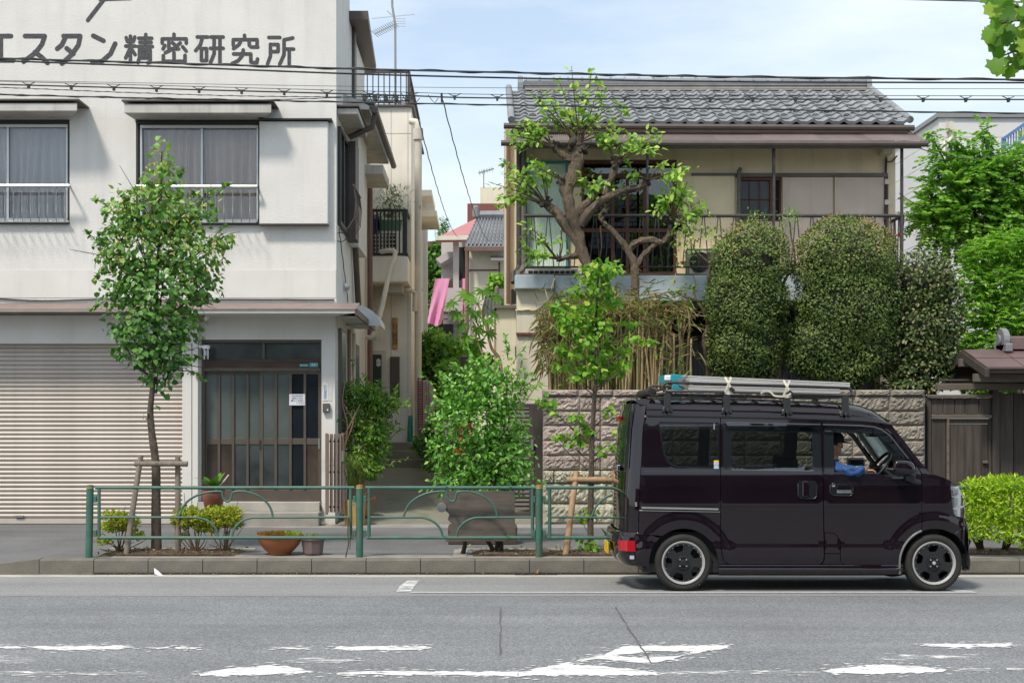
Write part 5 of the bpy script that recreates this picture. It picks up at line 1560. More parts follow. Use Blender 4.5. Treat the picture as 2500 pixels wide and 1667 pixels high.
def panel(name, outer, holes, m, parent, extra=0.0, step=10, flange=0.03, far=False, coarse=False):
    """a sheet-metal panel: outline in photo pixels laid on the body's curved side"""
    outer_d = dens(outer, step); holes_d = [dens(h, step) for h in holes]
    pts = []; edges = []
    for loop in [outer_d]+holes_d:
        n0 = len(pts); pts += loop
        edges += [(n0+i, n0+(i+1) % len(loop)) for i in range(len(loop))]
    xs0, xs1 = min(p[0] for p in outer), max(p[0] for p in outer)
    allp = np.array(pts)
    st = 26 if coarse else 11
    gy = ROWS[::3] if coarse else ROWS
    for y in gy:
        x = xs0 + st*0.5
        while x < xs1:
            q = (x, y)
            if min(math.hypot(x-1669,y-1373.6), math.hypot(x-2282,y-1374.5)) < 129: x += st; continue
            if inpoly(q, outer_d) and not any(inpoly(q, h) for h in holes_d) and np.min(np.hypot(allp[:,0]-x, allp[:,1]-y)) > 4:
                pts.append(q)
            x += st
    for cx, cy in ((1669,1373.6),(2282,1374.5)):
        for r in ((90,108,122) if coarse else (88,93,98,103,108,112,116,120,124,129)):
            for k in range(0,360,9 if coarse else 4):
                q = (cx+r*math.cos(R(k)), cy+r*math.sin(R(k)))
                if inpoly(q, outer_d) and not any(inpoly(q, h) for h in holes_d) and np.min(np.hypot(allp[:,0]-q[0], allp[:,1]-q[1])) > 3: pts.append(q)
    nb = sum(len(l) for l in [outer_d]+holes_d)
    vs, es, fs, ov, oe, of = delaunay_2d_cdt([Vector(p) for p in pts], edges, [], 0, 1e-4)
    V = []
    for v in vs:
        y = YN + voff(v.x, v.y) + extra
        if far:
            yy = 2*YMID - (YN + voff(v.x, v.y)); V.append((X(v.x, YN+voff(v.x,v.y)), yy, Z(v.y, YN+voff(v.x,v.y))))
        else: V.append((X(v.x,y), y, Z(v.y,y)))
    F = []
    for f in fs:
        c = (sum(vs[i].x for i in f)/3, sum(vs[i].y for i in f)/3)
        if inpoly(c, outer_d) and not any(inpoly(c, h) for h in holes_d): F.append(tuple(f))
    b = MB(); b.add(V, F)
    if flange:
        cnt = {}
        for f in F:
            for i in range(3):
                e = tuple(sorted((f[i], f[(i+1) % 3]))); cnt[e] = cnt.get(e, 0)+1
        s = -1 if far else 1
        for (i, j), n in cnt.items():
            if n == 1:
                a, c = Vector(V[i]), Vector(V[j]); d = Vector((0,flange*s,0))
                b.add([a, c, c+d, a+d], [(0,1,2,3)])
    me = b.mesh(name, m, True, 30)
    o = bpy.data.objects.new(name, me); COL.objects.link(o)
    return adopt(o, parent)
def vp(px, py, extra=0.0):
    y = YN + voff(px, py) + extra; return Vector((X(px,y), y, Z(py,y)))
def varc(cx, cy, r, a0, a1, n=16):
    return [(cx+r*math.cos(R(a0+(a1-a0)*i/n)), cy+r*math.sin(R(a0+(a1-a0)*i/n))) for i in range(n+1)]

qwin = [(1607,1034),(1611,1029.5),(1755,1031.5),(1755,1144),(1653,1141),(1638,1136),(1627,1125),(1619,1108),(1613,1075)]
qarc = [(1754,1376)] + varc(1669,1374,84.5,0,-128,18)
quarter = [(1579,1018),(1700,1018.5),(1758,1020),(1758.8,1330),(1761,1355),(1767,1376)] + qarc + [(1590,1305),(1560,1304.5),(1560,1299),(1562,1202),(1565.5,1138),(1567.5,1100),(1571,1047)]
dhole = [(1764,1034),(2003,1040),(2006,1150),(1764,1146.5)]
door1 = [(1760,1020),(2005,1024.5),(2008,1150),(2011,1360),(2008.5,1370),(2001,1376.5),(1783,1376.5),(1771,1371),(1763.5,1350),(1760.5,1330)]
fhole = [(2011,1036),(2100,1039),(2135,1041.5),(2153,1048),(2172,1063),(2195,1091),(2216,1118),(2232,1140),(2238,1152),(2236,1166),(2222,1171),(2204,1169),(2176,1165),(2159,1160.5),(2146,1155),(2134,1152.5),(2010.5,1152.5)]
door2 = [(2007,1024.5),(2100,1027),(2147,1035),(2172,1056),(2217,1108),(2246,1150),(2250,1160),(2250,1297)] + varc(2282,1374.5,84.5,-112,-179,10) + [(2196,1377.5),(2061,1377),(2054,1373),(2052.5,1366),(2052.5,1322),(2046,1309),(2038,1300),(2012.8,1298.8),(2010,1150)]
fuel = [(2014,1300.3),(2037,1301.6),(2044.5,1310),(2051,1323),(2051,1350),(2014,1349.5)]
sillup = [(2014,1351.5),(2051,1352),(2051,1368),(2056,1376.5),(2008,1376.3),(2013,1367)]
fender = [(2251.5,1157),(2281,1158),(2300,1164),(2315,1171.5),(2329,1180),(2334,1186),(2320,1187),(2326,1239),(2328,1252),(2334,1259),(2352,1264),(2354,1284),(2340,1290),(2326,1302)] + varc(2282,1374.5,84.5,-60,-111,10) + [(2251.5,1296)]
for nm, o_, h_ in (("quarter_panel",quarter,[qwin]),("sliding_door",door1,[dhole]),("front_door",door2,[fhole]),("fuel_lid",fuel,[]),("sill_panel",sillup,[]),("front_fender",fender,[])):
    p = panel(nm, o_, h_, M_paintv, van)
    if nm == "sliding_door": sdoor = p
    if nm == "front_door": fdoor = p
    if nm == "quarter_panel": qpan = p
# dark inner shell behind the gaps, with the window openings left free
shell = [(1580,1016),(2147,1030),(2246,1148),(2330,1190),(2330,1250),(2326,1300)] + varc(2282,1374.5,86,-60,-179,16) + [(2196,1382),(1760,1380)] + varc(1669,1374,86,0,-128,16) + [(1564,1302),(1570,1100)]
panel("inner_shell", shell, [[(1608,1031),(1757,1032.5),(1757,1145),(1650,1142),(1627,1126),(1614,1075)], [(1785,1049),(1986,1053),(1988,1149),(1786,1146)], [(2034,1055),(2090,1057),(2135,1058),(2160,1070),(2216,1130),(2222,1168),(2160,1161),(2036,1152)]], M_blackp, van, extra=0.028, flange=0)
far_holes = [[(1608,1031),(1757,1032.5),(1757,1145),(1650,1142),(1627,1126),(1614,1075)], [(1785,1045),(1986,1048),(1988,1149),(1786,1146)], [(2020,1045),(2090,1047),(2140,1052),(2165,1070),(2222,1138),(2222,1160),(2022,1152)]]
panel("far_side", [(1579,1016),(2147,1032),(2246,1150),(2334,1190),(2350,1262),(2345,1300)] + varc(2282,1374.5,84.5,-60,-179,16) + [(2196,1385),(1760,1385)] + varc(1669,1374,84.5,0,-128,16) + [(1560,1304),(1570,1060)], far_holes, M_paintv, van, far=True, coarse=True)
panel("far_side_trim", [(1580,1018),(2147,1034),(2240,1150),(2300,1190),(2200,1300),(1700,1280),(1570,1290),(1570,1060)], far_holes, M_cabin, van, extra=0, far=True, coarse=True, flange=0).location = (0,-0.03,0)
panel("far_glass", [(1606,1029),(1988,1042),(1988,1149),(1650,1143),(1627,1126),(1612,1075)], [], M_privacy, van, far=True, coarse=True, flange=0).location = (0,-0.015,0)
# glass and black frames of the near side
qg = panel("quarter_window", [(1606,1033),(1611,1028.5),(1757,1030.5),(1757,1145),(1653,1142),(1637,1137),(1626,1126),(1618,1109),(1612,1075)], [], M_privacy, qpan, extra=0.012, flange=0)
panel("window_border", [(1606,1033),(1611,1028.5),(1757,1030.5),(1757,1145),(1653,1142),(1637,1137),(1626,1126),(1618,1109),(1612,1075)], [[(1611,1037),(1752,1038),(1752,1139),(1656,1136.5),(1641,1131),(1631,1121),(1623,1105),(1617,1075)]], M_glossblk, qg, extra=0.0105, flange=0)
panel("glass_divider", [(1742,1032),(1745,1032),(1745,1048),(1742,1048)], [], M_alud, qg, extra=0.009, flange=0)
gl1 = [(1786,1052),(1983,1055),(1985,1148),(1787,1145)]
fr1 = panel("window_frame", [(1762.5,1033),(2004,1039),(2007,1151),(1762.5,1147.5)], [gl1], M_glossblk, sdoor, extra=0.010, flange=0.01)
panel("window_glass", [(1784,1050),(1985,1053),(1987,1150),(1785,1147)], [], M_privacy, sdoor, extra=0.018, flange=0)
panel("glass_seal", [(1785,1145),(1986,1148),(1986,1150),(1785,1147)], [], M_rack0, fr1, extra=0.006, flange=0.004)
panel("window_frame", [(2010,1035),(2034,1035.7),(2037,1153),(2012,1153)], [], M_glossblk, fdoor, extra=0.008, flange=0.01)
def visor(poly, parent):
    o = panel("window_visor", poly, [], M_visor, parent, extra=-0.012, flange=0.0)
    return o
visor([(1771,1029.5),(2003,1035),(2003,1053),(1773,1047)], sdoor)
v2 = visor([(2009,1035),(2100,1037.5),(2133,1040.5),(2152,1047),(2172,1062),(2218,1119),(2209,1121),(2160,1077),(2140,1064),(2115,1059),(2089,1057.5),(2010,1055)], fdoor)
panel("visor_lip", [(1771,1029),(2003,1034.5),(2003,1037),(1771,1031.5)], [], M_rack0, sdoor, extra=-0.014, flange=0.01)
panel("visor_lip", [(2009,1034.6),(2100,1037),(2134,1040),(2153,1046.5),(2173,1061.5),(2219,1119),(2217,1120),(2172,1064),(2152,1049.5),(2134,1043),(2100,1040),(2009,1037)], [], M_rack0, fdoor, extra=-0.014, flange=0.01)
panel("visor_clip", [(2016,1051),(2029,1051.3),(2029,1053.3),(2016,1053)], [], M_chrome, fdoor, extra=-0.018, flange=0.004)
# windscreen pillar strip between door and screen
panel("windscreen_pillar", [(2148,1034),(2166,1034),(2177,1037),(2270,1156),(2252,1156),(2248,1150),(2219,1107),(2174,1054)], [], M_paintv, van, extra=-0.002, flange=0.04)
# slide rail, sill mouldings
panel("slide_rail", [(1565,1236.5),(1754,1240.5),(1754,1244.5),(1567,1241)], [], M_alu, qpan, extra=-0.008, flange=0.02)
panel("rail_lip", [(1560,1245),(1758,1248.5),(1758,1250),(1560,1246.5)], [], M_alud, qpan, extra=-0.010, flange=0.02)
sp_ = [(1378,.006),(1381,-.004),(1384,.004),(1386.5,-.008),(1389.5,-.016),(1391,-.006),(1394,.012),(1401,.03),(1404,.08)]
rows = []
for py, d in sp_:
    rows.append([(X(px,YN+d), YN+d, Z(py,YN+d)) for px in np.linspace(1755,2203,20)])
MB().grid(rows).out("sill", M_paintv, van, smooth=True, angle=25)
# underbody: dark floor pan with the far sill
MB().box(X(1570,YN), X(2350,YN), YN+0.06, 2*YMID-YN-0.06, Z(1397,YN), Z(1376,YN)).out("floor_pan", M_blackp, van)
MB().box(X(1757,YN), X(2197,YN), YN+0.08, YN+0.1, Z(1378,YN), Z(1160,YN)).out("inner_panel", M_cabind, van)
MB().box(X(1580,YN), X(2250,YN), YN+0.1, 2*YMID-YN-0.1, Z(1376,YN)+0.001, Z(1300,YN)).out("cabin_floor", M_cabind, van)
# wheel housings
for cx in (1669, 2282):
    prof_ = varc(cx,1374,87,-186,6,22)
    b = MB()
    a0 = [(X(p[0],YN), YN+0.03, Z(p[1],YN)) for p in prof_]; a1 = [(q[0], YN+0.36, q[2]) for q in a0]
    b.grid([a0,a1]); b.add(a1, [tuple(range(len(a1)))])
    b.out("wheel_housing", M_cabind, van)
# rear hatch, wrapped round the corners and bowed across the width
HX = [(0,0.0),(.012,-.030),(.035,-.066),(.08,-.098),(.18,-.128),(.40,-.152),(.725,-.162)]
HX = HX + [(1.45-a, b_) for a, b_ in HX[-2::-1]]
seam = [(985,1577),(1000,1575.5),(1012,1574),(1047,1569),(1100,1566),(1138,1564),(1202,1560.5),(1260,1558.5),(1303,1558)]
def hatch_grid(rws, cols, name, m, parent, push=0.0, extra_bow=0.0):
    rows = []
    for py, sx in rws:
        y0 = YN + prof(py) + 0.003
        w_ = 2*(YMID-y0)
        r = []
        for dy, dx in cols:
            y = y0 + dy/1.45*w_
            x = X(sx, y0) + dx*(1+extra_bow) - push
            r.append((x, y, Z(py, y0)))
        rows.append(r)
    return MB().grid(rows).out(name, m, parent, smooth=True, angle=60)
hatch = hatch_grid(seam, HX, "rear_hatch", M_paintv, van)
hatch_grid([(1002,1575),(1047,1569),(1100,1566),(1143,1563.5)], HX[3:-3], "rear_window", mat("dark_rear_glass",(0.012,0.015,0.014),0.05), hatch, 0.006)
MB().box(X(1562,YN)-0.185, X(1562,YN)-0.15, 13.35, 13.75, Z(1150,13.3), Z(1135,13.3)).out("hatch_handle", M_chrome, hatch, bevel=0.006)
MB().box(X(1566,YN)-0.16, X(1566,YN)-0.13, 13.6, 13.85, Z(1025,13.6), Z(1016,13.6)).out("high_stop_lamp", M_redlamp, hatch)
MB().box(X(1558,YN)-0.03, X(1558,YN)-0.01, YN+0.002, YN+0.012, Z(1236,YN), Z(1225,YN)).out("hatch_hinge_plate", M_chrome, hatch)
# small badge on the glass
bump_rows = [(1300,1558),(1304.5,1550),(1312,1548),(1330,1548),(1352,1550),(1362,1553),(1372,1558),(1381,1566)]
bumper = hatch_grid(bump_rows, HX, "rear_bumper", M_paintv, van, 0.0, 0.12)
panel("bumper_side", [(1549,1305.5),(1591,1306)] + varc(1669,1374,84.5,-128,-188,10)[1:] + [(1571,1380),(1552,1378.5),(1549,1360)], [], M_paintv, bumper, extra=-0.003, flange=0.03)
hatch_grid([(1319,1547),(1345,1548)], [(-.012,.02),(.002,-.035),(.03,-.072),(.075,-.105),(.11,-.115)], "tail_lamp", M_redlamp, bumper, 0.010, 0.15)
hatch_grid([(1319,1547),(1345,1548)], [(1.45-.11,-.115),(1.45-.075,-.105),(1.45-.03,-.072),(1.45-.002,-.035)], "tail_lamp", M_redlamp, bumper, 0.010, 0.15)
MB().box(X(1548,YN)-0.215, X(1548,YN)-0.20, 13.5, 13.83, Z(1350,13.5), Z(1323,13.5)).out("number_plate", mat("yellow_plate",(0.75,0.45,0.01),0.4), bumper)
MB().box(X(1548,YN)-0.04, X(1548,YN)-0.0, YN-0.004, YN+0.03, Z(1364,YN), Z(1356,YN)).out("reflector", mat("pale_reflector",(0.45,0.45,0.55),0.2), bumper)
# roof
def driplerp(px):
    pts = [(1576,1011),(1700,1013.5),(1850,1016),(2000,1020),(2100,1024),(2150,1028.5),(2178,1034)]
    for (a, b_), (c, d) in zip(pts, pts[1:]):
        if a <= px <= c: return b_+(d-b_)*(px-a)/(c-a)
    return pts[0][1] if px < 1576 else pts[-1][1]
def toplerp(px):
    pts = [(1576,973),(1700,973),(1850,976),(2000,982),(2073,985.5),(2102,991),(2127,1000),(2147,1013),(2161,1025.5),(2178,1033)]
    for (a, b_), (c, d) in zip(pts, pts[1:]):
        if a <= px <= c: return b_+(d-b_)*(px-a)/(c-a)
    return pts[0][1] if px < 1576 else pts[-1][1]
RP = [(0,.120),(.06,.124),(.30,.130),(.335,.139),(.37,.142),(.62,.160),(.80,.195),(.92,.26),(1.0,.38)]
rows = []
for px in [1578,1590,1620,1660,1700,1750,1800,1850,1900,1950,2000,2040,2073,2090,2102,2115,2127,2137,2147,2155,2162,2170]:
    d, t = driplerp(px), toplerp(px)
    r = []
    for f, off in RP:
        y = YN+off; r.append(Vector((X(px,y), y, Z(d+(t-d)*f, y))))
    zt_ = r[-1].z
    fwd = 0.0 if px < 2073 else ((px-2073)/97)**2*0.10
    mid = []
    for y in (13.55, YMID):
        zz = zt_ + (0.018 if y > 13.6 else 0.012)
        mid.append(Vector((r[-1].x + fwd*(0.8 if y < 13.6 else 1), y, zz)))
    half = r + mid
    full = half + [Vector((q.x, 2*YMID-q.y, q.z)) for q in half[-2::-1]]
    rows.append(full)
roofo = MB().grid(rows).out("roof_panel", M_paintv, van, smooth=True, angle=24)
rowrear = rows[0]; rowfront = rows[-1]
# drip rail
b = MB(); b.tube([vp(px, driplerp(px)+3.0, -0.004) for px in (1577,1640,1700,1800,1900,2000,2060,2100,2130,2150,2165,2177)], 0.012, 6); b.out("drip_rail", M_blackp, roofo, smooth=True)
# rear lip of the roof (spoiler)
b = MB()
ys0, ys1 = 13.16, 2*YMID-13.16
b.hexa([Vector((X(1562,13.15),ys0,Z(989,13.15))), Vector((X(1584,13.15),ys0,Z(991,13.15))), Vector((X(1584,13.15),ys1,Z(991,13.15))), Vector((X(1562,13.15),ys1,Z(989,13.15))),
        Vector((X(1546,13.15),ys0+.03,Z(974.5,13.15))), Vector((X(1592,13.15),ys0+.03,Z(973,13.15))), Vector((X(1592,13.15),ys1-.03,Z(973,13.15))), Vector((X(1546,13.15),ys1-.03,Z(974.5,13.15)))])
b.out("rear_spoiler", M_paintv, van, smooth=True, bevel=0.012, seg=2)
# front shell: windscreen, bonnet, nose, lower bumper
def across(pts, cols, bow, name, m, parent, smooth=True):
    rows = []
    for (px, py, off, bw_) in pts:
        y0 = YN+off; x0_ = X(px,y0); z0_ = Z(py,y0); w_ = 2*(YMID-y0)
        rows.append([(x0_ + bw_*f, y0+v*w_, z0_) for v, f in cols])
    return MB().grid(rows).out(name, m, parent, smooth=smooth, angle=50)
COLS = [(0,0),(.03,.30),(.08,.52),(.16,.72),(.30,.90),(.5,1.0),(.70,.90),(.84,.72),(.92,.52),(.97,.30),(1,0)]
wscreen = across([(2175,1037,.11,.06),(2198,1066,.095,.06),(2228,1105,.075,.06),(2266,1154,.05,.06)], COLS, 1, "windscreen", M_clear, van)
across([(2165,1033,.118,.06),(2175,1037.5,.112,.06)], COLS, 1, "roof_front_edge", M_paintv, van)
bonnet = across([(2262,1154,.04,.06),(2280,1157,.04,.06),(2298,1163,.05,.06),(2313,1170,.06,.06),(2327,1179,.07,.06),(2336,1187,.08,.06)], COLS, 1, "bonnet", M_paintv, van)
nose = across([(2336,1187,.08,.06),(2344,1204,.10,.06),(2350,1226,.11,.06),(2353,1247,.11,.06),(2355,1265,.11,.06),(2360,1281,.10,.06),(2363,1293,.09,.06),(2364,1316,.08,.06),(2364,1345,.08,.06),(2365,1365,.08,.06),(2366,1371,.08,.06),(2363,1389,.085,.06)], COLS, 1, "front_bumper", M_paintv, van)
panel("bumper_side", [(2326,1303.5),(2340,1291.5),(2353,1285.5),(2358,1284),(2364,1310),(2366,1345),(2367.5,1371),(2365,1389),(2353,1390),(2353,1378)] + varc(2282,1374.5,84.5,-3,-58,10)[::1], [], M_paintv, nose, extra=0.0, flange=0.04)
panel("bumper_foot", [(2354,1352),(2367,1352),(2369.5,1371),(2367,1391),(2353,1392)], [], M_blackp, nose, extra=-0.006, flange=0.05)
panel("headlamp_back", [(2320,1186),(2340,1187),(2348,1204),(2353,1226),(2356,1247),(2355.5,1263),(2334,1259),(2328,1252)], [], M_rimlip, van, extra=0.03, flange=0)
hl = panel("headlamp", [(2320.5,1186),(2339.5,1187),(2347,1203),(2353,1226),(2356,1247),(2355,1263.5),(2334,1258.5),(2328,1252),(2326,1239)], [], glassmat("lamp_glass",(0.86,0.9,0.93),0.10), van, extra=-0.003, flange=0.02)
for py in (1211, 1240): panel("lamp_divider", [(2324,py),(2354,py+1),(2354,py+3),(2324,py+2)], [], M_white, hl, extra=0.012, flange=0.01)
for a in ((2327,1193,2339,1208),(2329,1217,2344,1236),(2331,1245,2350,1257)):
    panel("reflector", [(a[0],a[1]),(a[2],a[1]),(a[2]+1,a[3]),(a[0]+1,a[3])], [], M_alud, hl, extra=0.022, flange=0.01)
# wiper root
b = MB(); b.bar((X(2262,13.2),13.2,Z(1150,13.1)),(X(2268,13.2)+.05,13.7,Z(1152,13.1)),0.02); b.out("wiper", M_chrome, van)
# front arch lip
b = MB(); b.tube([vp(p[0],p[1],-0.01) for p in varc(2282,1374.5,85.5,-112,-180,14)] + [vp(2196.6,1400,-0.01)], 0.010, 6); b.out("arch_lip", M_alud, fdoor, smooth=True)

# ---- wheels
def wheel(cx, cy, yface, sgn, name="wheel"):
    r = 70.2*YN/FPX
    c = Vector((X(cx,YN), yface, Z(cy,YN)))
    def pr(l): return [(a, b_*sgn) for a, b_ in l]
    tyre = MB().lathe(pr([(.205,.15),(.235,.165),(.262,.15),(r-.003,.125),(r,.10),(r,.04),(r-.004,.022),(.262,.004),(.245,-.004),(.225,.0),(.205,.012),(.205,.05)]), c, 56, 'y', False).out(name, M_rubber, van, smooth=True, angle=40)
    tr = MB()
    for k in range(72):
        a = 2*math.pi*k/72; d = Vector((math.cos(a),0,math.sin(a)))
        tr.bar(c+d*(r-0.001)+Vector((0,.02*sgn,0)), c+d*(r+0.001)+Vector((0,.11*sgn,0)), 0.009, 0.006, up=d)
    tr.out("tread", M_rubber, tyre)
    lip = MB().lathe(pr([(.178,.03),(.190,.010),(.1985,-.003),(.207,-.004),(.210,.004),(.206,.02)]), c, 56, 'y', False).out("rim", M_rimlip, tyre, smooth=True, angle=40)
    MB().lathe(pr([(.182,.03),(.178,.06),(.16,.13),(.0,.14)]), c, 40, 'y', False).out("barrel", M_spoke, tyre, smooth=True, angle=40)
    # spoked disc: five broad spokes with rounded openings
    disc = MB()
    outer = [(0.184*math.cos(2*math.pi*k/80), 0.184*math.sin(2*math.pi*k/80)) for k in range(80)]
    holes = []
    off = 90+18 if cx < 2000 else 75+18
    for k in range(5):
        a0 = off+72*k
        h = []
        for t in np.linspace(-19,19,8): h.append((0.170*math.cos(R(a0+t)), 0.170*math.sin(R(a0+t))))
        for t in (15,8,0,-8,-15): h.append(((0.108 if abs(t) < 10 else 0.118)*math.cos(R(a0+t*1.15)), (0.108 if abs(t) < 10 else 0.118)*math.sin(R(a0+t*1.15))))
        holes.append(h)
    pts = list(outer); edges = [(i,(i+1)%80) for i in range(80)]
    for h in holes:
        n0 = len(pts); pts += h; edges += [(n0+i, n0+(i+1)%len(h)) for i in range(len(h))]
    for rr_ in (0.03,0.06,0.09,0.13): pts += [(rr_*math.cos(R(off+36+72*k)), rr_*math.sin(R(off+36+72*k))) for k in range(5)]
    vs, es, fs, *_ = delaunay_2d_cdt([Vector(p) for p in pts], edges, [], 0, 1e-6)
    keep = []
    for f in fs:
        q = (sum(vs[i].x for i in f)/3, sum(vs[i].y for i in f)/3)
        if inpoly(q, outer) and not any(inpoly(q,h) for h in holes): keep.append(tuple(f))
    def lift(p): 
        rr_ = math.hypot(p[0],p[1]); return (0.018 + 0.016*(1-min(1,rr_/0.184)))*sgn
    V = [c+Vector((v.x, lift(v), v.y)) for v in vs]
    disc.add(V, keep)
    nV = len(V)
    cnt = {}
    for f in keep:
        for i in range(3):
            e = tuple(sorted((f[i],f[(i+1)%3]))); cnt[e] = cnt.get(e,0)+1
    for (i,j), n in cnt.items():
        if n == 1: disc.add([V[i],V[j],V[j]+Vector((0,.03*sgn,0)),V[i]+Vector((0,.03*sgn,0))],[(0,1,2,3)])
    me = disc.mesh("spokes", M_spoke, True, 30)
    o = bpy.data.objects.new("spokes", me); COL.objects.link(o); adopt(o, tyre)
    hb = MB().lathe(pr([(.068,.03),(.066,.016),(.060,.014),(.058,.028),(.030,.030),(.028,.012),(.018,.008),(0,.008)]), c, 28, 'y', False).out("hub", M_spoke if cx < 2000 else M_spoke, tyre, smooth=True, angle=35)
    nb = MB()
    for k in range(4):
        a = R(45+90*k); nb.cyl(c+Vector((.044*math.cos(a),.012*sgn,.044*math.sin(a))), c+Vector((.044*math.cos(a),.03*sgn,.044*math.sin(a))), .008, 8)
    for k in range(20):
        a = R(18*k); nb.cyl(c+Vector((.174*math.cos(a),.010*sgn,.174*math.sin(a))), c+Vector((.174*math.cos(a),.02*sgn,.174*math.sin(a))), .004, 6)
    nb.out("wheel_nuts", M_chrome, tyre)
    if cx > 2000: MB().lathe([(0,-.002*sgn),(.016,.002*sgn),(.018,.02*sgn)], c, 16, 'y').out("hub_cap", M_rimlip, tyre, smooth=True)
    return tyre
for cx, cy in ((1669,1373.6),(2282,1374.5)):
    wheel(cx, cy, YN+0.012, 1)
    wheel(cx, cy, 2*YMID-YN-0.012, -1)

# ---- handles, stickers, mirror
h1 = panel("door_handle", [(1951,1172),(1990,1173),(1995,1180),(1995,1212),(1988,1218),(1956,1217),(1949,1210),(1948,1178)], [], M_glossblk, sdoor, extra=-0.004, flange=0.01)
MB().tube([vp(p[0],p[1],-0.007) for p in ((1949,1180),(1949,1208),(1956,1216),(1987,1217),(1994,1211),(1995,1182))], 0.004, 6).out("handle_rim", M_chrome, h1, smooth=True)
b = MB(); q = [vp(1966,1174,-0.022), vp(1966,1212,-0.022)]; b.bar(q[0], q[1], 0.055, 0.02, up=(0,1,0)); b.out("handle_grip", M_paintv, h1, bevel=0.008)
h2 = panel("door_handle", [(2030,1177),(2076,1178),(2083,1184),(2083,1205),(2077,1210),(2033,1208),(2027,1202),(2026,1183)], [], M_glossblk, fdoor, extra=-0.004, flange=0.01)
MB().tube([vp(p[0],p[1],-0.007) for p in ((2027,1184),(2027,1201),(2034,1208.5),(2076,1210),(2082.5,1204),(2083,1185))], 0.004, 6).out("handle_rim", M_chrome, h2, smooth=True)
b = MB(); b.bar(vp(2043,1186,-0.024), vp(2078,1187,-0.024), 0.02, 0.04, up=(0,0,1)); b.out("handle_grip", M_paintv, h2, bevel=0.008)
MB().lathe([(0,-.004),(.017,-.002),(.02,.006)], vp(2035,1184,-0.006), 14, 'y').out("key_lock", M_chrome, h2, smooth=True)
MB().box(vp(2043,1195).x, vp(2078,1195).x, vp(2043,1195,-.008).y, vp(2043,1195,-.004).y, vp(2050,1203).z, vp(2050,1195).z).out("handle_cup", M_alud, h2)
for (a, m) in (((1743,1120,1756,1123.5),M_privacy),((1743,1123.5,1757,1127),mat("yellow_sticker",(0.75,0.5,0.02),0.5)),((1743,1128,1756.5,1135),M_white),((1743,1137,1756.5,1143.5),mat("blue_white_sticker",(0.45,0.6,0.7),0.5))):
    if m is M_privacy: continue
    panel("sticker", [(a[0],a[1]),(a[2],a[1]),(a[2],a[3]),(a[0],a[3])], [], m, qpan, extra=0.008, flange=0)
for i in range(6):
    panel("sticker_print", [(1744.5+2*i,1129.5),(1745.7+2*i,1129.5),(1745.7+2*i,1133.5),(1744.5+2*i,1133.5)], [], M_ink, qpan, extra=0.0075, flange=0)
    panel("sticker_print", [(1744.5+2*i,1139.5),(1745.7+2*i,1139.5),(1745.7+2*i,1141.5),(1744.5+2*i,1141.5)], [], M_blue, qpan, extra=0.0075, flange=0)
# mirror
YM = 12.82
b = MB()
mo = [(2182,1128),(2187,1123),(2215,1123.5),(2228,1128),(2234,1138),(2235,1152),(2230,1157),(2200,1157),(2184,1153),(2180,1144)]
f0 = [P(a,c,YM) for a, c in mo]; f1 = [P(2207+(a-2207)*1.03,1140+(c-1140)*1.03,YM+0.05) for a, c in mo]; f2 = [P(2207+(a-2207)*.85,1140+(c-1140)*.85,YM+0.17) for a, c in mo]
ff = [P(2207+(a-2207)*.72,1140+(c-1140)*.70,YM-0.02) for a, c in mo]
n = len(mo)
b.add(ff+f0+f1+f2, [tuple(range(n))]+[(k*n+i,k*n+(i+1)%n,(k+1)*n+(i+1)%n,(k+1)*n+i) for k in range(3) for i in range(n)]+[tuple(range(3*n,4*n))])
mirr = b.out("wing_mirror", M_paintv, fdoor, smooth=True, angle=70)
md = mirr.modifiers.new("sub",'SUBSURF'); md.levels = 1; md.render_levels = 2
b = MB(); b.pbox(2212,2234,1158,1175,12.92,13.06,12.95); b.bar(P(2222,1172,12.95),P(2246,1178,13.02),0.05); b.out("mirror_stalk", M_blackp, fdoor, bevel=0.012)
b = MB(); b.pbox(2178,2206,1163,1168,12.98,13.0,12.98); b.out("mirror_foot", M_chrome, fdoor)
fm = MB(); fm.box(X(2069,14.55),X(2110,14.55),14.5,14.62,Z(1137,14.55),Z(1117,14.55)); fm.out("far_mirror", M_blackp, van, bevel=0.02)

# ---- cabin
def seat(px, Yc):
    s = bpy.data.objects.new("seat", None); COL.objects.link(s); adopt(s, van)
    x = X(px,Yc)
    b = MB(); b.hexa([(x-.10,Yc-.23,.75),(x+.04,Yc-.23,.75),(x+.04,Yc+.23,.75),(x-.10,Yc+.23,.75),(x-.26,Yc-.2,1.30),(x-.15,Yc-.2,1.30),(x-.15,Yc+.2,1.30),(x-.26,Yc+.2,1.30)])
    b.box(x-.06,x+.42,Yc-.24,Yc+.24,.62,.78)
    o = MB(); o.v, o.f = b.v, b.f
    q = o.out("seat_body", M_seat, s, bevel=0.04, seg=2)
    MB().box(x-.28,x-.18,Yc-.12,Yc+.12,1.32,1.50).out("headrest", M_seat, s, bevel=0.03, seg=2)
seat(2055, 13.38); seat(2055, 14.08)
b = MB(); b.box(X(1880,14.3),X(1890,14.3),13.2,14.2,.6,1.28); b.out("rear_seat", M_seat, van, bevel=0.03)
b = MB(); b.prism([(X(2130,13.7),0.5),(X(2250,13.7),0.5),(X(2235,13.7),Z(1158,13.7)),(X(2200,13.7),Z(1148,13.7)),(X(2160,13.7),Z(1160,13.7))],'y',13.12,14.3); b.out("dashboard", M_cabind, van, bevel=0.02)
b = MB(); c = P(2143,1142,13.40); nrm = Vector((-0.72,0,0.55)).normalized(); u_ = Vector((0,1,0)); w_ = nrm.cross(u_)
b.tube([c + u_*0.19*math.cos(2*math.pi*k/28) + w_*0.19*math.sin(2*math.pi*k/28) for k in range(28)], 0.016, 8, closed=True)
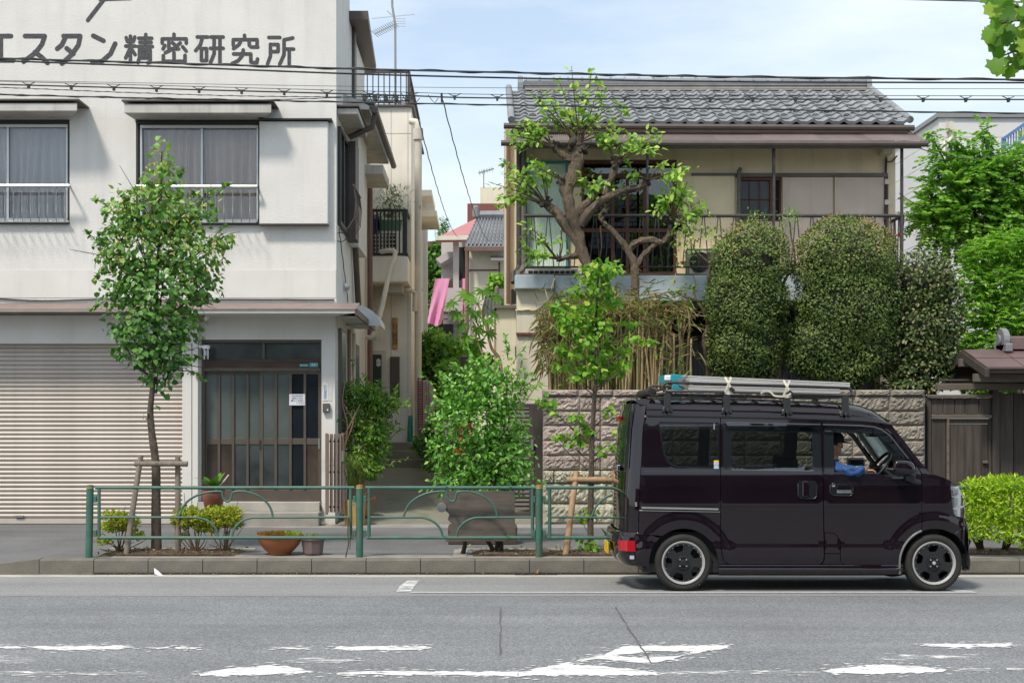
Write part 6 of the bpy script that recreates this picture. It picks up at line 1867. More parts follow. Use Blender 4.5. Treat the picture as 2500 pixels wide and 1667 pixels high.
for k in (0,2.1,4.2): b.bar(c, c + u_*0.18*math.cos(k) + w_*0.18*math.sin(k), 0.03, 0.02)
b.cyl(c, c-nrm*0.3, 0.04, 10); b.out("steering_wheel", M_blackp, van, smooth=True, angle=50)
b = MB(); pA = P(2095,1050,14.3); pB = P(2146,1124,14.32); b.bar(pA, pB, 0.05, 0.13, up=(0,1,0)); b.out("far_pillar_trim", M_cabin, van, bevel=0.02)
b = MB(); b.tube(smoothpts([P(2094,1064,14.2),P(2097,1074,14.12),P(2104,1088,14.12),P(2112,1092,14.2)],5),0.012,6); b.out("grab_handle", M_cabin, van, smooth=True)
MB().bar(P(2128,1056,13.7),P(2128,1066,13.7),0.09,0.16,up=(0,1,0)).out("inner_mirror", M_blackp, van, bevel=0.01)
MB().pbox(2178,2196,1109,1126,13.5,13.52,13.5).out("phone_holder", mat("grey_screen",(0.13,0.13,0.12),0.4), van, bevel=0.004)

# ---- roof rack
M_rack = mat("black_rack", (0.03,0.032,0.035), 0.4, 0.15, 10)
rack = bpy.data.objects.new("roof_rack", None); COL.objects.link(rack); adopt(rack, van)
YA_, YB_ = 13.12, 2*YMID-13.12
def ry(px): return (px-1626)/(2060-1626)
def rack_side(Y):
    q = [(2070,946.5),(2000,944),(1900,941),(1760,937),(1640,933.5),(1628,933.5),(1622,937),(1617,945),(1617,949),(1621,954),(1630,955.5),(1760,956.5),(1900,960.5),(2000,963),(2070,965.5),(2078,962),(2079,955),(2074,948)]
    pts = [Vector((X(a,13.12), Y, Z(c,13.12))) for a, c in q]
    return MB().tube(pts, 0.0125, 8, closed=True).out("rack_side", M_rack, rack, smooth=True)
rack_side(YA_); rack_side(YB_)
for px in (1640,1775,1922,2065):
    z = Z(958+7*ry(px),13.12); MB().tube([(X(px,13.12),YA_,z),(X(px,13.12),YB_,z)],0.011,6).out("crossbar", M_rack, rack, smooth=True)
for k in range(9):
    y = YA_+0.12+k*0.125
    MB().tube([(X(1625,13.12),y,Z(961,13.12)),(X(2075,13.12),y,Z(969,13.12))],0.007,5).out("floor_bar", M_rack, rack)
for k in range(9):
    x0_, x1_ = X(1640+45*k,13.12), X(1640+45*k+70,13.12)
    MB().bar((x0_,YA_+0.05,Z(965+.9*k,13.12)),(x1_,YA_+0.35,Z(964+.9*k,13.12)),0.012).out("floor_brace", M_rack, rack)
for px, t, f in ((1630,962,1006),(1775,965,1009),(1922,971,1012),(2065,968,1016)):
    for far in (0,1):
        leg = MB()
        y0_, y1_ = YN+0.105, YN+0.15
        pr_ = [(px-8,t),(px+8,t),(px+8,f-14),(px+10,f-9),(px+13,f-2),(px+13,f),(px+6,f),(px+5,f-7),(px-5,f-7),(px-6,f),(px-13,f),(px-13,f-2),(px-10,f-9),(px-8,f-14)]
        pts = [(X(a,y0_),Z(c,y0_)) for a, c in pr_]
        if far: leg.prism(pts,'y',2*YMID-y1_,2*YMID-y0_)
        else:
            leg.prism(pts,'y',y0_,y1_)
            leg.cyl((X(px,y0_),y0_-0.016,Z(f-5,y0_)),(X(px,y0_),y0_,Z(f-5,y0_)),0.017,10)
        leg.out("rack_foot", M_rack, rack, bevel=0.004)
b = MB(); b.tube([(X(1590,13.3),YA_+0.1,Z(957,13.2)),(X(1590,13.3),YB_-0.1,Z(957,13.2))],0.042,12); b.bar((X(1592,13.3),YA_+0.1,Z(957,13.2)),(X(1622,13.3),YA_+0.1,Z(948,13.2)),0.02); b.bar((X(1592,13.3),YB_-0.1,Z(957,13.2)),(X(1622,13.3),YB_-0.1,Z(948,13.2)),0.02)
b.out("rack_roller", M_blackp, rack, smooth=True, angle=40)

# ================================================================== folded ladder strapped to the rack
M_ladder = mat("brushed_aluminium", (0.56,0.55,0.53), 0.5, 0.08, 3, metal=0.2, grain=(0.6,30,60))
M_tealplastic = mat("teal_plastic", (0.02,0.27,0.33), 0.45, 0.1, 8)
lad = thing("ladder", "folded aluminium ladder with teal end caps strapped on the van's roof rack", "ladder", P(1850,940,13.5))
def chan(pa, pb, h, Y, name):
    b = MB()
    p0, p1 = P(*pa,Y), P(*pb,Y)
    for dz in np.linspace(-0.5,0.5,6):
        pass
    hp = h*Y/FPX
    prf = [(0,-.5),(-.006,-.46),(-.006,-.34),(0,-.30),(-.004,-.16),(0,-.12),(0,.12),(-.004,.16),(0,.30),(-.006,.34),(-.006,.46),(0,.5),(.055,.5),(.055,.45),(.012,.45),(.012,-.45),(.055,-.45),(.055,-.5)]
    n = len(prf)
    b.add([(p0.x, Y+a, p0.z+c*hp) for a, c in prf]+[(p1.x, Y+a, p1.z+c*hp*0.92) for a, c in prf],
          [(i,(i+1)%n,(i+1)%n+n,i+n) for i in range(n)]+[tuple(range(n)),tuple(range(n,2*n))])
    return b.out(name, M_ladder, lad)
for Y in (13.22, 13.62):
    chan((1650,923),(2075,941), 15, Y, "upper_rail")
    chan((1680,946),(2050,955.5), 12, Y, "lower_rail")
for k in range(7):
    px = 1700+52*k
    MB().box(X(px,13.22)-.015, X(px,13.22)+.015, 13.235, 13.625, Z(931+2*k,13.22), Z(925+2*k,13.22)).out("rung", M_ladder, lad)
    MB().box(X(px,13.22)-.015, X(px,13.22)+.015, 13.235, 13.625, Z(950+1.3*k,13.22), Z(944+1.3*k,13.22)).out("rung", M_ladder, lad)
for Y in (13.19, 13.60):
    q = [(1638,913),(1648,913),(1672,918),(1672,928),(1660,931),(1640,932)]
    MB().prism([(X(a,Y),Z(c,Y)) for a, c in q],'y',Y,Y+0.07).out("end_cap", M_tealplastic, lad, bevel=0.005)
    q = [(1642,938),(1655,938),(1668,948),(1666,952),(1641,951)]
    MB().prism([(X(a,Y),Z(c,Y)) for a, c in q],'y',Y,Y+0.07).out("end_cap", M_tealplastic, lad, bevel=0.005)
    MB().bar(P(1655,931,Y-0.005),P(1679,919,Y-0.005),0.03,0.012,up=(0,1,0)).out("hinge_arm", M_alud, lad)
    MB().bar(P(1658,936,Y-0.006),P(1680,947,Y-0.006),0.03,0.012,up=(0,1,0)).out("hinge_arm", M_alud, lad)
MB().box(X(1621,13.25),X(1637.5,13.25),13.2,13.66,Z(930,13.25),Z(916,13.25)).out("ladder_foot", M_white, lad, bevel=0.01)
MB().box(X(1619,13.3),X(1622,13.3),13.22,13.64,Z(934,13.25),Z(915,13.25)).out("foot_plate", M_tealplastic, lad)
M_strap = mat("cream_webbing", (0.55,0.52,0.42), 0.85, 0.12, 20)
for px, t, lab in ((1779,921,"cream tie-down strap crossing the ladder at the second rack foot"),(1922,929,"cream tie-down strap with a loose curling end at the third rack foot")):
    st_ = thing("tie_strap", lab, "strap", P(px, 940, 13.1), "straps holding the ladder")
    b = MB()
    def rib(pts, w=0.020):
        L_, R_ = [], []
        for i, p in enumerate(pts):
            a = pts[max(i-1,0)]; c = pts[min(i+1,len(pts)-1)]; d = (c-a).normalized(); n_ = d.cross(Vector((0,1,0))).normalized()*w/2
            L_.append(p+n_); R_.append(p-n_)
        b.grid([L_,R_])
    Ys = 13.10
    rib([P(px-9,t-1,Ys+.04),P(px-2,t+12,Ys),P(px+8,t+29,Ys-.01)]); rib([P(px+6,t-1,Ys+.04),P(px,t+14,Ys-.005),P(px-9,t+36,Ys-.005)])
    rib([P(px-9,t-1,Ys+.04), P(px-9,t-3,13.4), P(px-9,t,13.7)]); rib([P(px-9,t+36,Ys),P(px,t+38,Ys),P(px+10,t+36,Ys)], 0.035)
    b.out("webbing", M_strap, st_)
    MB().obox(P(px+8,t+30,Ys-.015),(0.05,0.012,0.035),Matrix.Rotation(R(40),3,'Y')).out("buckle", M_blackp, st_)
    if px > 1800:
        b = MB(); q = smoothpts([P(1857,960,13.02),P(1866,955,13.0),P(1874,954,13.0),P(1882,957,13.0),P(1890,965,13.0),P(1902,967,13.0),P(1915,967,13.0),P(1925,964,13.02),P(1931,960,13.05)],5); rib(q, 0.018); b.out("loose_end", M_strap, st_)

# ================================================================== driver
M_skin = mat("skin", (0.46,0.25,0.165), 0.6, 0.08, 14)
M_blueshirt = mat("blue_jacket", (0.016,0.060,0.19), 0.75, 0.3, 9, 0.8, 16, bdist=0.03)
pn = thing("person", "driver in a black cap and blue jacket resting an arm on the open window", "person", (X(2030,13.38), 13.38, 0.78))
def skin_body(name, nodes, edges, mats, pick, parent, levels=2):
    me = bpy.data.meshes.new(name)
    me.from_pydata([n[0] for n in nodes], edges, [])
    o = bpy.data.objects.new(name, me); COL.objects.link(o)
    sk = o.modifiers.new("skin",'SKIN'); sk.use_smooth_shade = True
    sv = me.skin_vertices[0].data
    for i, (p, r) in enumerate(nodes):
        sv[i].radius = r if hasattr(r,'__len__') else (r, r)
        sv[i].use_root = (i == 0)
    ss = o.modifiers.new("sub",'SUBSURF'); ss.levels = levels; ss.render_levels = levels
    ev_ = o.evaluated_get(bpy.context.evaluated_depsgraph_get())
    m2 = bpy.data.meshes.new_from_object(ev_)
    bpy.data.objects.remove(o)
    m2.materials.clear()
    for m in mats: m2.materials.append(m)
    for v in m2.vertices:      # folds in the sleeve cloth
        if pick(v.co) == 1: v.co += v.normal*0.006*(math.sin(v.co.x*70+v.co.z*45)+0.7*math.sin(v.co.x*38-v.co.z*90+v.co.y*30))
    for p in m2.polygons: p.material_index = pick(p.center); p.use_smooth = True
    o = bpy.data.objects.new(name, m2); COL.objects.link(o)
    return adopt(o, parent)
def D(px, py, Y): return tuple(P(px,py,Y))
hipx = X(2030,13.4)
nodes = [((hipx,13.40,.82),(.16,.13)),((hipx-.04,13.40,1.0),(.16,.12)),((hipx-.05,13.40,1.14),(.17,.11)),(D(2030,1125,13.40),(.075,.07)),(D(2033,1112,13.40),(.058,.055)),
 (D(2036,1100,13.40),(.07,.075)),(D(2036,1085,13.40),(.088,.098)),(D(2034,1069,13.40),(.082,.09)),
 (D(2049,1108,13.40),(.035,.038)),(D(2056.5,1094,13.40),(.013,.012)),
 (D(2028,1137,13.21),(.075,.075)),(D(2060,1148,13.06),(.062,.060)),(D(2092,1152,12.985),(.056,.054)),(D(2104,1147,13.05),(.046,.044)),(D(2112,1149,13.16),(.034,.03)),(D(2120,1151,13.24),(.028,.022)),
 (D(2028,1137,13.60),(.075,.075)),(D(2060,1155,13.66),(.058,.058)),(D(2095,1165,13.6),(.046,.046)),(D(2128,1150,13.52),(.032,.03)),(D(2140,1146,13.5),(.028,.024)),
 ((hipx+.30,13.30,.86),(.09,.085)),((hipx+.52,13.28,.84),(.07,.07)),((hipx+.62,13.28,.52),(.05,.05)),
 ((hipx+.30,13.52,.86),(.09,.085)),((hipx+.52,13.54,.84),(.07,.07)),((hipx+.62,13.54,.52),(.05,.05))]
edges = [(0,1),(1,2),(2,3),(3,4),(4,5),(5,6),(6,7),(5,8),(6,9),(2,10),(10,11),(11,12),(12,13),(13,14),(14,15),(2,16),(16,17),(17,18),(18,19),(19,20),(0,21),(21,22),(22,23),(0,24),(24,25),(25,26)]
zneck = Z(1121,13.4)
xw = X(2108,13.1)
def pick(c):
    if c.z > zneck and abs(c.y-13.40) < 0.13: return 0
    if c.x > xw and c.z > 1.05: return 0
    return 1
body = skin_body("body", nodes, edges, [M_skin, M_blueshirt], pick, pn, 3)
# cap with a peak, ear, eye, brow
capc = P(2033,1071,13.40)
b = MB(); b.lathe([(.112,-.035),(.113,-.01),(.104,.03),(.08,.06),(.04,.078),(0,.082)], capc, 20); 
pk = []
for i in range(9):
    a = R(-62+124*i/8); pk.append(capc+Vector((.10*math.cos(a),.10*math.sin(a),-.03)))
pk2 = [capc+Vector((.06+.145*math.cos(R(-50+100*i/8)),.10*math.sin(R(-50+100*i/8))*0.95,-.045)) for i in range(9)]
b.grid([pk,pk2]); b.grid([[p+Vector((0,0,.008)) for p in pk],[p+Vector((0,0,.006)) for p in pk2]])
b.out("cap", mat("black_cap",(0.012,0.012,0.013),0.9,0.2,20), pn, smooth=True, angle=60)
M_hair = mat("dark_hair",(0.02,0.017,0.015),0.8,0.2,30)
MB().lathe([(0,-.05),(.06,-.045),(.098,-.01),(.100,.03),(.09,.05)], P(2027,1084,13.40), 16).out("hair", M_hair, pn, smooth=True)
MB().lathe([(0,-.012),(.016,-.008),(.02,0),(.016,.008)], P(2036,1090,13.305), 10, 'y').out("ear", M_skin, pn, smooth=True)
MB().lathe([(0,-.008),(.008,-.004),(.009,.004)], P(2052.5,1087,13.345), 8, 'y').out("eye", mat("eye_dark",(0.02,0.015,0.012),0.3), pn, smooth=True)
MB().bar(P(2048,1082,13.33),P(2056,1082,13.35),0.008).out("eyebrow", M_hair, pn)
MB().bar(P(2051,1105,13.365),P(2056,1105,13.385),0.006).out("mouth", mat("lip",(0.24,0.08,0.06),0.6), pn)
# hand resting inside the sill: palm and fingers
hand = MB()
w0 = P(2114,1149,13.17)
for k in range(4):
    o_ = Vector((0,.020*k-.03,0)); ln = (.062,.07,.066,.052)[k]
    hand.tube([w0+o_+Vector((.03,0,.0)), w0+o_+Vector((.03+ln*.5,.004*k,.004)), w0+o_+Vector((.03+ln*.85,.006*k,-.012)), w0+o_+Vector((.03+ln,.006*k,-.032))],[.010,.0095,.009,.006],7)
hand.tube([w0+Vector((.0,-.03,.0)), w0+Vector((.03,-.055,.008)), w0+Vector((.06,-.062,.004))],[.011,.010,.007],7)
hand.out("fingers", M_skin, pn, smooth=True)

# ================================================================== houses across the street (seen only as reflections; heights shaped for the light)
ob = tag(bpy.data.objects.new("opposite_street_side", None), kind='structure'); COL.objects.link(ob); ob.location = (0,-9,0)
M_opp = mat("opposite_wall", (0.10,0.095,0.09), 0.9, 0.3, 0.8)
M_oppd = mat("opposite_dark", (0.05,0.05,0.055), 0.8, 0.3, 0.6)
xx = -26.0
for i, (w_, h_, m) in enumerate(((7,4.6,M_opp),(5,4.2,M_oppd),(6,5.0,M_opp),(5.5,4.4,M_oppd),(6.5,11.8,M_opp),(5,11,M_oppd),(7,12.4,M_opp),(6,5,M_oppd),(8,4.6,M_opp))):  # tall where the van mirrors them, low elsewhere to let light onto the facade
    MB().box(xx, xx+w_-0.3, -16, -9-0.3*(i%3), 0, h_).out("opposite_house", m, ob)
    b = MB()
    for r_ in range(int((h_-2.2)/0.22)):
        for c_ in range(int((w_-0.6)/0.34)):
            if (i+r_//10) % 2: continue
            x = xx+0.1+c_*0.34+(0.17 if r_ % 2 else 0); b.box(x, x+0.31, -9-0.3*(i%3)+0.01, -9-0.3*(i%3)+0.04, 2.2+r_*0.22, 2.2+r_*0.22+0.19)
    if b.v: b.out("wall_tiles", M_slate, ob)
    for c_ in range(int(w_/2.2)):
        MB().box(xx+0.6+c_*2.1, xx+1.9+c_*2.1, -8.98-0.3*(i%3), -8.9-0.3*(i%3), 0.9, 2.0).out("window", M_glossblk, ob)
    xx += w_
MB().box(-40, 40, -8.8, -5.5, -0.05, 0.12).out("opposite_footway", M_walk, ob)
# ================================================================== guard rail along the kerb
M_green = mat("green_rail_paint", (0.045,0.135,0.105), 0.45, 0.22, 6, patches=0.75, patchcol=(0.11,0.12,0.08), pscale=9, streak=0.45, streakcol=(0.10,0.055,0.03), sscale=(14,14,3))
M_yellowb = mat("yellow_band", (0.55,0.38,0.03), 0.5)
YR = 15.05
def zr_(py): return Z(py, YR)
for px, lab in ((220,"green guard rail post at the far left end, with a yellow band"),(878,"green guard rail post between the long left panel and the boarded panel"),(1316,"green guard rail post between the boarded panel and the one by the van")):
    t = thing("guard_rail_post", lab, "post", P(px,1358,YR), "green guard rail posts")
    MB().cyl(P(px-3 if px < 300 else px,1358,YR)-Vector((0,0,.03)), P(px,1189,YR), 0.040, 16).out("post_tube", M_green, t, smooth=True, angle=40)
    MB().lathe([(.0405,0),(.0405,.02)], P(px,1191,YR), 16, 'z', False).out("band", M_yellowb, t, smooth=True)
    MB().lathe([(.041,.0),(.041,.012),(.03,.024),(0,.028)], P(px,1188.5,YR), 16).out("post_cap", M_green if px == 220 else mat("brown_cap",(0.20,0.11,0.05),0.6), t, smooth=True)
    for py in (1218,1301):
        for s in ((1,) if px < 300 else (-1,1)):
            MB().box(P(px,py,YR).x+s*0.04, P(px,py,YR).x+s*0.075, YR-0.02, YR+0.02, zr_(py)-.035, zr_(py)+.035).out("bracket", M_green, t, bevel=0.004)
def rail_panel(px0, px1, pxc, lab, arch=True):
    t = thing("guard_rail", lab, "guard rail", P((px0+px1)/2,1358,YR), "green guard rail panels along the kerb")
    def tb(name, pts, r, cl=False): return MB().tube([P(a,c,YR) for a,c in pts], r, 10, closed=cl).out(name, M_green, t, smooth=True, angle=60)
    tb("top_rail", [(px0-4,1190),(px1+4,1190)], 0.019)
    tb("bottom_rail", [(px0,1312),(px1,1312)], 0.019)
    tb("side_bar", [(px0+5,1191),(px0+5,1312)], 0.019)
    tb("side_bar", [(px1-5,1191),(px1-5,1312)], 0.019)
    if not arch:
        tb("mid_rail", [(px0+5,1262),(px1-5,1262)], 0.013); return t
    c = pxc
    L_ = [(px0+5,1262),(c-78,1262.5)] + [(c-78+58*math.sin(R(a)), 1310-47.5*math.cos(R(a))) for a in range(8,91,8)] + [(c-20,1312)]
    tb("mid_rail", L_, 0.0125)
    R_ = [(px1-5,1262),(c+70,1263)] + [(c+70-55*math.sin(R(a)), 1311-48*math.cos(R(a))) for a in range(8,91,8)] + [(c+15,1312)]
    tb("mid_rail", R_, 0.0125)
    A_ = [(c-115,1260)]
    A_ += [(c-22-90*math.cos(R(a)), 1260-61*math.sin(R(a))) for a in range(10,86,9)]
    A_ += [(c-12,1199),(c-9,1207),(c-6,1217),(c,1223),(c+7,1223),(c+12,1217),(c+14,1207),(c+20,1200)]
    A_ += [(c+28+85*math.cos(R(a)), 1260-62*math.sin(R(a))) for a in range(82,4,-9)] + [(c+114,1261)]
    MB().tube(smoothpts([P(a,b_,YR) for a,b_ in A_],3), 0.0125, 8).out("arch_bar", M_green, t, smooth=True, angle=60)
    return t
rail_panel(237, 861, 552, "long green guard rail panel with an arched motif in front of the sliding door")
rail_panel(896, 1305, 1100, "green guard rail panel with an old board tied behind it")
rail_panel(1337, 1737, 1560, "green guard rail panel running behind the van's rear end")
rail_panel(2215, 2640, 2430, "green guard rail panel buried in the clipped hedge", False)
for px in (2380, 2410): pass
# ================================================================== board tied behind the rail
M_ply = mat("weathered_plywood", (0.115,0.100,0.086), 0.95, 0.3, 2.0, 0.5, 30, grain=(1.5,9,9), patches=0.5, patchcol=(0.06,0.05,0.045), pscale=3)
bd = thing("weathered_board", "weathered grey-brown plywood board tied behind the guard rail", "board", P(1170,1325,15.25))
pts = [(1083,1198),(1257,1198),(1257.5,1320),(1087,1321),(1091,1308),(1101,1300),(1094,1290),(1104,1279),(1093,1268),(1097,1255),(1085,1243),(1083,1225)]
MB().prism([(X(a,15.22),Z(c,15.22)) for a,c in pts],'y',15.22,15.245).out("plywood", M_ply, bd)
MB().lathe([(.05,-.012),(.055,0),(.0,0.001)], P(1079,1238,15.21), 14, 'y').out("round_fitting", M_alud, bd, smooth=True)
for px, py in ((1240,1318),(1086,1318),(1244,1192),(1088,1191)):
    MB().tube([P(px,py-6,15.02)+Vector((0.02*math.sin(k),-.015+.015*math.cos(k*2),0.004*k)) for k in range(8)], 0.004, 5).out("green_tie", mat("green_wire",(0.02,0.25,0.14),0.5) if "green_wire" not in bpy.data.materials else bpy.data.materials["green_wire"], bd)
dst = thing("frayed_strap", "frayed dark strap hanging from the right end of the long rail panel", "strap", P(850,1360,15.0))
MB().tube(smoothpts([P(851,1262,15.0),P(849,1300,14.99),P(851,1325,14.98),P(846,1350,15.0),P(844,1359,15.05)],5),0.007,5).out("strap_cord", M_wood, dst)
MB().tube(smoothpts([P(853,1264,15.0),P(855,1310,14.99),P(854,1340,14.98)],5),0.005,5).out("strap_cord", M_wood, dst)

# ================================================================== tree supports
def support(lab, legs, bar, rr, m, grp):
    t = thing("tree_support", lab, "tree support", P(legs[0][2],legs[0][3],15.5), grp)
    for a,b_,c,d,Y0,Y1 in legs:
        MB().tube([P(a,b_,Y0),P((a+c)/2,(b_+d)/2,(Y0+Y1)/2),P(c,d,Y1)-Vector((0,0,.05))],[rr*.95,rr,rr*1.05],12).out("stake", m, t, smooth=True, angle=50)
        for k in range(3): MB().lathe([(rr+.006,-.004),(rr+.009,0),(rr+.006,.004)], P(a,b_,Y0)+Vector((0,0,-.06-.012*k)), 12, 'z', False).out("rope_binding", M_wood, t, smooth=True)
    MB().tube([P(*bar[0],bar[2]),P(*bar[1],bar[2])],rr*.95,12).out("crossbar", m, t, smooth=True, angle=50)
M_stakeg = mat("grey_stake_wood",(0.20,0.165,0.135),0.9,0.3,3,0.3,40,grain=(10,10,1))
M_stakeb = mat("tan_stake_wood",(0.36,0.235,0.135),0.85,0.25,3,0.3,40,grain=(10,10,1))
support("grey wooden stakes and crossbar propping the linden street tree", [(344,1112,306,1362,15.45,15.2),(434,1114,435,1353,15.5,15.45)], ((329,1132),(458,1132),15.42), 0.033, M_stakeg, "wooden tree supports")
support("tan wooden stakes and crossbar propping the slender young tree", [(1408,1151,1380,1355,15.5,15.2),(1497,1149,1512,1350,15.5,15.3)], ((1384,1171),(1522,1171),15.46), 0.036, M_stakeb, "wooden tree supports")

# ================================================================== folding gate, pots and small things by the door
fg = thing("folding_gate", "brown folded accordion gate standing beside the entrance pillar", "gate", P(816,1258,19.5))
YF_ = 19.55
M_foldg = mat("brown_gate_paint",(0.21,0.155,0.125),0.5,0.1,8)
for px, t_ in ((797,1057),(836,1057)):
    MB().pbox(px-3,px+3,t_,1256,YF_,YF_+0.05,YF_).out("gate_post", M_foldg, fg, bevel=0.004)
bm_ = MB().box(-0.011,0.011,0,0.02,Z(1250,YF_),Z(1059,YF_)).mesh("gate_bar", M_foldg)
for i in range(7): piece(bm_, fg, (X(802+4.9*i,YF_), YF_-0.03+0.05*(i%2), 0), "gate_bar")
for py in (1075,1150,1235): MB().pbox(800,833,py,py+4,YF_+0.02,YF_+0.03,YF_).out("gate_link", M_foldg, fg)
MB().pbox(832,839,1100,1126,YF_-0.02,YF_,YF_).out("gate_latch", M_alud, fg)
MB().lathe([(0,-.05),(.04,-.045),(.045,0),(.03,.02),(0,.025)], P(832,1262,19.45), 10).out("gate_wheel", M_blackp, fg, smooth=True)
MB().bar(P(834,1240,19.5),P(834,1262,19.45),0.02).out("gate_foot", M_blackp, fg)

def pot(name, lab, c, prof, m, n=28, cat="flower pot", grp=None, soil=True):
    t = thing(name, lab, cat, c, grp)
    MB().lathe(prof, c, n, 'z', False).out("pot_body", m, t, smooth=True, angle=50)
    if soil:
        top = prof[-1]; MB().lathe([(0,top[1]-.03),(prof[-1][0]*.93,top[1]-.03)], c, n, 'z', False).out("potting_soil", M_soil, t)
    return t
M_terra = mat("terracotta",(0.36,0.125,0.05),0.6,0.18,4,fine=0.1)
M_glazedbrown = mat("brown_glazed_pot",(0.17,0.06,0.035),0.35,0.3,5)
c = Vector((X(683,15.35),15.35,ZS+.01))
bowl = pot("bowl_planter","wide orange terracotta bowl planter with fine reddish grass behind the rail",c,[(0,.0),(.13,0),(.135,.02),(.17,.05),(.22,.11),(.252,.18),(.256,.20),(.272,.205),(.272,.225),(.25,.225),(.245,.19),(0,.185)],M_terra,32,soil=False)
n = 2200
a = rng.uniform(0,2*math.pi,n); r_ = 0.235*np.sqrt(rng.random(n)); pos = np.column_stack([c.x+r_*np.cos(a), c.y+r_*np.sin(a), np.full(n,c.z+.19)])
M_seed = leafmat("reddish_seedlings",(0.20,0.12,0.03),(0.42,0.24,0.06),transl=0.3)
M_fresh = leafmat("fresh_green",(0.14,0.26,0.02),(0.32,0.48,0.06),transl=0.35)
left = pos[:,0] < c.x+0.10
leaves("seedlings", bowl, M_seed, pos[left], rng.normal(size=(left.sum(),3))*[.35,.35,.1]+[0,0,1], rng.uniform(.04,.085,left.sum()), 'narrow')
rt = ~left
leaves("green_sprouts", bowl, M_fresh, pos[rt]+rng.normal(size=(rt.sum(),3))*[0,0,.015], rng.normal(size=(rt.sum(),3))*[.8,.8,.3]+[0,0,.7], rng.uniform(.03,.07,rt.sum()), 'oval')
c = Vector((X(764,15.3),15.3,ZS+.01))
sq = thing("panelled_pot","purplish-brown panelled pot with sparse sprouts beside the orange bowl","flower pot",c)
M_purp = mat("purple_brown_plastic",(0.16,0.115,0.115),0.6,0.12,5)
b = MB(); b.lathe([(.10,0),(.112,.02),(.128,.16),(.140,.165),(.140,.19),(.125,.19),(.12,.16)], c, 8, 'z', False); b.out("pot_body", M_purp, sq)
for k in range(8):
    a_ = 2*math.pi*(k+.5)/8
    for q in (-.03,0.0,.03):
        d = Vector((math.cos(a_),math.sin(a_),0)); s_ = Vector((-d.y,d.x,0))
        MB().bar(c+d*.098+s_*q+Vector((0,0,.03)), c+d*.115+s_*q*1.15+Vector((0,0,.155)), .022,.008, up=d).out("panel_slat", M_purp, sq)
MB().lathe([(0,.17),(.122,.17)], c, 8, 'z', False).out("potting_soil", M_soil, sq)
n = 60; pos = np.array(c)+np.column_stack([rng.normal(0,.05,n),rng.normal(0,.05,n),np.full(n,.17)])
leaves("sprouts", sq, M_fresh, pos, rng.normal(size=(n,3))*[.7,.7,.2]+[0,0,.8], rng.uniform(.04,.11,n), 'narrow')
c = Vector((X(521,19.25),19.25,Z(1244,19.25)))
clv = pot("brown_pot","round brown glazed pot with a broad-leaved clivia on the porch step",c,[(.10,0),(.13,.05),(.15,.15),(.158,.22),(.150,.25),(.165,.26),(.165,.285),(.145,.285)],M_glazedbrown,24)
M_clivia = leafmat("strap_leaf",(0.05,0.14,0.02),(0.12,0.28,0.04),transl=0.25,rough=0.3)
def strapleaf(parent, base, dirn, ln, w, m, bend=0.6, name="leaf"):
    d = Vector(dirn).normalized(); side = d.cross(Vector((0,0,1))).normalized() if abs(d.z) < .99 else Vector((1,0,0))
    L_, R_, C_ = [], [], []
    p = Vector(base); up = Vector((0,0,1)); cur = (d*0.45+up).normalized()
    N = 7
    for i in range(N+1):
        t = i/N; ww = w*(0.35+1.0*math.sin(math.pi*min(1,t*.9+.08)))*0.5
        if i == N: ww = 0.001
        L_.append(p+side*ww+Vector((0,0,.15*ww))); R_.append(p-side*ww+Vector((0,0,.15*ww))); C_.append(p.copy())
        cur = (cur + d*bend/N*1.5 - up*bend/N*1.2*t).normalized(); p = p+cur*ln/N
    b = MB().grid([L_,C_,R_])
    me = b.mesh(name, m, True)
    at_ = me.attributes.new("rnd",'FLOAT','POINT'); v = random.random()
    at_.data.foreach_set("value",[v]*len(me.vertices))
    o = bpy.data.objects.new(name, me); COL.objects.link(o); return adopt(o, parent)
for k in range(13):
    a_ = k*2.4; strapleaf(clv, c+Vector((0,0,.26)), (math.cos(a_),math.sin(a_),0.1), random.uniform(.22,.38), .06, M_clivia, random.uniform(.3,.9))
MB().tube(smoothpts([c+Vector((.03,0,.28)),c+Vector((.14,0,.40)),c+Vector((.22,0,.50))],4),.010,6).out("flower_stalk", M_pvc, clv, smooth=True)

# lilies or irises by the van's rear bumper, and a sprig in the wheel gap
il = thing("iris_clump","small clump of upright sword leaves beside the van's rear bumper","plant",P(1508,1340,15.4))
for k in range(9): strapleaf(il, P(1503+random.uniform(-6,6),1340,15.4), (random.uniform(-1,1),random.uniform(-1,.3),0), random.uniform(.18,.36), .045, M_clivia, .25)

# ================================================================== overhead cables
def cable(lab, pts, r, Y=14.2, twist=None, n=14, hangers=None, grp="overhead cables crossing the picture"):
    t = thing("overhead_cable", lab, "cable", P(*pts[0],Y), grp)
    r *= 0.8
    q = smoothpts([P(a,c,Y) for a,c in pts], n)
    o = MB().tube(q, r, 6).out("cable_strand", M_wire, t, smooth=True)
    if twist:
        w = [p+Vector((0, 1.3*r*math.cos(i*twist), 1.3*r*math.sin(i*twist))) for i,p in enumerate(smoothpts([P(a,c,Y) for a,c in pts], n*3))]
        MB().tube(w, r*.55, 5).out("wrapped_strand", M_wire, t, smooth=True)
    if hangers:
        x0, x1, st, d = hangers
        for px in np.arange(x0,x1,st):
            py = np.interp(px,[p[0] for p in pts],[p[1] for p in pts])
            hm = MB(); p = P(px,py,Y); hm.bar(p+Vector((-.07,0,.0)),p+Vector((0,0,-d)),.008); hm.bar(p+Vector((.07,0,.0)),p+Vector((0,0,-d)),.008); hm.box(p.x-.012,p.x+.012,p.y-.02,p.y+.02,p.z-d-.03,p.z-d+.012)
            hm.out("cable_hanger", M_wire, t)
    return t
